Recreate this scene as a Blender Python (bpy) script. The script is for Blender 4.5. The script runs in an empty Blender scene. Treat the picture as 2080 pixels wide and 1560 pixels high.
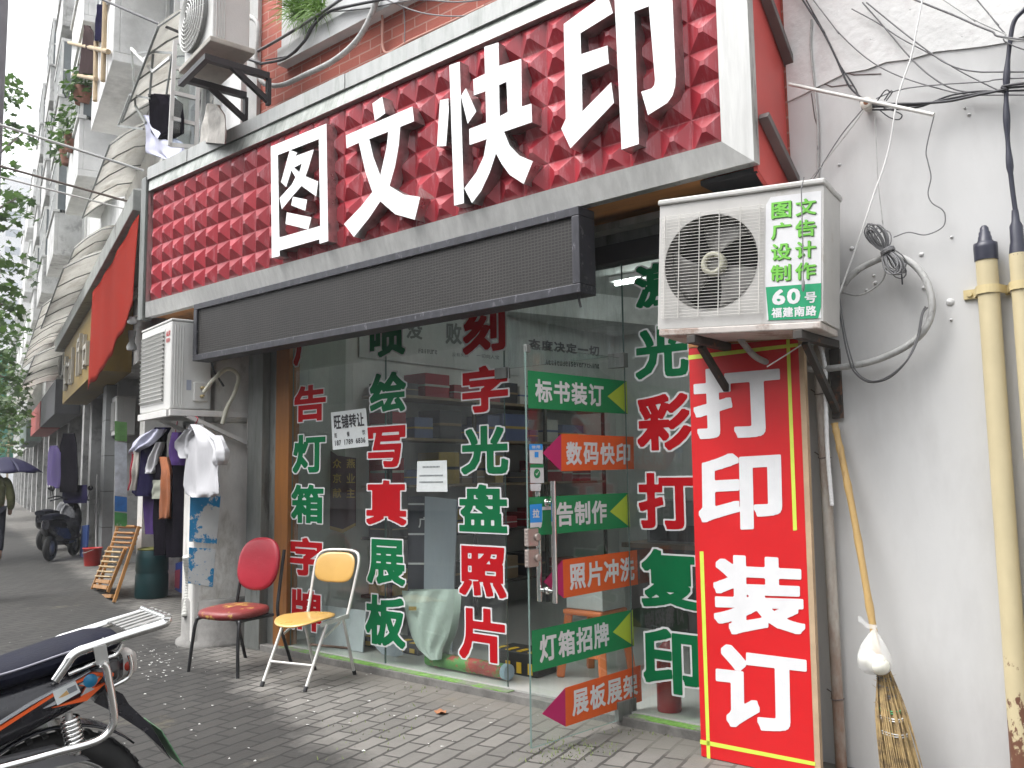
import bpy, bmesh, math, random
import numpy as np
from mathutils import Vector, Matrix
from mathutils.geometry import tessellate_polygon
random.seed(7)
sc = bpy.context.scene
COL = sc.collection
# ------------------------------------------------------------------ camera, world, sun, exposure
FPX, PCX, PCY, CAMH = 1780.0, 1040.0, 780.0, 1.38       # photograph pixels (2080 wide)
YAW, PIT, ROL = math.radians(40.364), math.radians(5.902), math.radians(-0.8)
FW = Vector((-math.sin(YAW)*math.cos(PIT), math.cos(YAW)*math.cos(PIT), math.sin(PIT)))
_r = Vector((math.cos(YAW), math.sin(YAW), 0)); _u = _r.cross(FW)
RT = math.cos(ROL)*_r + math.sin(ROL)*_u
UP = -math.sin(ROL)*_r + math.cos(ROL)*_u
CAMP = Vector((0, 0, CAMH))
cam = bpy.data.cameras.new('camera'); camo = bpy.data.objects.new('camera', cam); COL.objects.link(camo)
cam.sensor_fit = 'HORIZONTAL'; cam.sensor_width = 36; cam.lens = FPX/2080*36
cam.clip_start = 0.05; cam.clip_end = 2000
camo.matrix_world = Matrix(((RT.x, UP.x, -FW.x, 0), (RT.y, UP.y, -FW.y, 0), (RT.z, UP.z, -FW.z, CAMH), (0, 0, 0, 1)))
sc.camera = camo
SUN_EL, SUN_AZ = math.radians(62), math.radians(215)     # azimuth from +Y, clockwise
w = bpy.data.worlds.new('World'); sc.world = w; w.use_nodes = True
nt = w.node_tree; nt.nodes.clear()
wo = nt.nodes.new('ShaderNodeOutputWorld'); bg = nt.nodes.new('ShaderNodeBackground')
sky = nt.nodes.new('ShaderNodeTexSky'); sky.sky_type = 'NISHITA'; sky.sun_disc = False
sky.sun_elevation = SUN_EL; sky.sun_rotation = SUN_AZ; sky.air_density = 1.0; sky.dust_density = 4.0; sky.ozone_density = 1.0
hs = nt.nodes.new('ShaderNodeHueSaturation'); hs.inputs['Saturation'].default_value = 0.12    # cloud cover takes the blue out
nt.links.new(sky.outputs[0], hs.inputs['Color']); nt.links.new(hs.outputs[0], bg.inputs[0]); nt.links.new(bg.outputs[0], wo.inputs[0])
bg.inputs[1].default_value = 0.15
sl = bpy.data.lights.new('sun', 'SUN'); so = bpy.data.objects.new('sun', sl); COL.objects.link(so)
sl.energy = 0.8; sl.angle = math.radians(40); sl.color = (1, 0.975, 0.945)
so.rotation_euler = (math.pi/2 - SUN_EL, 0, math.pi - SUN_AZ); so.location = (0, 0, 30)
sc.view_settings.view_transform = 'Standard'; sc.view_settings.look = 'None'
sc.view_settings.exposure = 1.62; sc.view_settings.gamma = 1
sc.cycles.max_bounces = 8; sc.cycles.transparent_max_bounces = 16; sc.cycles.caustics_reflective = False
sc.cycles.use_denoising = True

# ------------------------------------------------------------------ placing: photo pixel -> point on a real plane
def ray(x, y): return (x-PCX)/FPX*RT - (y-PCY)/FPX*UP + FW
def PL(x, y, p0, n):
    d = ray(x, y); return CAMP + d*((Vector(p0)-CAMP).dot(n)/d.dot(n))
def UY(x, y, Y): return PL(x, y, (0, Y, 0), Vector((0, 1, 0)))
def UZ(x, y, z=0.0): return PL(x, y, (0, 0, z), Vector((0, 0, 1)))
LO = Vector((-6.25, 4.08, 0)); _a = math.radians(71.4)
LU = Vector((-math.sin(_a), math.cos(_a), 0)); LN = Vector((-math.cos(_a), -math.sin(_a), 0)); ZZ = Vector((0, 0, 1))
def UL(x, y, v): return PL(x, y, LO+LN*v, LN)             # on the angled row of houses, v metres out from its wall
def L(u_, v, z): return LO + LU*u_ + LN*v + ZZ*z
def Luz(x, y, v):
    q = UL(x, y, v) - LO; return q.dot(LU), q.z
V = Vector

# ------------------------------------------------------------------ mesh building
WLOC = {}
class MB:
    def __init__(s): s.v = []; s.f = []; s.m = []; s.sm = []
    def add(s, vs, fs, mat=0, smooth=False):
        b = len(s.v); s.v += [tuple(p) for p in vs]
        for f in fs: s.f.append([i+b for i in f]); s.m.append(mat); s.sm.append(smooth)
        return s
    def pbox(s, o, a, b, c, mat=0):                       # parallelepiped from a corner and three edges
        o, a, b, c = V(o), V(a), V(b), V(c)
        vs = [o, o+a, o+a+b, o+b, o+c, o+a+c, o+a+b+c, o+b+c]
        if a.cross(b).dot(c) < 0: fs = [(0,1,2,3),(7,6,5,4),(4,5,1,0),(5,6,2,1),(6,7,3,2),(7,4,0,3)]
        else: fs = [(3,2,1,0),(4,5,6,7),(0,1,5,4),(1,2,6,5),(2,3,7,6),(3,0,4,7)]
        return s.add(vs, fs, mat)
    def box(s, x0, x1, y0, y1, z0, z1, mat=0): return s.pbox((x0,y0,z0),(x1-x0,0,0),(0,y1-y0,0),(0,0,z1-z0),mat)
    def bar(s, p, q, w_, h_=None, up=ZZ, mat=0):          # rectangular bar from p to q
        p, q = V(p), V(q); d = q-p; h_ = h_ or w_
        a = d.cross(up)
        if a.length < 1e-6: a = d.cross(V((1,0,0)))
        a.normalize(); b = a.cross(d).normalized()
        return s.pbox(p-a*w_/2-b*h_/2, a*w_, b*h_, d, mat)
    def tube(s, pts, r, n=8, mat=0, cap=True, smooth=True):
        pts = [V(p) for p in pts]; rs = r if isinstance(r, (list, tuple)) else [r]*len(pts)
        vs = []; fs = []; t0 = None; a = None
        for i, p in enumerate(pts):
            t = (pts[min(i+1, len(pts)-1)] - pts[max(i-1, 0)])
            t = t.normalized() if t.length > 1e-9 else (t0 or V((0,0,1)))
            if a is None: a = t.orthogonal().normalized()
            else:
                a = a - t*a.dot(t)
                a = a.normalized() if a.length > 1e-6 else t.orthogonal().normalized()
            b = t.cross(a); t0 = t
            for k in range(n):
                an = 2*math.pi*k/n; vs.append(p + (a*math.cos(an)+b*math.sin(an))*rs[i])
        for i in range(len(pts)-1):
            for k in range(n): fs.append((i*n+k, i*n+(k+1)%n, (i+1)*n+(k+1)%n, (i+1)*n+k))
        s.add(vs, fs, mat, smooth)
        if cap:
            s.add(vs[:n], [tuple(range(n-1, -1, -1))], mat); s.add(vs[-n:], [tuple(range(n))], mat)
        return s
    def lathe(s, o, ax, prof, n=20, mat=0, smooth=True, cap=True):
        o, ax = V(o), V(ax).normalized(); a = ax.orthogonal().normalized(); b = ax.cross(a); vs = []; fs = []
        for r, h_ in prof:
            for k in range(n):
                an = 2*math.pi*k/n; vs.append(o + ax*h_ + (a*math.cos(an)+b*math.sin(an))*r)
        for i in range(len(prof)-1):
            for k in range(n): fs.append((i*n+k, i*n+(k+1)%n, (i+1)*n+(k+1)%n, (i+1)*n+k))
        s.add(vs, fs, mat, smooth)
        if cap:
            if prof[0][0] > 1e-5: s.add(vs[:n], [tuple(range(n-1, -1, -1))], mat)
            if prof[-1][0] > 1e-5: s.add(vs[-n:], [tuple(range(n))], mat)
        return s
    def prism(s, loops, d, mat=0, smat=None, back=True):  # outline + holes (3-D points), thickness vector d pointing to the back
        d = V(d); smat = mat if smat is None else smat
        loops = [[V(p) for p in lp] for lp in loops]; flat = [p for lp in loops for p in lp]
        nrm = V((0,0,0)); lp = loops[0]
        for i in range(len(lp)): nrm += lp[i].cross(lp[(i+1) % len(lp)])
        if nrm.dot(d) > 0: loops = [lp[::-1] for lp in loops]; flat = [p for lp in loops for p in lp]
        if len(loops) == 1 and len(flat) <= 4: tri = [tuple(range(len(flat)))]
        else:
            tri = []
            for t in tessellate_polygon(loops):
                a, b, c = (flat[i] for i in t)
                tri.append(t if (b-a).cross(c-a).dot(d) < 0 else (t[0], t[2], t[1]))
        s.add(flat, tri, mat)
        if back: s.add([p+d for p in flat], [tuple(reversed(t)) for t in tri], smat)
        for k, lp in enumerate(loops):
            n = len(lp); area = V((0,0,0))
            for i in range(n): area += lp[i].cross(lp[(i+1) % n])
            hole = k > 0 and area.dot(d) < 0
            vs = lp + [p+d for p in lp]
            fs = [(i, i+n, (i+1) % n+n, (i+1) % n) for i in range(n)]
            if hole: fs = [tuple(reversed(f)) for f in fs]
            s.add(vs, fs, smat)
        return s
    def grid(s, fn, nu, nv, mat=0, smooth=True, closeu=False):
        vs = [fn(i/nu, j/nv) for j in range(nv+1) for i in range(nu+1)]
        fs = [(j*(nu+1)+i, j*(nu+1)+i+1, (j+1)*(nu+1)+i+1, (j+1)*(nu+1)+i) for j in range(nv) for i in range(nu)]
        return s.add(vs, fs, mat, smooth)
    def obj(s, name, mats, parent=None, bevel=0, sub=0, solid=0, kind=None):
        mats = mats if isinstance(mats, (list, tuple)) else [mats]
        me = bpy.data.meshes.new(name); l = WLOC.get(parent.name, V((0,0,0))) if parent else V((0,0,0))
        me.from_pydata([(p[0]-l.x, p[1]-l.y, p[2]-l.z) for p in s.v], [], s.f)
        for m in mats: me.materials.append(m)
        me.polygons.foreach_set('material_index', s.m); me.polygons.foreach_set('use_smooth', s.sm); me.update()
        o = bpy.data.objects.new(name, me); COL.objects.link(o)
        if parent: o.parent = parent; WLOC[o.name] = l
        if solid: md = o.modifiers.new('thickness', 'SOLIDIFY'); md.thickness = solid; md.offset = 0
        if bevel: md = o.modifiers.new('edge', 'BEVEL'); md.width = bevel; md.segments = 2; md.limit_method = 'ANGLE'; md.angle_limit = 0.7
        if sub: md = o.modifiers.new('smooth', 'SUBSURF'); md.levels = sub; md.render_levels = sub
        if kind: o['kind'] = kind
        return o
def tag(o, label, cat, group=None, kind=None):
    o['label'] = label; o['category'] = cat
    if group: o['group'] = group
    if kind: o['kind'] = kind
    return o
def thing(name, label, cat, loc=(0,0,0), group=None):
    o = bpy.data.objects.new(name, None); COL.objects.link(o); o.location = loc; o.empty_display_size = 0.1
    WLOC[o.name] = V(loc); return tag(o, label, cat, group)
def copy_tree(o, loc, rz, label, group=None):
    def cp(a, par):
        c = a.copy(); COL.objects.link(c); c.parent = par
        for ch in a.children: cp(ch, c)
        return c
    r = cp(o, None); r.location = loc; r.rotation_euler = (0, 0, rz); r['label'] = label
    if group: r['group'] = group
    return r
def spline(pts, n=8):                                     # Catmull-Rom through the points
    pts = [V(p) for p in pts]; P = [pts[0]*2-pts[1]] + pts + [pts[-1]*2-pts[-2]]; out = []
    for i in range(1, len(P)-2):
        for k in range(n):
            t = k/n; a, b, c, d = P[i-1], P[i], P[i+1], P[i+2]
            out.append(0.5*((2*b) + (c-a)*t + (2*a-5*b+4*c-d)*t*t + (3*b-a-3*c+d)*t**3))
    return out + [pts[-1]]
def sag(p, q, d, n=14):
    p, q = V(p), V(q); return [p.lerp(q, i/n) - ZZ*d*4*(i/n)*(1-i/n) for i in range(n+1)]

# ------------------------------------------------------------------ bold lettering: distance field of a glyph, contoured into a mesh
_G = {}
def glyph_sdf(ch, N=84):
    if ch in _G: return _G[ch]
    cu = bpy.data.curves.new('lettering', 'FONT'); cu.body = ch; cu.resolution_u = 3
    o = bpy.data.objects.new('lettering', cu); COL.objects.link(o)
    me = bpy.data.meshes.new_from_object(o.evaluated_get(bpy.context.evaluated_depsgraph_get()))
    co = np.array([v.co[:2] for v in me.vertices]); me.calc_loop_triangles()
    tris = np.array([t.vertices[:] for t in me.loop_triangles])
    ec = {}
    for t in tris:
        for i in range(3):
            k = tuple(sorted((int(t[i]), int(t[(i+1) % 3])))); ec[k] = ec.get(k, 0)+1
    ed = np.array([k for k, c in ec.items() if c == 1])
    bpy.data.objects.remove(o); bpy.data.curves.remove(cu); bpy.data.meshes.remove(me)
    lo, hi = co.min(0), co.max(0); pad = 0.1
    gx = np.linspace(lo[0]-pad, hi[0]+pad, N); gy = np.linspace(lo[1]-pad, hi[1]+pad, N)
    PX, PY = np.meshgrid(gx, gy); P = np.stack([PX.ravel(), PY.ravel()], 1)
    ins = np.zeros(len(P), bool)
    for t in tris:
        a, b, c = co[t]
        d1 = (P[:,0]-b[0])*(a[1]-b[1])-(a[0]-b[0])*(P[:,1]-b[1])
        d2 = (P[:,0]-c[0])*(b[1]-c[1])-(b[0]-c[0])*(P[:,1]-c[1])
        d3 = (P[:,0]-a[0])*(c[1]-a[1])-(c[0]-a[0])*(P[:,1]-a[1])
        ins |= ~(((d1 < 0)|(d2 < 0)|(d3 < 0)) & ((d1 > 0)|(d2 > 0)|(d3 > 0)))
    A = co[ed[:,0]]; B = co[ed[:,1]]; AB = B-A; L2 = (AB**2).sum(1)+1e-12
    t = np.clip(((P[:,None]-A)*AB).sum(2)/L2, 0, 1); D = np.abs(P[:,None]-(A+AB*t[...,None]))
    d = ((D**8).sum(2)**0.125).min(1); d[ins] *= -1
    _G[ch] = (gx, gy, d.reshape(N, N), lo, hi); return _G[ch]
def glyph(mb, ch, q, bold=0.03, fit=None, mat=0, lift=(0,0,0)):
    """q: world points TL, TR, BR, BL; the glyph grown by `fit` fills them, drawn grown by `bold`."""
    gx, gy, S, lo, hi = glyph_sdf(ch); fit = bold if fit is None else fit
    S = S - bold; ny, nx = S.shape; TL, TR, BR, BL = (V(p)+V(lift) for p in q)
    x0, x1, y0, y1 = lo[0]-fit, hi[0]+fit, lo[1]-fit, hi[1]+fit
    rt_ = 0.62 if ch in '0123456789' else 0.35
    if x1-x0 < rt_*(y1-y0): m = (rt_*(y1-y0)-(x1-x0))/2; x0 -= m; x1 += m
    if y1-y0 < 0.35*(x1-x0): m = (0.8*(x1-x0)-(y1-y0))/2; y0 -= m; y1 += m
    def W(x, y):
        a = (x-x0)/(x1-x0); b = (y-y0)/(y1-y0)
        return (BL.lerp(BR, a)).lerp(TL.lerp(TR, a), b)
    full = (S[:-1,:-1] < 0)&(S[1:,:-1] < 0)&(S[:-1,1:] < 0)&(S[1:,1:] < 0)
    none = (S[:-1,:-1] >= 0)&(S[1:,:-1] >= 0)&(S[:-1,1:] >= 0)&(S[1:,1:] >= 0)
    vs = []; fs = []
    for j in range(ny-1):
        i = 0
        while i < nx-1:
            if full[j, i]:
                k = i
                while k < nx-1 and full[j, k]: k += 1
                b = len(vs); vs += [W(gx[i],gy[j]), W(gx[k],gy[j]), W(gx[k],gy[j+1]), W(gx[i],gy[j+1])]; fs.append((b,b+1,b+2,b+3)); i = k
            else:
                if not none[j, i]:
                    cs = [(gx[i],gy[j],S[j,i]), (gx[i+1],gy[j],S[j,i+1]), (gx[i+1],gy[j+1],S[j+1,i+1]), (gx[i],gy[j+1],S[j+1,i])]; pl = []
                    for a in range(4):
                        p, r = cs[a], cs[(a+1) % 4]
                        if p[2] < 0: pl.append(W(p[0], p[1]))
                        if (p[2] < 0) != (r[2] < 0):
                            t = p[2]/(p[2]-r[2]); pl.append(W(p[0]+(r[0]-p[0])*t, p[1]+(r[1]-p[1])*t))
                    if len(pl) >= 3: b = len(vs); vs += pl; fs.append(tuple(range(b, b+len(pl))))
                i += 1
    mb.add(vs, fs, mat)
def line_text(mb, s, q, bold=0.03, gap=0.12, mat=0, lift=(0,0,0)):   # a row of characters across a quad
    TL, TR, BR, BL = (V(p) for p in q)
    wd = [0.55 if c.isascii() else 1.0 for c in s]; tot = sum(wd) + gap*(len(s)-1); x = 0
    for c, w_ in zip(s, wd):
        a, b = x/tot, (x+w_)/tot; x += w_+gap
        if c != ' ':
            hh = 1.0
            glyph(mb, c, [TL.lerp(TR,a), TL.lerp(TR,b), BL.lerp(BR,b), BL.lerp(BR,a)], bold, mat=mat, lift=lift)

# ------------------------------------------------------------------ materials
def _n(nt, t, **k):
    n = nt.nodes.new(t)
    for a, b in k.items(): setattr(n, a, b)
    return n
def M(name, col, rough=0.6, metal=0.0, v=0.12, s=4.0, bump=0.0, bs=40.0, col2=None, th=0.58, sw=0.1, s2=3.0, stretch=(1,1,1), spec=0.5, coat=0, rv=0.1, emit=None, trans=0, zk=0, z0=1.0, transl=0):
    m = bpy.data.materials.new(name); m.use_nodes = True; nt = m.node_tree; p = nt.nodes['Principled BSDF']; lk = nt.links.new
    tc = _n(nt, 'ShaderNodeTexCoord'); mp = _n(nt, 'ShaderNodeMapping'); mp.inputs['Scale'].default_value = stretch
    lk(tc.outputs['Object'], mp.inputs['Vector'])
    n1 = _n(nt, 'ShaderNodeTexNoise'); n1.inputs['Scale'].default_value = s; n1.inputs['Detail'].default_value = 8; n1.inputs['Roughness'].default_value = 0.65
    lk(mp.outputs[0], n1.inputs['Vector'])
    r1 = _n(nt, 'ShaderNodeValToRGB'); r1.color_ramp.elements[0].position = 0.3; r1.color_ramp.elements[1].position = 0.7
    r1.color_ramp.elements[0].color = (*[c*(1-v) for c in col], 1); r1.color_ramp.elements[1].color = (*[min(1, c*(1+v)) for c in col], 1)
    lk(n1.outputs['Fac'], r1.inputs[0]); out = r1.outputs[0]
    if col2:
        n2 = _n(nt, 'ShaderNodeTexNoise'); n2.inputs['Scale'].default_value = s2; n2.inputs['Detail'].default_value = 9; n2.inputs['Roughness'].default_value = 0.7
        mp2 = _n(nt, 'ShaderNodeMapping'); mp2.inputs['Scale'].default_value = stretch; mp2.inputs['Location'].default_value = (3.1, 7.7, 1.3)
        lk(tc.outputs['Object'], mp2.inputs['Vector']); lk(mp2.outputs[0], n2.inputs['Vector'])
        r2 = _n(nt, 'ShaderNodeValToRGB'); r2.color_ramp.elements[0].position = th-sw/2; r2.color_ramp.elements[1].position = th+sw/2
        r2.color_ramp.elements[0].color = (0,0,0,1); r2.color_ramp.elements[1].color = (1,1,1,1)
        if zk:
            sz = _n(nt, 'ShaderNodeSeparateXYZ'); lk(tc.outputs['Object'], sz.inputs[0]); mz = _n(nt, 'ShaderNodeMapRange'); mz.inputs['From Min'].default_value = 0; mz.inputs['From Max'].default_value = z0; mz.inputs['To Min'].default_value = zk; mz.inputs['To Max'].default_value = 0
            az = _n(nt, 'ShaderNodeMath', operation='ADD'); lk(sz.outputs['Z'], mz.inputs['Value']); lk(mz.outputs[0], az.inputs[0]); lk(n2.outputs['Fac'], az.inputs[1]); lk(az.outputs[0], r2.inputs[0])
        else: lk(n2.outputs['Fac'], r2.inputs[0])
        mx = _n(nt, 'ShaderNodeMix', data_type='RGBA'); lk(r2.outputs[0], mx.inputs[0]); lk(out, mx.inputs[6]); mx.inputs[7].default_value = (*col2, 1); out = mx.outputs[2]
    lk(out, p.inputs['Base Color'])
    p.inputs['Metallic'].default_value = metal; p.inputs['Specular IOR Level'].default_value = spec
    if rv:
        rr = _n(nt, 'ShaderNodeMapRange'); rr.inputs['To Min'].default_value = max(0.02, rough-rv); rr.inputs['To Max'].default_value = min(1, rough+rv)
        lk(n1.outputs['Fac'], rr.inputs['Value']); lk(rr.outputs[0], p.inputs['Roughness'])
    else: p.inputs['Roughness'].default_value = rough
    if coat: p.inputs['Coat Weight'].default_value = coat
    if trans: p.inputs['Transmission Weight'].default_value = trans
    if bump:
        nb = _n(nt, 'ShaderNodeTexNoise'); nb.inputs['Scale'].default_value = bs; nb.inputs['Detail'].default_value = 6
        lk(mp.outputs[0], nb.inputs['Vector'])
        b = _n(nt, 'ShaderNodeBump'); b.inputs['Strength'].default_value = min(1, bump); b.inputs['Distance'].default_value = 0.01
        lk(nb.outputs['Fac'], b.inputs['Height']); lk(b.outputs[0], p.inputs['Normal'])
    if transl:
        tl = _n(nt, 'ShaderNodeBsdfTranslucent'); lk(out, tl.inputs[0]); mxs = _n(nt, 'ShaderNodeMixShader'); mxs.inputs[0].default_value = transl
        lk(p.outputs[0], mxs.inputs[1]); lk(tl.outputs[0], mxs.inputs[2]); lk(mxs.outputs[0], nt.nodes['Material Output'].inputs[0])
    if emit: p.inputs['Emission Color'].default_value = (*emit[:3], 1); p.inputs['Emission Strength'].default_value = emit[3]
    return m
def bricks(name, c1, c2, mort, bw, bh, ms=0.01, rot=(0,0,0), rough=0.8, bump=0.6, smooth=0.1, off=0.5, stain=None, dark=None, var=0.25, wobble=0.012):
    m = bpy.data.materials.new(name); m.use_nodes = True; nt = m.node_tree; p = nt.nodes['Principled BSDF']; lk = nt.links.new
    tc = _n(nt, 'ShaderNodeTexCoord'); mp = _n(nt, 'ShaderNodeMapping'); mp.inputs['Rotation'].default_value = rot
    lk(tc.outputs['Object'], mp.inputs['Vector'])
    nz = _n(nt, 'ShaderNodeTexNoise'); nz.inputs['Scale'].default_value = 9; nz.inputs['Detail'].default_value = 4
    wob = _n(nt, 'ShaderNodeVectorMath', operation='MULTIPLY_ADD'); wob.inputs[1].default_value = (wobble,)*3
    lk(tc.outputs['Object'], nz.inputs['Vector']); lk(nz.outputs['Color'], wob.inputs[0]); lk(mp.outputs[0], wob.inputs[2])
    b = _n(nt, 'ShaderNodeTexBrick'); b.offset = off; b.inputs['Scale'].default_value = 1; b.inputs['Brick Width'].default_value = bw; b.inputs['Row Height'].default_value = bh
    b.inputs['Mortar Size'].default_value = ms; b.inputs['Mortar Smooth'].default_value = smooth; b.inputs['Bias'].default_value = 0
    b.inputs['Color1'].default_value = (*c1, 1); b.inputs['Color2'].default_value = (*c2, 1); b.inputs['Mortar'].default_value = (*mort, 1)
    lk(wob.outputs[0], b.inputs['Vector'])
    n2 = _n(nt, 'ShaderNodeTexNoise'); n2.inputs['Scale'].default_value = 1.3; n2.inputs['Detail'].default_value = 10; n2.inputs['Roughness'].default_value = 0.7
    lk(tc.outputs['Object'], n2.inputs['Vector'])
    mr = _n(nt, 'ShaderNodeMapRange'); mr.inputs['From Min'].default_value = 0.25; mr.inputs['From Max'].default_value = 0.75; mr.inputs['To Min'].default_value = 1-var; mr.inputs['To Max'].default_value = 1+var
    lk(n2.outputs['Fac'], mr.inputs['Value'])
    mu = _n(nt, 'ShaderNodeVectorMath', operation='SCALE'); lk(b.outputs['Color'], mu.inputs[0]); lk(mr.outputs[0], mu.inputs['Scale']); out = mu.outputs[0]
    if stain: out = stain(nt, tc, out, p)
    lk(out, p.inputs['Base Color'])
    if not p.inputs['Roughness'].links: p.inputs['Roughness'].default_value = rough
    n3 = _n(nt, 'ShaderNodeTexNoise'); n3.inputs['Scale'].default_value = 60; n3.inputs['Detail'].default_value = 5; lk(tc.outputs['Object'], n3.inputs['Vector'])
    ad = _n(nt, 'ShaderNodeMath', operation='MULTIPLY_ADD'); ad.inputs[1].default_value = -1.0; lk(b.outputs['Fac'], ad.inputs[0])
    sm = _n(nt, 'ShaderNodeMath', operation='MULTIPLY'); sm.inputs[1].default_value = 0.35; lk(n3.outputs['Fac'], sm.inputs[0]); lk(sm.outputs[0], ad.inputs[2])
    bp = _n(nt, 'ShaderNodeBump'); bp.inputs['Strength'].default_value = bump; bp.inputs['Distance'].default_value = 0.01
    lk(ad.outputs[0], bp.inputs['Height']); lk(bp.outputs[0], p.inputs['Normal'])
    return m
def glassmat(name, tint=(0.93, 0.98, 0.95), rough=0.0, extra=0.0, dirt_sheen=0.0):
    m = bpy.data.materials.new(name); m.use_nodes = True; nt = m.node_tree; nt.nodes.clear(); lk = nt.links.new
    o = _n(nt, 'ShaderNodeOutputMaterial'); mx = _n(nt, 'ShaderNodeMixShader'); t = _n(nt, 'ShaderNodeBsdfTransparent'); g = _n(nt, 'ShaderNodeBsdfGlossy')
    t.inputs[0].default_value = (*tint, 1); g.inputs['Roughness'].default_value = rough; fr = _n(nt, 'ShaderNodeFresnel')
    ge = _n(nt, 'ShaderNodeNewGeometry'); io = _n(nt, 'ShaderNodeMath', operation='MULTIPLY_ADD'); io.inputs[1].default_value = 1/1.5-1.5; io.inputs[2].default_value = 1.5
    lk(ge.outputs['Backfacing'], io.inputs[0]); lk(io.outputs[0], fr.inputs[0])
    ad = _n(nt, 'ShaderNodeMath', operation='ADD'); ad.inputs[1].default_value = extra; lk(fr.outputs[0], ad.inputs[0])
    lk(ad.outputs[0], mx.inputs[0]); lk(t.outputs[0], mx.inputs[1]); lk(g.outputs[0], mx.inputs[2])
    if dirt_sheen:                                                # wiped streaks and dust film, also painting in milky street reflections
        tc = _n(nt, 'ShaderNodeTexCoord'); mp = _n(nt, 'ShaderNodeMapping'); mp.inputs['Scale'].default_value = (9, 9, 1.1); nz = _n(nt, 'ShaderNodeTexNoise'); nz.inputs['Scale'].default_value = 2.2; nz.inputs['Detail'].default_value = 8; nz.inputs['Roughness'].default_value = 0.7; nz.inputs['Distortion'].default_value = 0.6
        lk(tc.outputs['Object'], mp.inputs[0]); lk(mp.outputs[0], nz.inputs['Vector']); r_ = _n(nt, 'ShaderNodeMapRange'); r_.inputs['From Min'].default_value = 0.4; r_.inputs['From Max'].default_value = 0.75; r_.inputs['To Max'].default_value = dirt_sheen; lk(nz.outputs['Fac'], r_.inputs['Value'])
        df = _n(nt, 'ShaderNodeBsdfDiffuse'); df.inputs[0].default_value = (0.62, 0.68, 0.70, 1); m2 = _n(nt, 'ShaderNodeMixShader'); lk(r_.outputs[0], m2.inputs[0]); lk(mx.outputs[0], m2.inputs[1]); lk(df.outputs[0], m2.inputs[2]); lk(m2.outputs[0], o.inputs[0])
    else: lk(mx.outputs[0], o.inputs[0])
    return m
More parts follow.
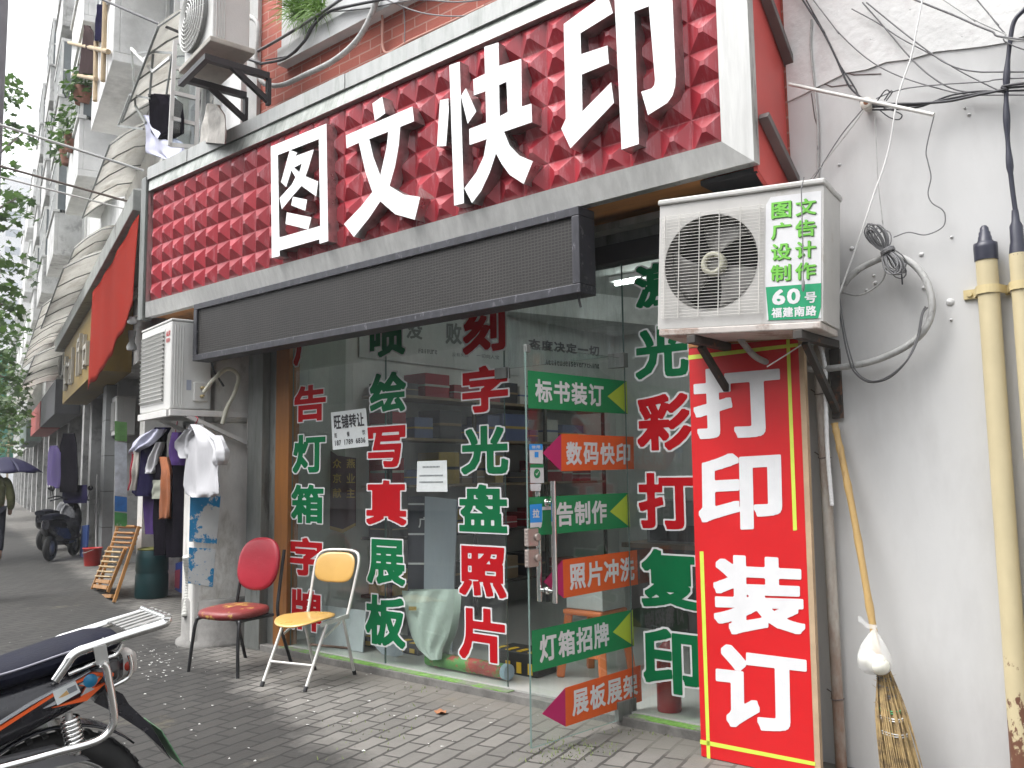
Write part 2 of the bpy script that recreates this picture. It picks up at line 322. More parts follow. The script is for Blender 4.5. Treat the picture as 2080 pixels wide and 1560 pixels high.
# ================================================================== materials of the place
def wet(nt, tc, out, p):                                   # damp darker patch of pavement nearer the road, with its own ragged edge
    lk = nt.links.new
    sp = _n(nt, 'ShaderNodeSeparateXYZ'); lk(tc.outputs['Object'], sp.inputs[0])
    a = _n(nt, 'ShaderNodeMath', operation='MULTIPLY_ADD'); a.inputs[1].default_value = 0.30; lk(sp.outputs['X'], a.inputs[0]); lk(sp.outputs['Y'], a.inputs[2])
    nz = _n(nt, 'ShaderNodeTexNoise'); nz.inputs['Scale'].default_value = 2.2; nz.inputs['Detail'].default_value = 9; nz.inputs['Roughness'].default_value = 0.7; lk(tc.outputs['Object'], nz.inputs['Vector'])
    b = _n(nt, 'ShaderNodeMath', operation='MULTIPLY_ADD'); b.inputs[1].default_value = 0.8; lk(nz.outputs['Fac'], b.inputs[0]); lk(a.outputs[0], b.inputs[2])
    mr = _n(nt, 'ShaderNodeMapRange'); mr.inputs['From Min'].default_value = 2.12; mr.inputs['From Max'].default_value = 2.36; mr.inputs['To Min'].default_value = 1; mr.inputs['To Max'].default_value = 0
    lk(b.outputs[0], mr.inputs['Value'])
    mx = _n(nt, 'ShaderNodeMix', data_type='RGBA', blend_type='MULTIPLY'); lk(mr.outputs[0], mx.inputs[0]); lk(out, mx.inputs[6]); mx.inputs[7].default_value = (0.235, 0.235, 0.235, 1)
    r = _n(nt, 'ShaderNodeMapRange'); r.inputs['To Min'].default_value = 0.92; r.inputs['To Max'].default_value = 0.78; lk(mr.outputs[0], r.inputs['Value']); lk(r.outputs[0], p.inputs['Roughness'])
    # sandy cement smeared over the pavers along the shop step
    ns = _n(nt, 'ShaderNodeTexNoise'); ns.inputs['Scale'].default_value = 3.1; ns.inputs['Detail'].default_value = 9; ns.inputs['Roughness'].default_value = 0.7; lk(tc.outputs['Object'], ns.inputs['Vector'])
    sy_ = _n(nt, 'ShaderNodeMath', operation='MULTIPLY_ADD'); sy_.inputs[1].default_value = 0.9; lk(ns.outputs['Fac'], sy_.inputs[0]); lk(sp.outputs['Y'], sy_.inputs[2])
    rs = _n(nt, 'ShaderNodeMapRange'); rs.inputs['From Min'].default_value = 4.22; rs.inputs['From Max'].default_value = 4.50; rs.inputs['To Max'].default_value = 0.75; lk(sy_.outputs[0], rs.inputs['Value'])
    sx_ = _n(nt, 'ShaderNodeMapRange'); sx_.inputs['From Min'].default_value = -6.6; sx_.inputs['From Max'].default_value = -5.6; lk(sp.outputs['X'], sx_.inputs['Value']); ms_ = _n(nt, 'ShaderNodeMath', operation='MULTIPLY'); lk(rs.outputs[0], ms_.inputs[0]); lk(sx_.outputs[0], ms_.inputs[1])
    mS = _n(nt, 'ShaderNodeMix', data_type='RGBA'); lk(ms_.outputs[0], mS.inputs[0]); lk(mx.outputs[2], mS.inputs[6]); mS.inputs[7].default_value = (0.155, 0.144, 0.126, 1); mx = mS
    # sandy stain and moss spots
    n2 = _n(nt, 'ShaderNodeTexNoise'); n2.inputs['Scale'].default_value = 1.7; n2.inputs['Detail'].default_value = 10; n2.inputs['Roughness'].default_value = 0.75; lk(tc.outputs['Object'], n2.inputs['Vector'])
    r2 = _n(nt, 'ShaderNodeMapRange'); r2.inputs['From Min'].default_value = 0.6; r2.inputs['From Max'].default_value = 0.72; r2.inputs['To Max'].default_value = 0.5; lk(n2.outputs['Fac'], r2.inputs['Value'])
    m2 = _n(nt, 'ShaderNodeMix', data_type='RGBA'); lk(r2.outputs[0], m2.inputs[0]); lk(mx.outputs[2], m2.inputs[6]); m2.inputs[7].default_value = (0.17, 0.15, 0.10, 1)
    n3 = _n(nt, 'ShaderNodeTexVoronoi'); n3.inputs['Scale'].default_value = 5.5; lk(tc.outputs['Object'], n3.inputs['Vector'])
    r3 = _n(nt, 'ShaderNodeMapRange'); r3.inputs['From Min'].default_value = 0.03; r3.inputs['From Max'].default_value = 0.05; r3.inputs['To Min'].default_value = 0.6; r3.inputs['To Max'].default_value = 0; lk(n3.outputs['Distance'], r3.inputs['Value'])
    m3 = _n(nt, 'ShaderNodeMix', data_type='RGBA'); lk(r3.outputs[0], m3.inputs[0]); lk(m2.outputs[2], m3.inputs[6]); m3.inputs[7].default_value = (0.42, 0.42, 0.40, 1)
    return m3.outputs[2]
PAVER = bricks('grey_pavers', (0.165,0.157,0.143), (0.112,0.107,0.098), (0.042,0.039,0.035), 0.23, 0.115, 0.009, rot=(0,0,math.radians(-102)), stain=wet, bump=0.6, wobble=0.022, var=0.32)
ASPH = M('asphalt', (0.05,0.05,0.052), 0.85, bump=0.5, bs=120)
CONC = M('concrete', (0.20,0.195,0.185), 0.85, v=0.25, s=6, bump=0.4, bs=30, col2=(0.10,0.095,0.09), th=0.6, sw=0.2)
KERB = M('kerb_stone', (0.17,0.165,0.155), 0.85, v=0.25, s=9, bump=0.4, bs=40, col2=(0.09,0.085,0.08), th=0.55, sw=0.2)
BRICK = bricks('painted_red_brick', (0.38,0.10,0.068), (0.32,0.08,0.055), (0.42,0.22,0.18), 0.25, 0.082, 0.006, rot=(math.radians(-90),0,0), bump=0.7, var=0.18)
RENDER = M('grey_render', (0.57,0.57,0.565), 0.9, v=0.05, s=1.6, bump=0.12, bs=22, col2=(0.49,0.485,0.48), th=0.60, sw=0.25, s2=1.2, stretch=(1.6,1,0.55), zk=0.22, z0=0.55)
RENDER2 = M('grey_render_upper', (0.68,0.68,0.67), 0.9, v=0.06, s=2, bump=0.4, bs=30, col2=(0.50,0.47,0.47), th=0.62, sw=0.2)
CRACK = M('crack_dark', (0.16,0.13,0.125), 0.9)
STEEL = M('brushed_steel', (0.64,0.64,0.62), 0.36, 0.25, v=0.10, s=3, stretch=(4,4,0.35), col2=(0.50,0.50,0.485), th=0.58, sw=0.35, s2=6)
STEELG = M('grimy_shaded_steel', (0.42,0.44,0.42), 0.5, 0.3, v=0.2, s=3, stretch=(4,4,0.5), col2=(0.20,0.22,0.20), th=0.5, sw=0.3, s2=4)  # streaky grime, plus the left band's dark street reflection put into the colour
STEELW = M('worn_steel_edge', (0.52,0.52,0.50), 0.42, 0.75, v=0.25, s=6, stretch=(4,4,0.5), col2=(0.14,0.14,0.13), th=0.62, sw=0.12, s2=9)
LETW = M('white_acrylic', (0.86,0.87,0.87), 0.35, v=0.03, coat=0.3)
LETS = M('letter_return_steel', (0.50,0.48,0.47), 0.3, 0.8, v=0.3, s=7, col2=(0.22,0.20,0.19), th=0.6, sw=0.2, s2=8)
TILE = M('red_relief_tile', (0.36,0.020,0.034), 0.34, v=0.12, s=6, coat=0.3, col2=(0.46,0.14,0.16), th=0.60, sw=0.16, s2=7, stretch=(3,1,0.5), rv=0.08)  # pink streaks: dust, with the sky's sheen on the relief painted in
REDP = M('red_end_panel', (0.55,0.085,0.075), 0.4, v=0.08, s=5)
ANGLE = M('dark_angle_steel', (0.16,0.145,0.14), 0.5, 0.4, v=0.2)
PLY = M('orange_plywood', (0.42,0.19,0.06), 0.7, v=0.2, s=5, stretch=(0.5,3,3), col2=(0.17,0.085,0.035), th=0.62)
WOODP = M('orange_wood_post', (0.26,0.105,0.026), 0.5, v=0.16, s=6, stretch=(4,4,0.4))
DARK = M('dark_metal', (0.035,0.034,0.036), 0.5, 0.3, v=0.2)
GREYM = M('grey_metal', (0.20,0.21,0.20), 0.5, 0.4, v=0.25, s=5, stretch=(3,3,0.5), col2=(0.11,0.11,0.10), th=0.6)
GLASS = glassmat('shop_glass', (0.87,0.925,0.90), extra=0.05, dirt_sheen=0.06); GLASSD = glassmat('dusty_sheen_glass', (0.82,0.90,0.88), extra=0.04, dirt_sheen=0.36)
GEDGE = M('green_glass_edge', (0.13,0.19,0.175), 0.2, v=0.1)
def flat(name, c, r=0.5, v=0.05, **k): return M(name, c, r, v=v, s=12, rv=0.05, **k)
VRED = flat('vinyl_red', (0.40,0.004,0.009), 0.6, spec=0.15); VGRN = flat('vinyl_green', (0.002,0.125,0.043), 0.6, spec=0.15); VWHT = flat('vinyl_white', (0.66,0.66,0.67))
VGRN2 = flat('sticker_green', (0.006,0.22,0.07)); VLIME = flat('sticker_lime', (0.44,0.58,0.05)); VORG = flat('sticker_orange', (0.72,0.11,0.018)); VMAG = flat('sticker_magenta', (0.46,0.012,0.12))
BREDM = M('board_red', (0.56,0.012,0.015), 0.35, v=0.05, s=5, rv=0.05); VYEL = flat('line_yellow', (0.58,0.68,0.08)); BLK = flat('print_black', (0.03,0.03,0.035), 0.6)
PAPER = flat('paper', (0.68,0.72,0.72), 0.8); BLUE = flat('card_blue', (0.02,0.28,0.75)); GOLD = flat('gold_print', (0.55,0.36,0.05)); VLG = flat('print_lightgreen', (0.16,0.50,0.06)); DGRN = flat('print_shadow', (0.05,0.14,0.03))
TURF = M('worn_green_turf', (0.17,0.36,0.07), 0.9, v=0.35, s=30, bump=1, bs=220, col2=(0.22,0.23,0.19), th=0.53, sw=0.15, s2=6)
CHROME = M('polished_chrome', (0.75,0.75,0.74), 0.12, 1.0, v=0.05, rv=0.05)
WALLIN = M('interior_white_paint', (0.62,0.64,0.62), 0.7, v=0.05); FLOORT = M('pale_floor_tile', (0.42,0.42,0.40), 0.35, v=0.1)

# ================================================================== the setting
mb = MB(); mb.grid(lambda a, b: V((-140+a*200, -1.2+b*90, 0)), 40, 20, smooth=False); mb.obj('pavement', PAVER, kind='structure')
mb = MB(); mb.add([(-140,-60,-0.14),(60,-60,-0.14),(60,-1.2,-0.14),(-140,-1.2,-0.14)], [(0,1,2,3)]); mb.obj('road', ASPH, kind='structure')
mb = MB(); mb.box(-140, 60, -1.4, -1.203, -0.15, 0.005); mb.obj('kerb', CONC, bevel=0.01, kind='structure')
YG, YW = 4.27, 4.25
# shop building: upper red brick wall, room behind the glass
sb = thing('shop_building', 'red brick building whose ground floor holds the glass fronted shop under the fascia sign', 'building', (-4, 6, 0))
mb = MB(); mb.box(-6.62, -1.72, YW, YW+0.25, 2.72, 7.6); mb.obj('brick_wall', BRICK, sb)
RX0, RX1, RY1, RZ = -6.12, -1.72, 9.2, 3.4
mb = MB()
mb.box(RX0-0.15, RX0, YG+0.1, RY1, 0.06, RZ); mb.box(RX1, RX1+0.15, YG+0.3, RY1, 0.06, RZ); mb.box(RX0-0.15, RX1+0.15, RY1, RY1+0.15, 0.06, RZ)
mb.obj('room_wall', WALLIN, sb)
mb = MB(); mb.box(RX0-0.15, RX1-0.005, YG-0.018, RY1-0.002, -0.05, 0.058); mb.obj('room_floor', FLOORT, sb)
mb = MB(); mb.box(RX0-0.15, RX1+0.15, YW+0.26, RY1+0.15, RZ, RZ+0.15); mb.obj('room_ceiling', WALLIN, sb)
mb = MB(); mb.box(-6.62, -1.72, YW+0.26, RY1+0.15, 7.4, 7.6); mb.obj('roof', CONC, sb)
mb = MB(); mb.box(-6.62, -6.45, YW+0.26, RY1+0.15, RZ+0.16, 7.39); mb.box(-1.9, -1.72, YW+0.26, RY1+0.15, RZ+0.16, 7.39); mb.box(-6.44, -1.91, RY1, RY1+0.15, RZ+0.16, 7.39); mb.obj('rear_wall', CONC, sb)
# step with worn turf
mb = MB(); mb.box(-6.25, -1.70, 4.17, 4.248, -0.02, 0.05); mb.obj('door_step', KERB, sb, bevel=0.006)
mb = MB(); mb.box(-6.0, -3.62, 4.178, 4.243, 0.05, 0.056); mb.box(-2.75, -1.9, 4.178, 4.243, 0.05, 0.056); mb.obj('turf_strip', TURF, sb)
# window with pale surround above the brick
mb = MB(); a = UY(563, 132, YW-0.1); mb.box(a.x, -3.2, YW-0.10, YW-0.002, a.z, a.z+0.14); mb.box(a.x, a.x+0.30, YW-0.06, YW-0.002, a.z+0.141, 7.2)
mb.box(a.x+0.31, -3.2, YW-0.03, YW-0.002, a.z+0.141, a.z+0.5); mb.obj('window_surround', M('pale_surround', (0.55,0.56,0.56), 0.8, v=0.1, bump=0.2), sb)
mb = MB(); mb.box(-6.64, -6.48, YW-0.04, YW-0.002, 4.2, 7.4); mb.obj('corner_pilaster', M('pilaster_render', (0.45,0.45,0.44), 0.85, v=0.15), sb)

# grey wall on the right
gw = thing('rendered_wall', 'pale grey cracked rendered wall to the right of the shop', 'wall', (1, YW, 0))
mb = MB(); mb.box(-1.718, 9, YW, YW+0.3, -0.05, 7.5); mb.obj('wall', RENDER, gw)
def jag(x0, z0, x1, z1, n, amp): return [V((x0+(x1-x0)*i/n, YW-0.006, z0+(z1-z0)*i/n+random.uniform(-amp, amp))) for i in range(n+1)]
pts = [UY(x, y, YW) for x, y in [(1718,148),(1760,140),(1800,128),(1850,118),(1900,106),(1950,100),(2000,92),(2040,88)]]
top = [(p.x, YW-0.008, p.z+random.uniform(-0.008,0.008)) for p in pts]
top = [(-1.716, YW-0.008, top[0][2]-0.06)] + top + [(0.6, YW-0.008, top[-1][2]+0.08), (8.9, YW-0.008, top[-1][2]+0.3)]
mb = MB(); mb.prism([top + [(8.9, YW-0.008, 7.45), (-1.716, YW-0.008, 7.45)]], (0, 0.007, 0)); mb.obj('peeling_layer', RENDER2, gw)
mb = MB()
for pl in ([(1655,160),(1670,157),(1700,150),(1720,148),(1735,152),(1790,150)], [(1640,170),(1662,166),(1690,176),(1720,172),(1735,175)], [(1648,190),(1655,240),(1662,262)]):
    mb.tube([UY(x, y, YW-0.001) for x, y in pl], 0.003, 5)
for x, y in [(1672,163)]: mb.box(-1.66, -1.55, YW-0.003, YW-0.0005, UY(x,y,YW).z-0.03, UY(x,y,YW).z+0.004)
mb.obj('crack', CRACK, gw)
mb = MB()
for x, y, r_ in [(1770,80,0.018),(1850,20,0.02),(1955,75,0.012),(1968,233,0.012),(1730,505,0.016),(1778,575,0.014),(1872,517,0.016),(1877,585,0.016),(1930,614,0.026),(1700,470,0.01),(1775,560,0.01),(1760,590,0.012),(1933,482,0.01),(1932,650,0.01),(1710,78,0.01),(1705,335,0.012),(1960,220,0.008)]:
    p = UY(x, y, YW); mb.lathe((p.x, YW+0.004, p.z), (0,-1,0), [(r_*0.8,0),(r_*0.72,0.006),(r_*0.45,0.010),(0.0005,0.014)], 7)
mb.obj('plaster_dab', RENDER, gw)

# building across the street (seen only in the shop glass) and its trees are added with the trees below
ob = thing('facing_building', 'grey apartment building across the street mirrored in the shop glass', 'building', (-8, -16, 0))
mb = MB(); mb.box(-45, 25, -22, -16, 0, 11); mb.obj('wall', M('dull_render', (0.36,0.36,0.35), 0.9, v=0.2, s=1), ob)
mb = MB()
for i in range(22):
    for k in range(3): mb.box(-44+i*3.1, -42.4+i*3.1, -15.998, -15.94, 1.2+k*3.4, 2.9+k*3.4)
mb.obj('window', M('dull_window', (0.06,0.07,0.08), 0.15), ob)

# ================================================================== shop sign
SY = 3.83                                                   # base plane of the relief tiles
X0, X1, Z0, Z1 = -7.52, -1.865, 2.965, 3.995
sg = thing('fascia_sign', 'long red fascia of relief tiles with four big white raised characters', 'shop sign', (-4.7, 4.0, 2.85))
mb = MB(); mb.box(X0-0.02, X1+0.03, SY+0.002, YW-0.003, Z1+0.15, Z1+0.17); mb.box(X0-0.06, X1+0.12, SY+0.004, SY+0.05, Z0-0.1, Z1+0.14); mb.obj('backing', GREYM, sg)
nx, nz = 31, 6; tw, th_ = (X1-X0)/nx, (Z1-Z0)/nz; mb = MB()
for i in range(nx):
    for k in range(nz):
        x, z = X0+i*tw, Z0+k*th_; j = random.uniform(-0.004, 0.004); g = 0.0025; d = 0.046+random.uniform(-.003,.003); e = 0.43
        b0 = [(x+g,SY,z+g),(x+tw-g,SY,z+g),(x+tw-g,SY,z+th_-g),(x+g,SY,z+th_-g)]
        t0 = [(x+tw*e+j,SY-d,z+th_*e),(x+tw*(1-e)+j,SY-d,z+th_*e),(x+tw*(1-e)+j,SY-d,z+th_*(1-e)),(x+tw*e+j,SY-d,z+th_*(1-e))]
        mb.add(b0+t0, [(4,5,6,7),(0,1,5,4),(1,2,6,5),(2,3,7,6),(3,0,4,7)])
mb.add([(X0,SY+0.001,Z0),(X1,SY+0.001,Z0),(X1,SY+0.001,Z1),(X0,SY+0.001,Z1)], [(0,1,2,3)])
nt_ = TILE.node_tree; pb0 = nt_.nodes['Principled BSDF']; src_ = pb0.inputs['Base Color'].links[0].from_socket; ge_ = nt_.nodes.new('ShaderNodeNewGeometry'); mr_ = nt_.nodes.new('ShaderNodeMapRange'); mr_.inputs['To Min'].default_value = 0.80; mr_.inputs['To Max'].default_value = 1.15; vm_ = nt_.nodes.new('ShaderNodeVectorMath'); vm_.operation = 'SCALE'
nt_.links.new(ge_.outputs['Random Per Island'], mr_.inputs['Value']); nt_.links.new(src_, vm_.inputs[0]); nt_.links.new(mr_.outputs[0], vm_.inputs['Scale']); nt_.links.new(vm_.outputs[0], pb0.inputs['Base Color'])
mb.obj('tile_panel', TILE, sg)
# frame: sloping bands proud of the tiles, mitred
def band(mb, a, b, c, d, mat=0): mb.add([a,b,c,d], [(0,1,2,3)], mat)
FY = 3.79; O_ = 0.125; mb = MB(); ix0, ix1, iz0, iz1 = X0, X1, Z0, Z1; ox0, ox1, oz0, oz1 = X0-0.075, X1+0.145, Z0-0.125, Z1+0.125
YI = SY-0.05; YO = SY-0.012
A = [(ix0,YI,iz0),(ix1,YI,iz0),(ix1,YI,iz1),(ix0,YI,iz1)]; B = [(ox0,YO,oz0),(ox1,YO,oz0),(ox1,YO,oz1),(ox0,YO,oz1)]; Cc = [(p[0],SY+0.05,p[2]) for p in B]; Dd = [(p[0],SY+0.0,p[2]) for p in A]
for i in range(4):
    j = (i+1) % 4; mb.add([B[i],B[j],A[j],A[i]], [(0,1,2,3)], 2 if i > 1 else 0); mb.add([B[j],B[i],Cc[i],Cc[j]], [(0,1,2,3)], 1); mb.add([A[i],A[j],Dd[j],Dd[i]], [(0,1,2,3)], 1)
mb.obj('frame', [STEEL, STEELW, STEELG], sg)
mb = MB(); mb.box(ox0-0.09, ox0-0.003, FY, SY+0.05, oz0-0.02, oz1+0.03); mb.obj('end_trim', GREYM, sg, bevel=0.004)
mb = MB()
xs = [ox0, -6.9, -5.7, -4.75, -3.55, -2.6, ox1]
for i in range(6): mb.box(xs[i]+0.002, xs[i+1]-0.002, YO-0.02+0.004*(i % 2), YW-0.004, oz1+0.002, oz1+0.115)
mb.obj('top_flashing', M('pale_flashing', (0.40,0.41,0.40), 0.5, 0.3, v=0.15, s=3, stretch=(3,3,0.6), col2=(0.27,0.29,0.27), th=0.6, sw=0.2), sg)
# soffit and right end
mb = MB(); mb.box(ox0+0.02, ox1-0.32, SY+0.06, YW-0.003, oz0+0.01, oz0+0.03); mb.obj('soffit', PLY, sg)
mb = MB(); mb.box(ox1-0.319, ox1-0.02, SY+0.055, YW-0.004, oz0-0.03, oz0-0.004); mb.obj('soffit_plate', DARK, sg)
mb = MB(); mb.add([(ox1-0.01,SY+0.05,oz0-0.02),(ox1-0.01,YW-0.002,oz0-0.20),(ox1-0.01,YW-0.002,oz1+1.2),(ox1-0.01,SY+0.05,oz1+1.2)], [(0,1,2,3)])
mb.prism([[(ox1-0.012,SY+0.05,oz0-0.02),(ox1-0.012,YW-0.003,oz0-0.2),(ox1-0.012,YW-0.003,oz1+1.0),(ox1-0.012,SY+0.05,oz1+1.0)]], (-0.02,0,0)); mb.obj('end_panel', REDP, sg)
for (p, q) in (((1551,234),(1616,370)), ((1548,-30),(1612,150))):
    a = PL(*p, (ox1+0.02,0,0), V((1,0,0))); b = PL(*q, (ox1+0.02,0,0), V((1,0,0)))
    mb = MB(); mb.bar(a, b, 0.035, 0.05, up=V((1,0,0))); mb.obj('brace_bar', ANGLE, sg, bevel=0.003)
# raised characters, outlines taken in their real plane
LY = 3.725
def z5(*pts): return [UY(520+x/4, y/4, LY) for x, y in pts]
def zb(*pts): return [UY(1040+x/4, y/4, LY) for x, y in pts]
def src(*pts): return [UY(x, y, LY) for x, y in pts]
chars = [
 [[src((550,297.5),(663,251),(666.7,489.5),(648.8,495),(648.8,486),(568,509),(568,520),(552,523.8)), src((564.5,315),(647.5,282.5),(650.5,458.8),(567.5,482.5))],
  [z5((275,1218),(335,1240),(320,1268),(470,1213),(425,1370),(402,1432),(505,1475),(488,1595),(370,1510),(300,1590),(210,1700),(190,1610),(290,1500),(320,1440),(288,1385),(245,1520),(203,1480)), z5((310,1362),(372,1328),(352,1400))],
  [z5((300,1590+8),(415,1622),(400,1712),(285,1668))], [z5((250,1725),(450,1765),(425,1865),(240,1820))]],
 [[z5((945,840),(1025,785),(1050,920),(965,980))],
  [z5((730,1100),(1270,865),(1285,985),(1172,1030),(1160,1180),(1130,1350),(1085,1510),(1200,1580),(1335,1600),(1290,1785),(1130,1740),(1010,1635),(920,1770),(795,1925),(715,1820),(850,1680),(945,1560),(890,1400),(835,1160),(735,1205)),
   z5((920,1130),(1075,1070),(1060,1200),(1010,1425),(955,1280))]],
 [[z5((1495,815),(1563,800),(1566,900),(1545,1185),(1470,1190))], [z5((1570,530),(1655,500),(1690,1650),(1610,1670))], [z5((1664,780),(1705,715),(1790,905),(1720,1005))],
  [z5((1855,380),(1970,345),(1975,535),(2155,478),(2160,865),(2238,842),(2243,992),(2015,1070),(2060,1180),(2140,1265),(2250,1310),(2175,1495),(2060,1420),(1995,1330),(1950,1245),(1900,1400),(1830,1550),(1755,1650),(1692,1530),(1790,1400),(1850,1270),(1875,1130),(1735,1178),(1732,1048),(1870,995),(1865,740),(1770,775),(1765,645),(1860,600)),
   z5((1975,690),(2035,665),(2045,910),(1980,945))]],
 [[zb((420,195),(770,-60),(820,105),(555,270),(562,440),(775,370),(787,515),(567,605),(572,905),(805,668),(828,835),(475,1205),(400,1045),(437,965))],
  [zb((832,-30),(1295,-190),(1330,620),(1325,700),(1305,775),(1262,835),(1105,935),(1050,745),(1135,718),(1156,690),(1162,650),(1112,50),(993,95),(1030,1170),(890,1215))]]]
for ch in chars:
    mb = MB()
    for loops in ch: mb.prism(loops, (0, 0.095, 0), 0, 1)
    mb.obj('letter', [LETW, LETS], sg)

# ================================================================== dark message board hung under the sign
lb = thing('message_board', 'switched off black mesh message board hanging under the red fascia', 'display board', (-4.6, 3.85, 2.34))
bx0, bx1, bz0, bz1, by = -6.64, -2.70, 2.345, 2.82, 3.75
mb = MB(); f_ = 0.05
mb.box(bx0, bx1, by, by+0.15, bz0, bz0+f_); mb.box(bx0, bx1, by, by+0.15, bz1-f_, bz1); mb.box(bx0, bx0+f_, by, by+0.15, bz0+f_, bz1-f_); mb.box(bx1-f_, bx1, by, by+0.15, bz0+f_, bz1-f_)
mb.obj('frame', M('worn_black_frame', (0.05,0.05,0.058), 0.45, 0.4, v=0.3, s=8, col2=(0.24,0.24,0.26), th=0.64, sw=0.12, s2=10, stretch=(3,1,1)), lb, bevel=0.004)
SCR = bricks('led_mesh', (0.005,0.004,0.004), (0.007,0.005,0.005), (0.026,0.024,0.021), 0.024, 0.018, 0.003, rot=(math.radians(-90),0,0), bump=0.3, off=0.0, rough=0.6, var=0.6)
mb = MB(); mb.box(bx0+f_, bx1-f_, by+0.018, by+0.14, bz0+f_, bz1-f_); mb.obj('screen', SCR, lb)
mb = MB(); mb.tube([(-2.75,by+0.06,bz0),(-2.745,by+0.05,bz0-0.03),(-2.735,by+0.05,bz0-0.07)], 0.007); mb.obj('cable_end', DARK, lb)

# ================================================================== glass shopfront
sf = thing('glass_shopfront', 'glass shopfront covered in red and green vinyl characters', 'shopfront', (-4, YG, 0))
ZG = 2.605
panes = [(-5.98,-4.853,0.055,ZG), (-4.847,-3.70,0.055,ZG), (-2.775,-1.74,0.055,ZG), (-3.696,-2.779,2.062,ZG)]
for x0, x1, z0, z1 in panes:
    mb = MB(); mb.add([(x0,YG,z0),(x1,YG,z0),(x1,YG,z1),(x0,YG,z1)], [(0,1,2,3)], 0)
    for a, b in (((x0,z0),(x0,z1)), ((x1,z0),(x1,z1))): mb.add([(a[0],YG-0.001,a[1]),(a[0],YG+0.011,a[1]),(b[0],YG+0.011,b[1]),(b[0],YG-0.001,b[1])], [(0,1,2,3)], 1)
    mb.add([(x0,YG-0.001,z0),(x1,YG-0.001,z0),(x1,YG+0.011,z0),(x0,YG+0.011,z0)], [(0,1,2,3)], 1)
    mb.obj('glass_pane', [GLASSD if z0 > 1 else GLASS, GEDGE], sf)
mb = MB(); mb.box(-6.2, -1.73, YG-0.06, YG+0.06, ZG, ZG+0.11); mb.obj('head_rail', DARK, sf, bevel=0.004)
mb = MB(); mb.box(-6.2, -1.73, YG-0.05, YW-0.003, ZG+0.112, ZG+0.2); mb.box(-6.2,-1.73,YW-0.16,YW-0.06,ZG+0.16,ZG+0.2); mb.obj('shutter_rail', GREYM, sf)
mb = MB(); mb.box(-6.165, -5.985, YG-0.035, YG+0.07, 0.0, ZG); mb.obj('wood_post', WOODP, sf, bevel=0.004)
mb = MB(); mb.box(-6.47, -6.26, YG-0.10, YG+0.05, 0.0, ZG+0.1); mb.box(-6.255,-6.17,YG-0.03,YG+0.04,0,ZG+0.1); mb.obj('grey_post', GREYM, sf, bevel=0.004)
mb = MB(); mb.box(-5.93, -3.70, YG-0.012, YG+0.02, 0.045, 0.0565); mb.box(-2.77, -1.74, YG-0.012, YG+0.02, 0.045, 0.0565); mb.obj('bottom_channel', CHROME, sf)
mb = MB(); mb.box(-3.76,-3.66,YG-0.022,YG+0.022,2.0,2.07); mb.obj('patch_fitting', GREYM, sf, bevel=0.003); mb = MB(); mb.box(-2.87,-2.76,YG-0.024,YG+0.024,1.99,2.075); mb.obj('patch_fitting', GREYM, sf, bevel=0.003)
def vchar(ch, x0, y0, x1, y1, m):
    xc, yc = (x0+x1)/2, (y0+y1)/2
    a = UY(x0, yc, YG).x; b = UY(x1, yc, YG).x; zt = UY(xc, y0, YG).z; zb_ = UY(xc, y1, YG).z
    q = [(a,YG-0.004,zt),(b,YG-0.004,zt),(b,YG-0.004,zb_),(a,YG-0.004,zb_)]
    mb = MB(); glyph(mb, ch, q, 0.064, 0.064, 0); glyph(mb, ch, q, 0.035, 0.064, 1, lift=(0,-0.0015,0))
    mb.obj('vinyl_character', [VWHT, m], sf)
R_, G_ = VRED, VGRN
for row in [('广',596,640,665,742,R_),('告',597,780,665,858,R_),('灯',594,880,664,963,G_),('箱',591,982,660,1065,G_),('字',588,1090,658,1172,R_),('牌',588,1195,656,1283,R_),
            ('喷',750,634,826,727,G_),('绘',750,754,828,840,G_),('写',745,863,827,952,R_),('真',743,973,829,1069,R_),('展',745,1093,826,1190,G_),('板',741,1207,827,1315,G_),
            ('刻',938,610,1030,719,R_),('字',937,740,1036,840,R_),('光',935,862,1036,966,G_),('盘',931,981,1034,1084,G_),('照',931,1107,1032,1215,R_),('片',931,1232,1030,1346,R_),
            ('激',1288,530,1398,624,G_),('光',1288,658,1402,770,G_),('彩',1292,797,1408,918,R_),('打',1295,957,1414,1078,R_),('复',1300,1113,1424,1240,G_),('印',1304,1275,1430,1413,G_)]:
    vchar(*row)

# ================================================================== open glass door
dr = thing('glass_door', 'open frameless glass door covered in six arrow stickers', 'door', (-2.785, YG, 0.03))
DH, DL_ = V((-2.785, 4.30, 0)), V((-2.862, 3.475, 0)); DN = V((DH.y-DL_.y, -(DH.x-DL_.x), 0)).normalized()   # faces +X
def UD(x, y, o=0.0): return PL(x, y, DH+DN*o, DN)
mb = MB(); zt = 2.045; z0 = 0.03
mb.add([DL_+ZZ*z0, DH+ZZ*z0, DH+ZZ*zt, DL_+ZZ*zt], [(0,1,2,3)], 0)
for a, b in ((DL_+ZZ*z0, DL_+ZZ*zt), (DL_+ZZ*zt, DH+ZZ*zt), (DH+ZZ*z0, DL_+ZZ*z0)): mb.add([a-DN*0.006, a+DN*0.006, b+DN*0.006, b-DN*0.006], [(0,1,2,3)], 1)
mb.obj('glass_leaf', [GLASS, GEDGE], dr)
def arrow(quad, tri, txt, tq, cm, tm):
    mb = MB(); mb.add([UD(*p, 0.003) for p in reversed(quad)], [(0,1,2,3)], 0); mb.add([UD(*p, 0.0042) for p in reversed(tri)], [(0,1,2)], 1)
    line_text(mb, txt, [UD(*p, 0.0052) for p in tq], 0.03, 0.1, 2); mb.obj('arrow_sticker', [cm, tm, VWHT], dr)
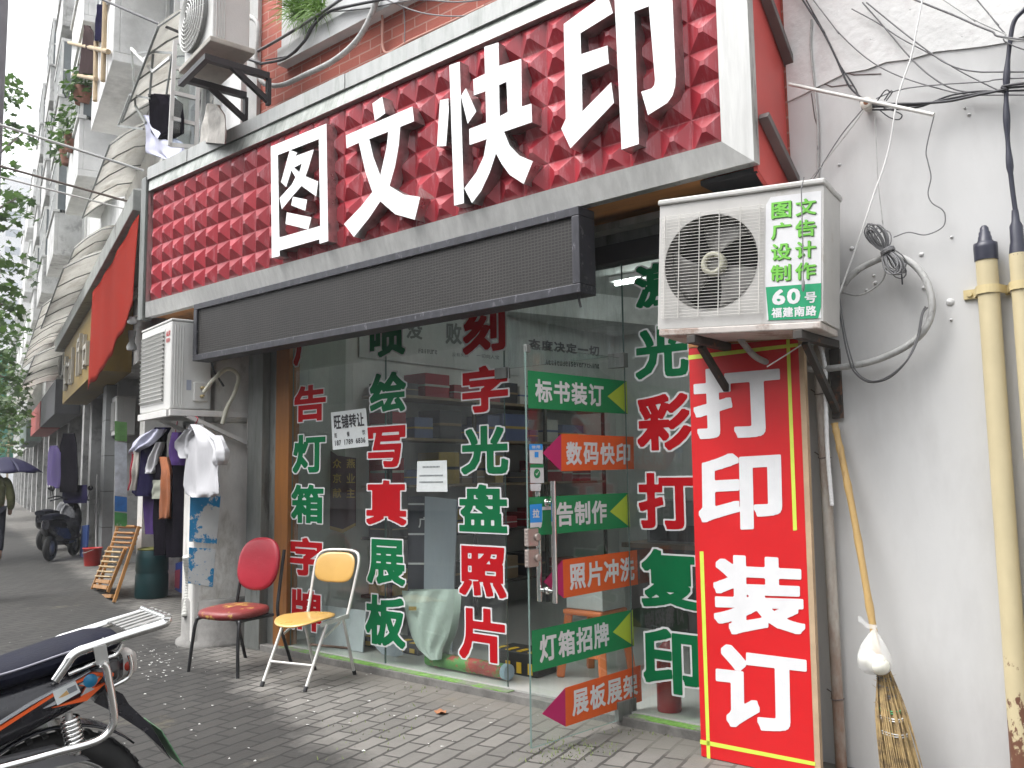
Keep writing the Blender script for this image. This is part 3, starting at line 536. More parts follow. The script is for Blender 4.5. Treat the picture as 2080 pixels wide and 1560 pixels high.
arrow([(1072,752),(1273,774),(1275,841),(1073,829)], [(1273,774),(1275,841),(1234,805)], '标书装订', [(1086,769),(1226,782),(1226,826),(1088,816)], VGRN2, VLIME)
arrow([(1140,881),(1287,887),(1288,953),(1140,957)], [(1140,881),(1140,957),(1102,920)], '数码快印', [(1150,897),(1280,901),(1280,943),(1150,945)], VORG, VMAG)
arrow([(1074,1010),(1277,1001),(1280,1071),(1076,1089)], [(1277,1001),(1280,1071),(1239,1039)], '广告制作', [(1092,1022),(1232,1016),(1233,1062),(1094,1073)], VGRN2, VLIME)
arrow([(1143,1137),(1294,1117),(1296,1187),(1145,1215)], [(1143,1137),(1145,1215),(1104,1182)], '照片冲洗', [(1156,1147),(1288,1130),(1289,1178),(1158,1199)], VORG, VMAG)
arrow([(1080,1281),(1285,1238),(1288,1312),(1081,1366)], [(1285,1238),(1288,1312),(1245,1284)], '灯箱招牌', [(1095,1291),(1236,1262),(1238,1311),(1097,1347)], VGRN2, VLIME)
arrow([(1148,1397),(1301,1351),(1304,1424),(1149,1476)], [(1148,1397),(1149,1476),(1101,1450)], '展板展架', [(1162,1404),(1294,1366),(1296,1411),(1163,1456)], VORG, VMAG)
def card(q, mats, extra=None, o=0.006):
    mb = MB(); mb.add([UD(*p, o) for p in reversed(q)], [(0,1,2,3)], 0)
    if extra: extra(mb)
    mb.obj('payment_sticker', mats, dr)
def e1(mb):
    mb.add([UD(*p, 0.0075) for p in [(1075,914),(1102,914),(1102,902),(1075,902)]], [(0,1,2,3)], 1)
    mb.add([UD(*p, 0.0075) for p in [(1086,929),(1094,929),(1094,918),(1086,918)]], [(0,1,2,3)], 1); line_text(mb, '信用', [UD(*p, 0.0085) for p in [(1080,905),(1097,905),(1097,911),(1080,911)]], 0.02, mat=0)
card([(1075,902),(1102,902),(1103,942),(1076,941)], [VWHT, BLUE], e1)
def e2(mb):
    mb.add([UD(*p, 0.0075) for p in [(1077,950),(1104,950),(1104,943),(1077,943)]], [(0,1,2,3)], 1)
    c = UD(1091, 962, 0.0075); t = (DH-DL_).normalized(); mb.add([c+(t*math.cos(k*math.pi/8)+ZZ*math.sin(k*math.pi/8))*0.024 for k in range(16)], [tuple(range(16))], 1)
    cc = c+DN*0.001; mb.add([cc+t*a+ZZ*b for a, b in [(-0.012,0.0),(-0.004,-0.01),(0.013,0.009),(0.010,0.012),(-0.004,-0.003),(-0.009,0.004)]], [(0,1,2,3,4,5)], 0)
card([(1077,943),(1104,943),(1105,981),(1077,981)], [VWHT, VGRN2], e2)
card([(1077,983),(1099,983),(1098,997),(1078,997)], [VWHT], None)
def e4(mb):
    line_text(mb, '拉', [UD(*p, 0.0085) for p in [(1082,1034),(1096,1034),(1096,1052),(1082,1052)]], 0.03, mat=1)
    mb.add([UD(*p, 0.0075) for p in [(1077,1072),(1100,1070),(1100,1061),(1077,1062)]], [(0,1,2,3)], 1)
card([(1076,1025),(1101,1023),(1101,1061),(1077,1063)], [BLUE, VWHT], e4)
t = (DH-DL_).normalized()
for o, ya, yb in ((0.055, 977, 1222), (-0.055, 1000, 1217)):
    a = UD(1120, 977, 0); b = UD(1121, 1222, 0); s_ = 1 if o > 0 else -1
    p = DL_ + t*0.135; zt_, zb_ = a.z, b.z
    mb = MB(); mb.tube([p+DN*o+ZZ*zb_, p+DN*o+ZZ*zt_], 0.0145, 14)
    for z in (zt_-0.11, zb_+0.06): mb.tube([p+DN*0.004*s_+ZZ*z, p+DN*o+ZZ*z], 0.009, 10); mb.lathe(p+DN*0.004*s_+ZZ*z, DN*s_, [(0.02,0),(0.02,0.006),(0.012,0.009)], 14)
    mb.obj('pull_handle', CHROME, dr)
LOCK = M('lock_steel', (0.42,0.36,0.33), 0.4, 0.7, v=0.2)
for y in (1091, 1133):
    c = UD(1084, y, 0); mb = MB(); q = V((DL_.x, DL_.y, c.z))
    mb.pbox(q-t*0.012-DN*0.014-ZZ*0.044, t*0.075, DN*0.028, ZZ*0.088); mb.lathe(q+t*0.05+DN*0.014, DN, [(0.02,0),(0.02,0.012),(0.012,0.014)], 16)
    for k in range(5): mb.pbox(q-t*0.0135-DN*0.008+ZZ*(-0.04+k*0.018), t*0.003, DN*0.016, ZZ*0.008)
    mb.obj('lock_plate', LOCK, dr, bevel=0.003)
mb = MB(); mb.pbox(DH-t*0.16-DN*0.016+ZZ*0.028, t*0.16, DN*0.032, ZZ*0.10); mb.obj('pivot_fitting', GREYM, dr, bevel=0.003)
mb = MB(); mb.pbox(DL_+t*0.0-DN*0.012+ZZ*2.01, t*0.03, DN*0.024, ZZ*0.04); mb.obj('corner_clip', GREYM, dr, bevel=0.003)
# ================================================================== right hand air conditioner
ACW = M('ivory_enamel', (0.50,0.49,0.47), 0.45, v=0.08, s=6, col2=(0.40,0.37,0.33), th=0.66, sw=0.15, s2=7)
FANB = M('fan_blade', (0.17,0.165,0.155), 0.5, v=0.3, s=9); WIRE = M('grille_wire', (0.58,0.565,0.53), 0.5, v=0.2); HUBM = M('fan_hub', (0.50,0.49,0.38), 0.5, v=0.15)
BRK = M('rusty_bracket', (0.06,0.055,0.05), 0.7, 0.3, v=0.3, col2=(0.20,0.09,0.05), th=0.6, s2=12)
ll, lr, ul, ur = UY(1336,669,3.70), UY(1672,655,3.80), UY(1332,423,3.70), UY(1662,376,3.80)
ux = ((lr-ll)+(ur-ul))/2; uz = ((ul-ll)+(ur-lr))/2; W_, H_ = ux.length, uz.length; ux.normalize(); uz = (uz - ux*uz.dot(ux)).normalized(); un = uz.cross(ux).normalized()   # un points into the wall
AC0 = ll
def AP(a, b, o=0.0): return AC0 + ux*(a*W_) + uz*(b*H_) - un*o
ac = thing('outdoor_unit', 'ivory air conditioner with one big fan and a green lettered sticker over the red board', 'air conditioner', tuple(AC0))
cx_, cz_, R0 = 0.335, 0.505, 0.23
circ = [AP(cx_, cz_) + ux*R0*math.cos(k*math.pi/18) + uz*R0*math.sin(k*math.pi/18) for k in range(36)]
mb = MB()
mb.prism([[AP(0,0), AP(1,0), AP(1,1), AP(0,1)], circ[::-1]], un*0.018, 0)
mb.pbox(AP(0,0)+un*0.018, ux*0.012, uz*H_, un*0.30); mb.pbox(AP(1,0)+un*0.018-ux*0.012, ux*0.012, uz*H_, un*0.30)
mb.pbox(AP(0,1)+un*0.019-uz*0.012+ux*0.013, ux*(W_-0.026), uz*0.012, un*0.298); mb.pbox(AP(0,0)+un*0.019+ux*0.013, ux*(W_-0.026), uz*0.012, un*0.298)
mb.pbox(AP(0,0)+un*0.31+uz*0.013+ux*0.013, ux*(W_-0.026), uz*(H_-0.026), un*0.008)
mb.obj('casing', ACW, ac, bevel=0.006)
mb = MB(); mb.pbox(AP(-0.01,1)-un*0.012+uz*0.001, ux*(W_*1.02), uz*0.028, un*0.345); mb.obj('lid', ACW, ac, bevel=0.008)
mb = MB(); mb.pbox(AP(0.01,0)-un*0.004-uz*0.034, ux*(W_*0.98), uz*0.033, un*0.32); mb.obj('base_tray', M('worn_base', (0.50,0.46,0.43), 0.6, v=0.2, s=9, col2=(0.24,0.16,0.12), th=0.6), ac, bevel=0.006)
mb = MB(); ring = [(R0+0.001,-0.002),(R0-0.004,0.01),(R0-0.012,0.035),(R0-0.012,0.12)]; mb.lathe(AP(cx_,cz_), un, ring, 40, cap=False); mb.obj('fan_ring', M('ring_plastic', (0.09,0.088,0.082), 0.7, v=0.15), ac)
mb = MB(); mb.lathe(AP(cx_,cz_)+un*0.121, un, [(0.0005,0),(R0-0.011,0.001)], 36, cap=False); mb.obj('cavity_shade_disc', M('cavity_shade_black', (0.006,0.006,0.006), 0.9), ac)  # black disc paints the shade deep behind the fan
fan = MB()
for k in range(3):
    a0 = math.radians(88+120*k)
    def bl(i, j, a0=a0):
        rr = 0.05 + (R0-0.062)*j; an = a0 + (i-0.5)*(0.95+0.55*j-0.25*j*j) - 0.25*j
        return AP(cx_,cz_) + un*(0.05+0.05*i) + ux*rr*math.cos(an) + uz*rr*math.sin(an)
    fan.grid(bl, 8, 6)
fo = fan.obj('fan', FANB, ac, solid=0.004)
mb = MB(); mb.lathe(AP(cx_,cz_)+un*0.07, -un, [(0.060,0),(0.060,0.035),(0.054,0.045),(0.036,0.047),(0.034,0.02)], 28, cap=False); hb_ = mb.obj('hub', HUBM, fo); mb = MB(); mb.lathe(AP(cx_,cz_)+un*0.048, -un, [(0.0345,0),(0.0005,0.002)], 20, cap=False); mb.obj('hub_core', FANB, hb_)
mb = MB()
x0_, x1_, z0_, z1_ = 0.025, 0.665, 0.085, 0.90
for k in range(34):
    b = z0_+(z1_-z0_)*k/33; mb.tube([AP(x0_,b,0.013), AP(x1_,b,0.013)], 0.0013, 5)
for a in (0.045, 0.14, 0.27, 0.395, 0.525, 0.64): mb.tube([AP(a,z0_-0.005,0.015), AP(a,z1_+0.005,0.015)], 0.0022, 6)
mb.obj('guard_grille', WIRE, ac)
mb = MB()
q = lambda a0,a1,b0,b1,o: [AP(a0,b0,o),AP(a1,b0,o),AP(a1,b1,o),AP(a0,b1,o)]
mb.add([AP(0.685,0.025,0.002),AP(0.99,0.02,0.002),AP(0.988,0.955,0.002),AP(0.70,0.955,0.002),AP(0.672,0.90,0.002),AP(0.672,0.3,0.002)], [(0,1,2,3,4,5)], 0)
mb.add([AP(0.695,0.025,0.0032),AP(0.975,0.02,0.0032),AP(0.99,0.10,0.0032),AP(0.99,0.275,0.0032),AP(0.676,0.275,0.0032)], [(0,1,2,3,4)], 1)
for r_, s in enumerate(('图文','广告','设计','制作')):
    b1 = 0.91-r_*0.158
    for c, ch in enumerate(s):
        a0 = 0.705+c*0.14; qq = [AP(a0,b1,0.004),AP(a0+0.115,b1,0.004),AP(a0+0.115,b1-0.125,0.004),AP(a0,b1-0.125,0.004)]
        glyph(mb, ch, qq, 0.022, mat=3, lift=ux*0.004-uz*0.004); glyph(mb, ch, qq, 0.022, mat=2, lift=-un*0.0012)
for ch, a0, a1, b1, b0 in (('6',0.715,0.79,0.25,0.135), ('0',0.80,0.875,0.25,0.135)): glyph(mb, ch, [AP(a0,b1,0.0045),AP(a1,b1,0.0045),AP(a1,b0,0.0045),AP(a0,b0,0.0045)], 0.035, mat=0)
glyph(mb, '号', [AP(0.90,0.215,0.0045),AP(0.965,0.215,0.0045),AP(0.965,0.135,0.0045),AP(0.90,0.135,0.0045)], 0.03, mat=0)
line_text(mb, '福建南路', [AP(0.712,0.115,0.0045),AP(0.965,0.115,0.0045),AP(0.965,0.04,0.0045),AP(0.712,0.04,0.0045)], 0.028, 0.1, mat=0)
mb.obj('sticker', [VWHT, flat('sticker_deepgreen',(0.012,0.30,0.135)), VLG, DGRN], ac)
mb = MB(); mb.tube([AP(0.9,1,0.03)+uz*0.035, AP(0.885,0.97,0.03), AP(0.895,0.6,0.03), AP(0.90,0.30,0.03)], 0.003, 6); mb.lathe(AP(0.90,0.31,0.03), -uz, [(0.002,0),(0.008,0.015),(0.007,0.05),(0.002,0.06)], 8); mb.obj('hanging_wire', CABLE := M('grey_cable', (0.22,0.22,0.22), 0.6, v=0.2), ac)
# brackets
for a in (0.22, 0.86):
    bk = thing('wall_bracket', 'rusty dark steel bracket under the left end of the ivory fan unit' if a < 0.5 else 'rusty dark steel bracket under the lettered end of the ivory fan unit', 'bracket', tuple(AP(a,0)), 'brackets under the ivory unit')
    p = AP(a,0)-uz*0.055-un*0.005; wl = V((p.x, YW-0.01, p.z)); mb = MB(); mb.bar(p, wl, 0.045, 0.04); mb.obj('arm', BRK, bk, bevel=0.004)
    mb = MB(); mb.bar(wl+V((0,-0.012,-0.022)), wl-ZZ*0.36+V((0,-0.012,0)), 0.05, 0.02, up=V((0,1,0))); mb.obj('plate', BRK, bk)
    mb = MB(); mb.bar(p+un*0.13-ZZ*0.021, wl-ZZ*0.32+V((0,-0.03,0)), 0.03, 0.03); mb.obj('strut', BRK, bk)

# ================================================================== red lettered board
TAN = M('board_edge', (0.42,0.30,0.19), 0.7, v=0.15, s=8)
BN = V((0, 1, -0.068)).normalized(); BP = V((0, 3.96, 0))
def UB(x, y, o=0.0): return PL(x, y, BP-BN*o, BN)
bd = thing('signboard', 'tall red board with large white characters leaning at the shop corner', 'signboard', (-1.9, 3.97, 0))
def clampz(p): return V((p.x, p.y - min(0,p.z-0.004)*0.068, max(p.z, 0.004)))
bl, br = UB(1425,1548), UB(1668,1580); br = V((br.x, br.y, bl.z)); tl, tr = UB(1399,672), UB(1630,645)
dz = 0.004-bl.z
bl = V((bl.x, 3.96, 0.004)); br = V((br.x, 3.96, 0.004))
mb = MB(); mb.prism([[bl, br, tr, tl]], BN*0.03); mb.obj('backing_board', [TAN], bd)
pl_, pr = UB(1399,708), UB(1621,686)
mb = MB(); a = bl.lerp(br, 0.955); mb.add([bl-BN*0.001, a-BN*0.001, pr-BN*0.001, pl_-BN*0.001], [(0,1,2,3)])
mb.prism([[pl_+ZZ*0.003-BN*0.0005, pr+ZZ*0.003-BN*0.0005, tr-BN*0.0005, tl-BN*0.0005]], BN*-0.004, 2)
for ql in ([(1398,722),(1621,697),(1621,704),(1398,731)], [(1597,690),(1604,689),(1619,1077),(1611,1078)], [(1421,1120),(1429,1120),(1443,1546),(1436,1545)], [(1422,1502),(1656,1548),(1656,1556),(1422,1511)]):
    mb.add([UB(*p, 0.0022+0.0004*(ql[0][0] > 1500)) for p in reversed(ql)], [(0,1,2,3)], 1)
mb.obj('print', [BREDM, VYEL, PLY], bd)
mb = MB()
for ch, q4 in (('打',[(1406,752),(1583,736),(1590,886),(1411,893)]), ('印',[(1418,925),(1586,915),(1590,1072),(1420,1080)]), ('装',[(1448,1125),(1632,1135),(1636,1290),(1451,1288)]), ('订',[(1453,1306),(1638,1330),(1642,1490),(1455,1478)])):
    glyph(mb, ch, [UB(*p, 0.0034) for p in q4], 0.037)
mb.obj('lettering', VWHT, bd)

# ================================================================== pipes on the grey wall
YEL = M('cream_yellow_paint', (0.56,0.48,0.30), 0.5, v=0.06, s=10, col2=(0.15,0.065,0.04), th=0.70, sw=0.03, s2=13, stretch=(1,1,0.6), zk=0.36, z0=0.85)
YELR = M('cream_paint_rusted', (0.58,0.47,0.25), 0.6, v=0.08, s=10, col2=(0.13,0.055,0.035), th=0.54, sw=0.04, s2=18, stretch=(1,1,0.7))
RUST = M('rusty_pipe_paint', (0.47,0.44,0.395), 0.75, v=0.2, s=8, col2=(0.24,0.135,0.09), th=0.6, zk=0.12, z0=1.2, sw=0.25, s2=6, stretch=(1,1,0.35), bump=0.4, bs=60)
BLKT = M('black_tape', (0.03,0.032,0.05), 0.4, v=0.3); PIPY = 4.19
def vpipe(name, label, xa, ya, xb, yb, r_, mats, yplane, extra=None, zsplit=None, group=None):
    a, b = UY(xa, ya, yplane), UY(xb, yb, yplane); x = (a.x+b.x)/2
    t_ = thing(name, label, 'pipe', (x, yplane, 0), group)
    return t_, x, a.z
p1, x1, zt1 = vpipe('gas_pipe', 'cream yellow wall pipe ending in a stepped black cap', 2002, 527, 2077, 1540, 0.043, None, PIPY, group='cream yellow pipes')
mb = MB(); mb.tube([(x1,PIPY,-0.03),(x1,PIPY,zt1)], 0.043, 20); mb.obj('tube', YEL, p1)
mb = MB(); mb.lathe((x1,PIPY,zt1-0.005), (0,0,1), [(0.047,0),(0.048,0.055),(0.047,0.075),(0.033,0.078),(0.032,0.085),(0.028,0.09),(0.027,0.105),(0.024,0.107),(0.023,0.125),(0.019,0.127),(0.017,0.145),(0.009,0.155),(0.001,0.157)], 20); mb.obj('end_cap', BLKT, p1)
p2, x2, zt2 = vpipe('gas_pipe', 'cream yellow wall pipe with a black cable rising out of it at the right edge', 2070, 515, 2140, 1500, 0.04, None, PIPY, group='cream yellow pipes')
mb = MB(); mb.tube([(x2,PIPY,-0.03),(x2,PIPY,zt2)], 0.036, 18); mb.obj('tube', YEL, p2)
cp = [UY(x, y, PIPY) for x, y in [(2420,-330),(2240,-160),(2130,-50),(2085,14),(2062,40),(2053,75),(2045,150),(2044,220),(2048,300),(2056,380),(2068,470),(2070,520)]]; mb = MB()
cs = spline(cp, 6); mb.tube(cs, [0.009+0.006*(0.5+0.5*math.sin(i*0.9)) if 32 < i < 52 else 0.010 for i in range(len(cs))], 8)
mb.lathe((x2,PIPY,zt2-0.01), (0,0,1), [(0.036,0),(0.03,0.05),(0.027,0.06),(0.026,0.13),(0.017,0.15),(0.013,0.2)], 14); mb.obj('cable', BLKT, p2)
zc = UY(2000,590,PIPY).z; cl = thing('pipe_clamp', 'cream clamp strap tying the two yellow pipes to the wall', 'clamp', (x1, YW, zc)); mb = MB()
for x, r_ in ((x1,0.048),(x2,0.041)):
    pts = [(x-r_-0.02,YW-0.002,zc)] + [(x+r_*math.cos(a), PIPY-r_*math.sin(a), zc) for a in [math.pi*(1-k/12) for k in range(13)]] + [(x+r_+0.02,YW-0.002,zc)]
    vs = [V(p)+ZZ*d for p in pts for d in (-0.018,0.018)]; mb.add(vs, [(2*i,2*i+2,2*i+3,2*i+1) for i in range(len(pts)-1)])
mb.box(x1-0.11, x1-0.05, YW-0.012, YW-0.001, zc-0.02, zc+0.02); mb.box(x1+0.055, x2-0.05, YW-0.012, YW-0.001, zc-0.022, zc+0.016); mb.lathe((x1-0.085,YW-0.012,zc),(0,-1,0),[(0.012,0),(0.012,0.008)],6); mb.lathe(((x1+x2)/2,YW-0.012,zc),(0,-1,0),[(0.012,0),(0.012,0.008)],6)
mb.obj('strap', M('strap_cream', (0.58,0.48,0.26), 0.5, v=0.1), cl, solid=0.003)
rp = thing('drain_pipe', 'rust stained grey brown drain pipe beside the red board', 'pipe', (UY(1690,1170,4.2).x, 4.2, 0)); xr = (UY(1664,800,4.2).x+UY(1712,1550,4.2).x)/2
pts = [(UY(x, y, 4.2).x*0.6+xr*0.4, 4.2, UY(x, y, 4.2).z) for x, y in [(1668,640),(1664,720),(1666,800),(1676,950),(1688,1170),(1700,1380)]]+[(xr+0.004,4.2,-0.02)]
mb = MB(); mb.tube(spline(pts, 6), 0.026, 14); mb.obj('tube', RUST, rp)
for y in (800, 930, 1416):
    z = UY(1680, y, 4.2).z; x = min(pts, key=lambda p: abs(p[2]-z))[0]; mb = MB(); mb.tube([(x+0.0285*math.cos(k*math.pi/8),4.2+0.0285*math.sin(k*math.pi/8),z+0.002*math.sin(k)) for k in range(17)], 0.003, 5); mb.tube([(x-0.028,4.2,z),(x-0.045,YW-0.004,z+0.015),(x-0.06,YW-0.02,z+0.03)], 0.003, 5); mb.obj('wire_tie', CRACK, rp)
cd = thing('conduit', 'white ribbed plastic conduit hanging open ended beside the rusty pipe', 'conduit', tuple(UY(1690,1027,4.16)))
cpts = spline([UY(x, y, 4.165) for x, y in [(1630,660),(1660,690),(1675,740),(1677,800),(1680,900),(1686,980),(1690,1027)]], 14); mb = MB()
mb.tube(cpts, [0.0095+0.0012*(i % 2) for i in range(len(cpts))], 10, smooth=False); mb.obj('tube', M('conduit_white', (0.72,0.72,0.72), 0.5, v=0.05), cd)
mb = MB(); mb.lathe(cpts[-1]-ZZ*0.001, (0,0,-1), [(0.0005,0),(0.008,0.0005)], 10, cap=False); mb.obj('end_shade_disc', DARK, cd)  # dark disc stands for the shade inside the conduit mouth

# ================================================================== cables on the wall
CB = M('black_cable', (0.035,0.035,0.04), 0.5, v=0.2); CG = M('pale_cable', (0.42,0.42,0.41), 0.6, v=0.25, s=14, col2=(0.25,0.25,0.24), th=0.6, s2=20); CW = M('white_cord', (0.78,0.78,0.77), 0.7, v=0.04); CM = M('mid_cable', (0.16,0.16,0.165), 0.6, v=0.2)
def cable(label, pts, r_, m, Y=4.22, name='cable', group=None, n=6):
    pts = list(pts)
    def ext(a, b):                                          # carry a run that leaves the frame on along the wall
        d = math.hypot(b[0]-a[0], b[1]-a[1]); return (b[0]+(b[0]-a[0])/d*700, b[1]+(b[1]-a[1])/d*700*(0.35 if b[0] > 2080 else 1))
    if pts[-1][0] > 2080: pts.append(ext(pts[-2], pts[-1]))
    if pts[0][1] < 0: pts.insert(0, ext(pts[1], pts[0]))
    mb = MB(); P = [UY(p[0], p[1], p[2] if len(p) > 2 else Y) for p in pts]; mb.tube(spline(P, 8), r_, n); return tag(mb.obj(name, m), label, 'cable', group)
G1 = 'loose cables on the grey wall'
cable('thick pale insulated hose looping out over the grey wall from the fan unit', [(1703,594),(1725,565),(1752,543),(1800,523),(1840,527),(1872,555),(1890,595),(1893,630),(1884,660),(1862,688),(1820,715),(1765,736),(1700,747),(1640,750),(1590,745),(1540,728,4.05),(1512,700,4.0),(1496,678,3.98)], 0.0155, CG, 4.17, 'hose', G1, 8)
cable('dark thin wire pair dropping from the fan unit side into a deep loop', [(1681,455,4.05),(1690,520),(1700,600),(1712,672),(1722,720),(1735,755),(1765,776),(1805,768),(1840,735),(1862,690),(1872,640),(1880,622)], 0.0045, CM, 4.15, group=G1)
cable('second dark wire of the deep loop, slightly inside the first', [(1684,455,4.05),(1694,520),(1705,600),(1716,672),(1728,722),(1742,757),(1772,774),(1808,762),(1845,728),(1866,685),(1874,640),(1884,624)], 0.0035, CM, 4.14, group=G1)
cable('black wire running from above the sign end down to the insulator', [(1624,-10),(1668,58),(1695,110),(1722,170),(1745,195),(1766,210)], 0.005, CB, 4.2, group=G1)
cable('second black wire beside it reaching below the insulator', [(1632,-10),(1672,62),(1705,130),(1728,165),(1742,190),(1752,222)], 0.004, CB, 4.2, group=G1)
cable('thin grey wire crossing from the sign end to the right edge', [(1648,-5),(1700,62),(1760,118),(1820,152),(1900,178),(1970,192),(2090,193)], 0.003, CM, 4.21, group=G1)
cable('dark wire sagging from the top edge to the middle right edge', [(1760,5),(1830,62),(1880,100),(1925,130),(1980,145),(2090,146)], 0.0035, CM, 4.2, group=G1)
cable('dark wire falling steeply from the top edge to the cable bundle', [(1752,5),(1790,48),(1850,118),(1895,158),(1940,182),(2000,190)], 0.0035, CM, 4.21, group=G1)
cable('short dark wire joining two sagging wires near the top', [(1730,18),(1780,45),(1830,78),(1900,115),(1960,150),(2045,192)], 0.003, CM, 4.215, group=G1)
cable('dark taut wire crossing the top right corner', [(1840,-8),(1930,28),(2010,62),(2090,82)], 0.0045, CM, 4.15, group=G1)
cable('pale taut wire crossing the top right corner', [(1905,-8),(1970,35),(2040,68),(2090,86)], 0.003, CG, 4.15, group=G1)
cable('thin wire falling right from the top edge into the black riser', [(1978,-8),(2010,30),(2040,66),(2090,104)], 0.003, CM, 4.18, group=G1)
for k, (l, dy, r_) in enumerate((('topmost black wire of the bundle running right from the insulator',0,0.006),('middle black wire of the bundle running right from the insulator',5,0.005),('lowest black wire of the bundle running right from the insulator',11,0.0045))):
    cable(l, [(1772,212+dy),(1820,211+dy),(1870,210+dy*0.6),(1930,205-dy),(1990,192-dy*0.6),(2040,182+dy*0.4),(2090,168+dy*1.4)], r_, CB, 4.17+0.01*k, group='wire bundle from the insulator')
cable('thin wire rising gently right from the insulator', [(1780,200),(1812,187),(1850,178),(1920,171),(2000,166),(2090,158)], 0.003, CM, 4.2, group=G1)
for k, (l, pp) in enumerate((('small upper loop of wire end at the insulator',[(1782,205),(1798,184),(1806,187),(1796,204),(1808,186),(1812,188),(1800,205)]), ('small lower loop of wire end at the insulator',[(1785,222),(1806,238),(1825,243),(1832,234),(1818,226),(1795,220)]))):
    cable(l, pp, 0.003, CB, 4.18, group='wire bundle from the insulator')
cable('white cord slanting down from the top edge past the fan unit', [(1875,-8),(1862,60),(1850,118),(1832,170),(1820,215),(1808,290),(1795,340),(1775,395),(1740,500),(1705,595),(1688,640)], 0.004, CW, 4.12, name='cord', group=G1)
cable('white cord stretched low across the top of the red board', [(1690,638,4.1),(1655,680,4.0),(1610,712,3.97),(1558,745,3.95)], 0.003, CW, name='cord', group=G1)
cable('thin pale cord from the insulator down to the coiled cable', [(1777,238),(1781,320),(1784,375),(1795,470)], 0.003, CG, 4.2, name='cord', group=G1)
cable('crooked dark wire dangling from the end of the white rod', [(1897,236),(1886,280),(1881,310),(1885,330),(1891,360),(1885,392),(1893,412),(1913,425),(1920,440),(1914,462),(1880,477),(1845,472),(1815,482)], 0.003, CM, 4.2, group=G1)
cable('thin grey lead on the wall above the fan unit', [(1648,40),(1647,100),(1655,180),(1661,260),(1661,372)], 0.006, CG, 4.235, group=G1)
cable('dark lead slanting from the insulator to the fan unit top', [(1752,222),(1705,280),(1650,368)], 0.0028, CM, 4.2, group=G1)
cable('pale lead slanting beside the dark lead to the fan unit top', [(1754,226),(1712,282),(1640,372)], 0.0025, CG, 4.2, group=G1)
mb = MB(); mb.tube([UY(1603,171,4.1), UY(1897,233,4.02)], 0.0085, 8); tag(mb.obj('rod', M('white_rod', (0.62,0.61,0.58), 0.6, v=0.15)), 'thin white rod sticking out of the sign end across the wall', 'rod')
ins = thing('insulator', 'white ceramic insulator with a brown centre holding wires', 'insulator', tuple(UY(1765,217,4.2))); c = UY(1765,217,4.24); mb = MB()
mb.lathe(c, (0.15,-1,-0.1), [(0.02,0),(0.026,0.01),(0.02,0.02),(0.02,0.035),(0.028,0.045),(0.028,0.075),(0.024,0.08),(0.011,0.081)], 18); mb.obj('body', M('ceramic', (0.62,0.58,0.52), 0.3, v=0.1), ins)
mb = MB(); mb.lathe(c+V((0.15,-1,-0.1)).normalized()*0.0815, (0.15,-1,-0.1), [(0.0005,0.001),(0.0115,0)], 14, cap=False); mb.obj('core', M('rust_brown', (0.18,0.07,0.03), 0.8), ins)
co = thing('cable_coil', 'bundle of thin grey cable tied up and hung inside the hose loop', 'cable coil', tuple(UY(1800,520,4.15))); c0 = UY(1805,510,4.15); mb = MB(); rg = random.Random(3)
axd = (UY(1830,560,4.15)-UY(1778,475,4.15)); al = axd.length; axd.normalize(); sd = axd.cross(V((0,-1,0))).normalized()
for k in range(15):
    w1, w2 = rg.uniform(0.02,0.065), rg.uniform(0.02,0.06); l1, l2 = rg.uniform(0.42,0.6)*al, rg.uniform(0.42,0.6)*al; o = rg.uniform(-0.02,0.02)
    pts = []
    for i in range(25):
        t_ = 2*math.pi*i/24; cx2 = math.cos(t_); sy = math.sin(t_); l = l1 if cx2 < 0 else l2; ww = (w1 if cx2 < 0 else w2)*abs(cx2)**0.7
        pts.append(c0 + axd*(cx2*l) + sd*(sy*ww+o) + V((0,-0.03+0.05*math.sin(k*2.1)*abs(cx2),0)))
    mb.tube(pts, 0.0032, 5)
mb.tube([c0+V((0,-0.02,0))+sd*0.03*math.cos(k*math.pi/5)+V((0,0.03*math.sin(k*math.pi/5),0))+axd*0.006*(k//10) for k in range(31)], 0.005, 5)
mb.obj('wire_loop', [CM], co)
cable('short grey cable tail under the coiled bundle', [(1800,545),(1792,570),(1765,592),(1738,600),(1705,592)], 0.005, CG, 4.19, group=G1)
cable('dark tail pointing down from the coiled bundle', [(1825,535),(1831,555),(1833,578)], 0.004, CB, 4.16, group=G1)

# ================================================================== bamboo broom and bag
BAM = M('bamboo', (0.50,0.33,0.13), 0.5, v=0.15, s=6, stretch=(3,3,0.5), col2=(0.30,0.19,0.08), th=0.62, s2=7); TWIG = M('broom_twig', (0.34,0.24,0.11), 0.85, v=0.35, s=30, col2=(0.16,0.11,0.06), th=0.55, s2=25)
A_, B_ = UY(1695,860,4.205), UY(1800,1400,4.07); foot = V((B_.x+(B_.x-A_.x)*0.36, B_.y-0.07, 0.012))
bm = thing('bamboo_broom', 'bamboo handled twig broom leaning head down on the grey wall', 'broom', (foot.x, foot.y, 0))
hd = (B_-A_); pts = []; rs = []
js = [0.0,0.03,0.10,0.25,0.47,0.71,0.93,1.0]
for i in range(len(js)-1):
    for k in range(5): t_ = js[i]+(js[i+1]-js[i])*k/5; pts.append(A_+hd*t_+V((0.006*math.sin(t_*5),0,0))); rs.append(0.0155 if k else 0.0185)
pts.append(B_); rs.append(0.016); mb = MB(); mb.tube(pts, rs, 12); mb.obj('handle', BAM, bm)
mb = MB(); rg = random.Random(5); dax = (foot-B_).normalized(); h0 = A_.lerp(B_, 0.93)
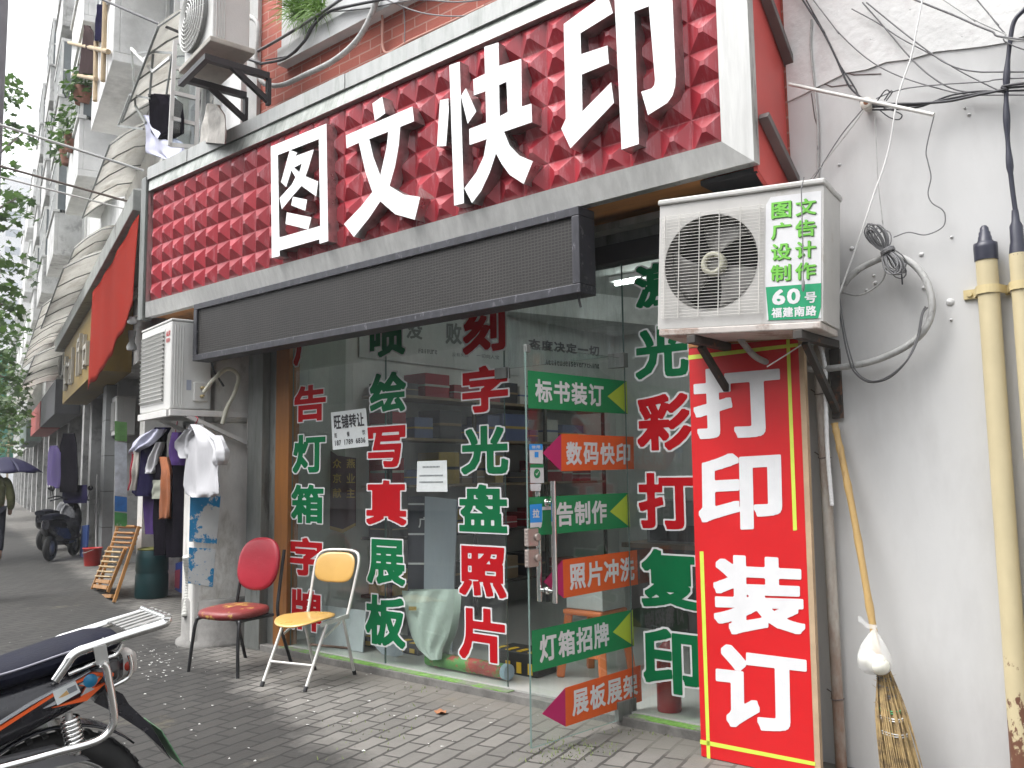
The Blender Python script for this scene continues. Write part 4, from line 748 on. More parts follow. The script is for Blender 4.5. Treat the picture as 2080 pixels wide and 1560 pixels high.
for k in range(150):
    a = rg.uniform(0, 6.28); r0 = 0.022*math.sqrt(rg.random()); r1 = 0.085*math.sqrt(rg.random())+0.01; s0 = h0 + V((math.cos(a)*r0, math.sin(a)*r0*0.7, rg.uniform(-0.06,0.03)))
    e = foot + V((math.cos(a)*r1+rg.uniform(-.01,.01), math.sin(a)*r1*0.6, rg.uniform(0,0.03))); mid = s0.lerp(e, 0.4)+V((math.cos(a)*0.018,math.sin(a)*0.012,0))
    mb.tube(spline([s0, mid, e], 4), [0.0045,0.0042,0.004,0.0036,0.0034,0.003,0.0026,0.0022,0.0015], 5)
for k in range(60):
    t_ = rg.uniform(0.05,0.9); p = h0.lerp(foot, t_); a = rg.uniform(0,6.28); r1 = 0.03+0.06*t_; p = p+V((math.cos(a)*r1*0.7, math.sin(a)*r1*0.4, 0)); mb.tube([p, p+V((math.cos(a)*0.03,math.sin(a)*0.02,rg.uniform(-0.03,0.02)))], [0.0018,0.0006], 4)
mb.obj('brush_head', TWIG, bm)
for k, (t_, r_, m) in enumerate(((0.10,0.033,CM),(0.17,0.036,CM),(0.24,0.039,CM),(0.36,0.045,M('green_string', (0.12,0.45,0.2), 0.6)),(0.42,0.05,CW),(0.54,0.058,CG))):
    c = h0.lerp(foot, t_); mb = MB(); mb.tube([c+V((r_*math.cos(i*0.45),r_*0.72*math.sin(i*0.45),0.004*math.sin(i*0.9)+i*0.0007)) for i in range(29)], 0.003, 5); mb.obj('tie', m, bm)
PB = bpy.data.materials.new('thin_white_plastic'); PB.use_nodes = True; pp = PB.node_tree.nodes['Principled BSDF']; pp.inputs['Base Color'].default_value = (0.85,0.85,0.84,1); pp.inputs['Roughness'].default_value = 0.35; pp.inputs['Alpha'].default_value = 0.42
bagp = UY(1776,1340,4.03); pb = thing('plastic_bag', 'small white plastic bag of pale buns tied to the broom handle', 'plastic bag', tuple(bagp)); mb = MB()
for c, r_ in (((-0.026,0.0,0.002),0.040),((0.024,-0.014,-0.016),0.044)): mb.grid(lambda a, b, c=c, r_=r_: bagp+V(c)+V((math.cos(a*6.2832)*math.sin(b*math.pi), math.sin(a*6.2832)*math.sin(b*math.pi), -math.cos(b*math.pi)))*r_, 16, 10)
mb.obj('bun', M('steamed_bun', (0.80,0.79,0.70), 0.7, v=0.04), pb)
def bagf(a, b):
    r_ = [0.0,0.045,0.066,0.07,0.066,0.052,0.035,0.018,0.008,0.012][min(9,int(b*9))]; z = [-0.062,-0.058,-0.035,0.0,0.025,0.06,0.09,0.115,0.13,0.15][min(9,int(b*9))]
    an = a*6.2832; k = 1+0.05*math.sin(an*7+b*3)+0.13*math.sin(an*9+b*5)*max(0,b-0.45); return bagp+V((r_*math.cos(an)*k+ (0.018*max(0,b-0.5)), r_*math.sin(an)*k*0.8, z))
mb = MB(); mb.grid(bagf, 40, 9); k_ = bagp+V((0.018,0,0.13)); mb.grid(lambda a, b: k_+V((-0.075*a+0.0, -0.01, 0.04*a+0.015*(b-0.5)*(1+a)+0.005*math.sin(a*9))), 8, 2); mb.obj('bag_film', PB, pb)

# ================================================================== chairs
BLKS = M('black_chair_tube', (0.03,0.03,0.032), 0.4, 0.3, v=0.2); WHS = M('white_chair_tube', (0.62,0.61,0.58), 0.35, 0.2, v=0.12, col2=(0.36,0.30,0.24), th=0.66, s2=14)
def place(o, x, y, f): o.location = (x, y, 0); o.rotation_euler = (0, 0, math.atan2(-f[0], f[1]))
ch = thing('red_chair', 'worn red padded chair with black legs and yellow foam showing', 'chair')
SEATR = M('cracked_red_vinyl', (0.20,0.03,0.028), 0.45, v=0.12, s=7, col2=(0.48,0.30,0.07), th=0.585, sw=0.05, s2=6, bump=0.3); BACKR = M('red_vinyl', (0.38,0.018,0.035), 0.4, v=0.1, s=5, bump=0.1)
def pad(fn_xy, th, zf):                                     # cushion: outline param -> rounded pad
    mb = MB(); N = 32
    rows = [(0.0,-th*0.5),(0.85,-th*0.5),(0.97,-th*0.35),(1.0,0),(0.97,th*0.35),(0.85,th*0.5),(0.45,th*0.6),(0.0,th*0.62)]
    def f(a, b):
        i = min(len(rows)-1, int(round(b*(len(rows)-1)))); s_, t_ = rows[i]; x, y = fn_xy(a*2*math.pi); return zf(x*s_, y*s_, t_)
    mb.grid(f, N, len(rows)-1); return mb
def sup(a, rx, ry, p=2.6): c, s_ = math.cos(a), math.sin(a); return (rx*math.copysign(abs(c)**(2/p), c), ry*math.copysign(abs(s_)**(2/p), s_))
pad(lambda a: sup(a, 0.235, 0.225), 0.06, lambda x, y, t: V((x, y+0.01, 0.415+t-0.05*(y/0.225)*0.15))).obj('seat', SEATR, ch)
bk_ = lambda x, z, t: V((x, -0.235-(z)*0.20+t+0.10*x*x*2, 0.735+z))
pad(lambda a: sup(a, 0.205, 0.195, 2.5), 0.045, bk_).obj('backrest', BACKR, ch)
for s_ in (-1, 1):
    mb = MB(); mb.tube(spline([(s_*0.245,0.20,0),(s_*0.225,0.185,0.22),(s_*0.215,0.165,0.352),(s_*0.20,0.12,0.376),(s_*0.20,-0.18,0.376)], 6), 0.0125, 10); mb.obj('leg', BLKS, ch)
    mb = MB(); mb.tube(spline([(s_*0.235,-0.34,0),(s_*0.22,-0.25,0.25),(s_*0.21,-0.215,0.40),(s_*0.205,-0.235,0.55),(s_*0.198,-0.29,0.84)], 6), 0.0125, 10); mb.obj('leg', BLKS, ch)
for yy in (-0.18, 0.11): mb = MB(); mb.tube([(-0.20,yy,0.376),(0.20,yy,0.376)], 0.011, 8); mb.obj('seat_frame', BLKS, ch)
place(ch, -5.80, 3.66, (0.20, -0.98))
yc = thing('folding_chair', 'folding chair with pale yellow seat and back on white tubes', 'chair')
YLM = M('pale_yellow_plastic', (0.58,0.35,0.10), 0.3, v=0.06, s=3, coat=0.2)
def seatf(a, b):
    an = a*2*math.pi; x, y = sup(an, 0.19*(1-0.18*(math.sin(an) < 0)*abs(math.sin(an))), 0.215, 2.3); z = 0.0
    rr = [0,0.5,0.9,1.0,1.0,0.9,0.0][min(6,int(round(b*6)))]; dz_ = [0.0,0.002,0.008,0.004,-0.004,-0.010,-0.012][min(6,int(round(b*6)))]
    x *= rr; y *= rr; return V((x, y+0.05, 0.425+dz_+0.03*((y/0.215)**2)*(-1 if y > 0 else 0.2)+0.01*(x/0.19)**2))
mb = MB(); mb.grid(seatf, 32, 6); mb.obj('seat', YLM, yc)
pad(lambda a: sup(a, 0.175, 0.105, 2.8), 0.014, lambda x, z, t: V((x, -0.275-z*0.28+t+0.6*x*x, 0.735+z*(1+0.1*(x/0.175)**2)))).obj('backrest', YLM, yc)
for s_ in (-1, 1):
    mb = MB(); mb.tube([(s_*0.182,0.27,0.01),(s_*0.182,0.06,0.395)], 0.011, 10); lg = mb.obj('leg', WHS, yc)
    mb = MB(); mb.tube([(s_*0.182,0.277,-0.001),(s_*0.182,0.262,0.03)], 0.0145, 10); mb.obj('rubber_foot', BLKS, lg)
    mb = MB(); mb.tube([(s_*0.176,-0.26,0.01),(s_*0.176,-0.13,0.405)], 0.0105, 10); lg = mb.obj('leg', WHS, yc)
    mb = MB(); mb.tube([(s_*0.176,-0.264,-0.001),(s_*0.176,-0.255,0.03)], 0.014, 10); mb.obj('rubber_foot', BLKS, lg)
    mb = MB(); mb.bar((s_*0.182,0.12,0.397),(s_*0.178,-0.19,0.415),0.008,0.028); mb.bar((s_*0.176,0.07,0.31),(s_*0.176,-0.10,0.385),0.006,0.016); mb.obj('seat_rail', WHS, yc)
up = [(-0.172,-0.17,0.395),(-0.178,-0.2,0.48),(-0.19,-0.26,0.68),(-0.192,-0.288,0.775),(-0.165,-0.31,0.83),(-0.10,-0.323,0.85),(0,-0.328,0.853)]; up = up + [(-x, y, z) for x, y, z in reversed(up[:-1])]
mb = MB(); mb.tube(spline(up, 6), 0.0115, 10); mb.obj('back_frame', WHS, yc)
mb = MB(); mb.tube([(-0.182,0.20,0.15),(0.182,0.20,0.15)], 0.009, 8); mb.obj('stretcher', WHS, yc)
mb = MB(); mb.tube([(-0.176,-0.205,0.19),(0.176,-0.205,0.19)], 0.009, 8); mb.obj('stretcher', M('brown_tube', (0.16,0.11,0.08), 0.6), yc)
place(yc, -5.07, 3.79, (0.24, -0.97))
# ================================================================== inside the shop
def UW(x, y, o=0.0): return PL(x, y, (-6.115+o, 0, 0), V((1, 0, 0)))
INK = flat('ink_dark', (0.04,0.045,0.05), 0.7); SHELF = M('dark_shelf', (0.055,0.045,0.04), 0.6, v=0.25, s=6); GPAN = M('pale_blue_panel', (0.40,0.44,0.50), 0.5, v=0.06, s=3)
wt = thing('wall_lettering', 'black slogan lettering high on the white wall inside the shop', 'wall lettering', tuple(UW(1145,710)))
mb = MB(); line_text(mb, '态度决定一切', [UW(1073,687,0.004),UW(1217,704,0.004),UW(1217,724,0.004),UW(1074,709,0.004)], 0.035, 0.1); line_text(mb, 'Attitudeiseverything', [UW(1108,730,0.004),UW(1217,740,0.004),UW(1217,749,0.004),UW(1108,741,0.004)], 0.015, 0.12); mb.obj('lettering', INK, wt)
ps = thing('wall_poster', 'long white poster with grey lettering high on the shop side wall', 'poster', tuple(UW(880,700)))
mb = MB(); a, b = UW(728,700), UW(1052,700); mb.pbox((-6.112,a.y,2.45),(0.012,0,0),(0,b.y-a.y,0),(0,0,0.62)); mb.obj('sheet', flat('poster_white', (0.55,0.58,0.57), 0.7), ps)
mb = MB(); GT = flat('poster_grey', (0.16,0.17,0.17), 0.7)
for ch, q in (('败',[(905,655),(938,657),(938,700),(905,698)]), ('没',[(825,652),(858,655),(858,690),(825,687)])): glyph(mb, ch, [UW(*p, 0.018) for p in q], 0.03)
line_text(mb, 'Failure', [UW(850,708,0.018),(UW(888,711,0.018)),UW(888,720,0.018),UW(850,717,0.018)], 0.012, 0.1); line_text(mb, '没有失败', [UW(918,716,0.018),UW(952,718,0.018),UW(952,726,0.018),UW(918,724,0.018)], 0.012); line_text(mb, '一切向人宝', [UW(968,718,0.018),UW(1014,722,0.018),UW(1014,730,0.018),UW(968,726,0.018)], 0.012); mb.obj('lettering', GT, ps)
rp_ = thing('price_poster', 'pale poster with rows of dark red characters on the wall by the wood post', 'poster', tuple(UW(650,760)))
mb = MB(); a, b = UW(607,760), UW(700,760); mb.pbox((-6.112,a.y,0.6),(0.01,0,0),(0,b.y-a.y,0),(0,0,2.2)); mb.obj('sheet', flat('poster_pale', (0.36,0.40,0.36), 0.7), rp_)
mb = MB(); MR = flat('poster_maroon', (0.28,0.02,0.03), 0.7)
for k, s in enumerate(('刻录','复印','照片','写真','展板','名片')): y = 715+k*72; line_text(mb, s, [UW(655,y,0.012),UW(690,y+3,0.012),UW(690,y+30,0.012),UW(655,y+27,0.012)], 0.03)
mb.obj('lettering', MR, rp_)
for k, y in enumerate((7.5, 5.9)):
    lm = thing('ceiling_lamp', ('white fluorescent tube lamp on the ceiling seen above the glass door' if k == 0 else 'white fluorescent tube lamp on the ceiling nearer the glass'), 'ceiling lamp', (-4.2, y, RZ), 'fluorescent lamps')
    mb = MB(); mb.box(-5.0, -3.4, y-0.05, y+0.05, RZ-0.05, RZ-0.002); mb.obj('housing', flat('lamp_white', (0.7,0.7,0.7)), lm)
    mb = MB(); mb.tube([(-4.95,y,RZ-0.075),(-3.45,y,RZ-0.075)], 0.018, 10); mb.obj('tube', M('lamp_tube', (1,1,1), 0.5, v=0, emit=(0.95,1.0,0.97,9)), lm)
# shelves along the side wall, with boxes standing on them
SHX = -5.74; ya, yb = 5.1, 8.4; sh = thing('shelf_unit', 'dark wall shelf full of boxes along the shop side wall', 'shelf', (-5.92, 6.7, 0.058)); lev = [0.35, 0.85, 1.30, 1.72, 2.10]
for z in lev: mb = MB(); mb.box(-6.11, SHX, ya, yb, z-0.025, z); mb.obj('shelf_board', M('shelf_edge', (0.20,0.15,0.09), 0.6, v=0.2) if z > 1 else SHELF, sh)
for y in (ya+0.02, 6.2, 7.3, yb-0.02): mb = MB(); mb.box(SHX-0.03, SHX-0.002, y-0.018, y+0.018, 0.06, 2.14); mb.obj('upright', SHELF, sh)
rg = random.Random(11); bc = [((0.30,0.03,0.04),'dark red'),((0.05,0.05,0.055),'black'),((0.50,0.50,0.47),'white'),((0.24,0.17,0.10),'brown card'),((0.10,0.13,0.24),'navy'),((0.34,0.35,0.33),'grey'),((0.42,0.30,0.08),'yellow')]
bmats = [M('box_'+n.replace(' ', '_'), c, 0.6, v=0.15) for c, n in bc]; lname = ['bottom shelf','second shelf','third shelf','fourth shelf','top shelf']
for li, z in enumerate(lev):
    y = ya+0.06; first = True; cnt = {}
    while y < yb-0.35:
        wd = rg.uniform(0.12,0.42); hh = rg.uniform(0.1,0.30); i = rg.randrange(len(bc))
        if any(y < u_ + 0.03 and y+wd > u_-0.03 for u_ in ()): pass
        mb = MB(); mb.box(-6.08, SHX-0.05, y, y+wd, z+0.001, z+hh); mb.box(-6.081+0.02, SHX-0.048, y-0.001, y+wd+0.001, z+hh*0.45, z+hh*0.55, 1)
        cnt[i] = cnt.get(i, 0)+1; od = ['first','second','third','fourth','fifth','sixth','seventh'][cnt[i]-1]
        tag(mb.obj('storage_box', [bmats[i], bmats[(i+2) % 7]], bevel=0.004), f'{bc[i][1]} storage box, {od} of its colour from the window on the {lname[li]}', 'box', 'boxes on the shop shelf')
        y += wd+rg.uniform(0.02,0.16)
# things leaning behind the glass
def panel(name, label, cat, px, Y, m, th=0.012, lean=0.0, extra=None):
    q = [UY(x, y, Y) for x, y in px]; zm = max(p.z for p in q); q = [V((p.x, Y+lean*(p.z), max(p.z, 0.062))) for p in q]
    mb = MB(); mb.prism([q], (0, th, 0)); 
    if extra: extra(mb)
    return tag(mb.obj(name, m), label, cat)
panel('foam_board', 'tall pale blue grey board standing behind the glass', 'board', [(863,1008),(928,1015),(918,1400),(860,1400)], 4.85, GPAN)
def bands(mb):
    for y in (1022,1083,1143,1200): a, b = UY(829,y,4.895), UY(862,y,4.895); mb.add([a,b,b-ZZ*0.015,a-ZZ*0.015], [(0,1,2,3)], 1)
    glyph(mb, '广', [UY(*p,4.895) for p in [(850,1050),(872,1050),(872,1072),(850,1072)]], 0.02, mat=1)
panel('display_board', 'dark navy display board with white bands behind the pale board', 'board', [(828,1008),(866,1008),(866,1300),(828,1300)], 4.9, [flat('navy_board', (0.025,0.028,0.045), 0.5), VWHT], extra=bands)
panel('white_board', 'white sheet of board leaning low behind the folding chair', 'board', [(640,1230),(736,1242),(736,1345),(640,1345)], 4.42, flat('sheet_white', (0.52,0.55,0.58), 0.6), lean=0.1)
panel('cut_board', 'pale offcut board between the striped tape rolls', 'board', [(752,1302),(796,1300),(820,1330),(804,1352),(776,1352)], 4.46, GPAN)
HAZ = M('hazard_black', (0.03,0.03,0.03), 0.5); HAZY = flat('hazard_yellow', (0.62,0.40,0.03), 0.5)
def hazbox(label, x0, x1, y0, y1, Y, n):
    a, b = UY(x0,(y0+y1)/2,Y).x, UY(x1,(y0+y1)/2,Y).x; zt = UY((x0+x1)/2,y0,Y).z; t_ = thing('hazard_box', label, 'box', ((a+b)/2, Y, 0.06)); mb = MB(); mb.box(a,b,Y,Y+0.22,0.06,zt); mb.obj('body', HAZ, t_, bevel=0.012)
    for k in range(n):
        xx = a+(b-a)*(k+0.25)/n; wd = (b-a)/n*0.42; mb = MB(); mb.box(xx,xx+wd,Y-0.003,Y+0.1,zt-0.001,zt+0.003); mb.obj('yellow_stripe', HAZY, t_); mb = MB(); mb.box(xx,xx+wd,Y-0.004,Y-0.0005,0.075,0.06+(zt-0.06)*0.55); mb.obj('yellow_stripe', HAZY, t_)
hazbox('black and yellow striped case on the floor just inside the doorway', 1000, 1090, 1322, 1384, 4.55, 4)
hazbox('black and yellow striped box behind the glass below the middle characters', 738, 850, 1300, 1352, 4.58, 5)
r0, r1 = UY(872,1350,4.40), UY(1030,1372,4.40); zr = 0.062+0.05; rl = thing('turf_roll', 'red and green roll with a pale blue end lying inside the glass', 'roll', (r0.x, 4.40, 0.06)); mb = MB(); mb.tube([(r0.x,4.4,zr),(r1.x-0.02,4.4,zr)], 0.05, 18); mb.obj('roll', M('roll_red', (0.42,0.05,0.035), 0.6, v=0.1, col2=(0.08,0.26,0.05), th=0.47, sw=0.05, s2=3.5), rl)
mb = MB(); mb.tube([(r1.x-0.02,4.4,zr),(r1.x+0.02,4.4,zr)], 0.051, 18); mb.obj('end_cap', flat('cap_blue', (0.34,0.48,0.58)), rl)
bagm = M('milky_plastic', (0.45,0.52,0.47), 0.4, v=0.08, s=6, bump=0.5, bs=9)
mb = MB()
bgrow = [(1200,812,916),(1215,814,918),(1250,820,916),(1290,830,908),(1320,845,895),(1340,872,893)]
def bagw(a, b):
    i = b*(len(bgrow)-1); k = min(len(bgrow)-2, int(i)); f_ = i-k; y = bgrow[k][0]*(1-f_)+bgrow[k+1][0]*f_; l = bgrow[k][1]*(1-f_)+bgrow[k+1][1]*f_; r_ = bgrow[k][2]*(1-f_)+bgrow[k+1][2]*f_
    p = UY(l+(r_-l)*a, y, 4.31); s_ = math.sin(a*math.pi)**0.6; return V((p.x, 4.33-0.035*s_+0.012*math.sin(a*17+b*9)*s_, p.z))
mb.grid(bagw, 24, 16); mb.grid(lambda a, b: V((bagw(a,b).x, 4.40-(bagw(a,b).y-4.33)*0.5, bagw(a,b).z)), 24, 16)
mb.add([UY(*p,4.283) for p in [(830,1232),(846,1232),(846,1240),(830,1240)]], [(0,1,2,3)], 1)
tag(mb.obj('carrier_bag', [bagm, flat('bag_print', (0.30,0.20,0.05))]), 'milky pale green carrier bag hung inside the glass', 'bag')
# dark red silk pennant
pn = thing('pennant', 'dark red silk pennant with gold characters and a pointed fringe hem', 'pennant', tuple(UY(680,1000,4.75))); MAR = M('maroon_silk', (0.045,0.008,0.010), 0.4, v=0.2)
pq = [(645,925),(655,914),(672,916),(684,925),(722,930),(722,1062),(696,1075),(640,1060),(641,960)]; mb = MB(); mb.prism([[UY(*p,4.75) for p in pq]], (0,0.006,0)); mb.obj('cloth', MAR, pn)
mb = MB()
for s, x in (('众京献', 676), ('燕业主', 704)):
    for k, ch in enumerate(s): y = 932+k*30; glyph(mb, ch, [UY(*p,4.744) for p in [(x,y),(x+17,y),(x+17,y+19),(x,y+19)]], 0.012)
for k, ch in enumerate('二零一五年'): glyph(mb, ch, [UY(*p,4.744) for p in [(650,948+k*11),(657,948+k*11),(657,957+k*11),(650,957+k*11)]], 0.02)
mb.obj('gold_lettering', GOLD, pn)
mb = MB(); mb.prism([[UY(*p,4.749) for p in [(640,1060),(696,1075),(722,1062),(722,1068),(696,1083),(640,1066)]]], (0,0.004,0)); mb.obj('fringe', M('gold_fringe', (0.35,0.22,0.05), 0.7), pn)
# orange stool with a white top, extinguisher, cabinet, desk
s0 = UZ(1212,1372,0.06); st = thing('stool', 'orange plastic stool with a pale box on top inside the door', 'stool', tuple(s0)); OR = M('orange_plastic', (0.62,0.17,0.05), 0.4, v=0.08)
for sx in (-1,1):
    for sy in (-1,1): mb = MB(); mb.bar(s0+V((sx*0.17,sy*0.17,0.0)), s0+V((sx*0.125,sy*0.125,0.40)), 0.05, 0.05); mb.obj('leg', OR, st, bevel=0.008)
mb = MB(); mb.box(s0.x-0.155,s0.x+0.155,s0.y-0.155,s0.y+0.155,s0.z+0.40,s0.z+0.435); mb.obj('seat', OR, st, bevel=0.012)
mb = MB(); mb.box(s0.x-0.165,s0.x+0.165,s0.y-0.165,s0.y-0.14,s0.z+0.14,s0.z+0.2); mb.obj('apron', OR, st, bevel=0.006)
mb = MB(); mb.box(s0.x-0.14,s0.x+0.15,s0.y-0.13,s0.y+0.13,s0.z+0.438,s0.z+0.58); tag(mb.obj('carton', M('pale_carton', (0.42,0.45,0.44), 0.6), bevel=0.006), 'pale grey carton sitting on the orange stool', 'box')
e0 = V((UY(1360,1440,4.40).x, 4.40, 0.06)); ex = thing('fire_extinguisher', 'dark red fire extinguisher on the floor below the last green character', 'fire extinguisher', tuple(e0)); mb = MB(); mb.lathe(e0, ZZ, [(0.065,0),(0.068,0.01),(0.068,0.30),(0.055,0.34),(0.025,0.37),(0.02,0.39)], 20); mb.obj('cylinder', M('extinguisher_red', (0.32,0.02,0.025), 0.35), ex)
mb = MB(); mb.lathe(e0+ZZ*0.39, ZZ, [(0.02,0),(0.025,0.02),(0.02,0.04)], 12); mb.bar(e0+V((0,0,0.43)), e0+V((-0.1,0,0.45)), 0.02, 0.012); mb.obj('valve', DARK, ex)
mb = MB(); mb.add([e0+V((0.07*math.sin(a),-0.07*math.cos(a),z)) for z in (0.2,0.225) for a in (-0.5,-0.25,0,0.25,0.5)], [(k,k+1,k+6,k+5) for k in range(4)], 0); mb.obj('label_band', PAPER, ex)
mb = MB(); mb.box(-2.36,-1.86,4.42,4.85,0.06,0.72); mb.box(-2.34,-1.88,4.412,4.419,0.09,0.69); tag(mb.obj('cabinet', flat('cabinet_white', (0.48,0.51,0.50), 0.5), bevel=0.004), 'low pale cabinet behind the red board and the last green character', 'cabinet')
dk = thing('work_desk', 'dark work desk deep inside the shop behind the glass door', 'desk', (-3.0, 6.8, 0.06)); mb = MB(); mb.box(-4.3,-1.9,6.5,7.2,0.74,0.78); mb.obj('desk_top', M('desk_wood', (0.16,0.10,0.06), 0.5, v=0.2), dk); mb = MB(); mb.box(-4.25,-1.95,6.56,7.15,0.06,0.739); mb.obj('desk_body', SHELF, dk)
for k, (x, w_, h_, m, l) in enumerate(((-4.1,0.5,0.36,flat('printer_grey',(0.20,0.20,0.21)),'grey desk printer left on the dark work desk'),(-3.2,0.45,0.30,flat('maroon_box',(0.25,0.03,0.04)),'maroon carton in the middle of the dark work desk'),(-2.5,0.4,0.22,flat('navy_folder',(0.03,0.06,0.22)),'blue folder box right on the dark work desk'))):
    mb = MB(); mb.box(x,x+w_,6.6,7.0,0.781,0.781+h_); mb.box(x+0.03,x+w_-0.03,6.597,6.5995,0.80,0.79+h_*0.4,1); tag(mb.obj('desk_item', [m, DARK], bevel=0.01), l, 'box' if k else 'printer')
mb = MB(); mb.box(-2.9,-2.3,RY1-0.03,RY1-0.002,2.75,3.1); mb.box(-2.86,-2.34,RY1-0.036,RY1-0.031,2.79,3.06,1); tag(mb.obj('picture_frame', [DARK, flat('picture_blue',(0.10,0.15,0.22))]), 'small dark framed picture high on the back wall of the shop', 'picture frame')
mb = MB(); mb.box(-4.6,-2.0,8.7,RY1-0.003,0.06,2.0); tag(mb.obj('back_cabinet', [M('dark_cabinet', (0.05,0.045,0.045), 0.6, v=0.3)], bevel=0.01), 'tall dark cabinet against the back wall of the shop', 'cabinet')
# notices on the glass
nt1 = thing('paper_notice', 'white sheet with bold black print and a phone number taped on the glass', 'notice', tuple(UY(708,872,YG)))
nq = [UY(*p, YG-0.006) for p in [(672,838),(743.5,829),(748.5,906),(676,914)]]; mb = MB(); mb.prism([nq], (0,0.001,0)); mb.obj('sheet', PAPER, nt1)
P = lambda a, b, o=0.0075: ((nq[0].lerp(nq[1], a)).lerp(nq[3].lerp(nq[2], a), b))+V((0,-o+0.006-0.0005,0))
mb = MB(); line_text(mb, '旺铺转让', [P(0.08,0.10),P(0.93,0.10),P(0.93,0.46),P(0.08,0.46)], 0.028, 0.06)
for ch, a in (('拒',0.07),('餐',0.43),('饮',0.86)): glyph(mb, ch, [P(a,0.56),P(a+0.08,0.56),P(a+0.08,0.69),P(a,0.69)], 0.01)
line_text(mb, '187 1789 6836', [P(0.06,0.76),P(0.93,0.76),P(0.93,0.90),P(0.06,0.90)], 0.022, 0.1); mb.obj('print', BLK, nt1)
nt2 = thing('paper_notice', 'small pale printed sheet with three faint lines taped low on the glass', 'notice', tuple(UY(878,968,YG)))
nq = [UY(*p, YG-0.006) for p in [(847.5,937),(907.5,935),(909,999),(846,999)]]; mb = MB(); mb.prism([nq], (0,0.001,0)); mb.obj('sheet', PAPER, nt2); mb = MB()
for b, a0, a1, n in ((0.17,0.2,0.78,12),(0.45,0.1,0.88,20),(0.66,0.1,0.88,20)):
    for k in range(n): a = a0+(a1-a0)*k/n; mb.add([P(a,b),P(a+(a1-a0)/n*0.7,b),P(a+(a1-a0)/n*0.7,b+0.05),P(a,b+0.05)], [(0,1,2,3)])
mb.obj('print', flat('faint_print', (0.20,0.22,0.23), 0.8), nt2)
# ================================================================== the angled row of old houses
ROWW = M('old_white_render', (0.72,0.72,0.71), 0.85, v=0.18, s=1.5, col2=(0.45,0.45,0.44), th=0.6, sw=0.2, s2=1.2, bump=0.2); ROWG = M('row_grey', (0.50,0.50,0.49), 0.8, v=0.2, s=2, col2=(0.20,0.195,0.19), th=0.6, sw=0.2)
SHUT = M('unlit_opening_black', (0.02,0.02,0.021), 0.7, v=0.3); AWN = M('old_corrugated', (0.80,0.79,0.76), 0.6, v=0.12, s=2, col2=(0.55,0.52,0.47), th=0.62, sw=0.2, s2=3, transl=0.5); WINW = M('white_frame', (0.66,0.66,0.64), 0.5, v=0.1); WGL = M('window_glass', (0.16,0.18,0.19), 0.12, v=0.2, s=1)
def lbox(mb, u0, u1, v0, v1, z0, z1, mat=0): mb.pbox(L(u0,v0,z0), LU*(u1-u0), LN*(v1-v0), ZZ*(z1-z0), mat)
ends = [(0.62,14.6,16.5,ROWW),(14.62,29.8,15,ROWG),(29.82,47,17,ROWW),(47.02,70,14,ROWG)]
blab = ['pale rendered old house next to the shop with balconies and canopy','grey rendered old house second along the row','pale old house third along the row','grey old house farthest along the row']
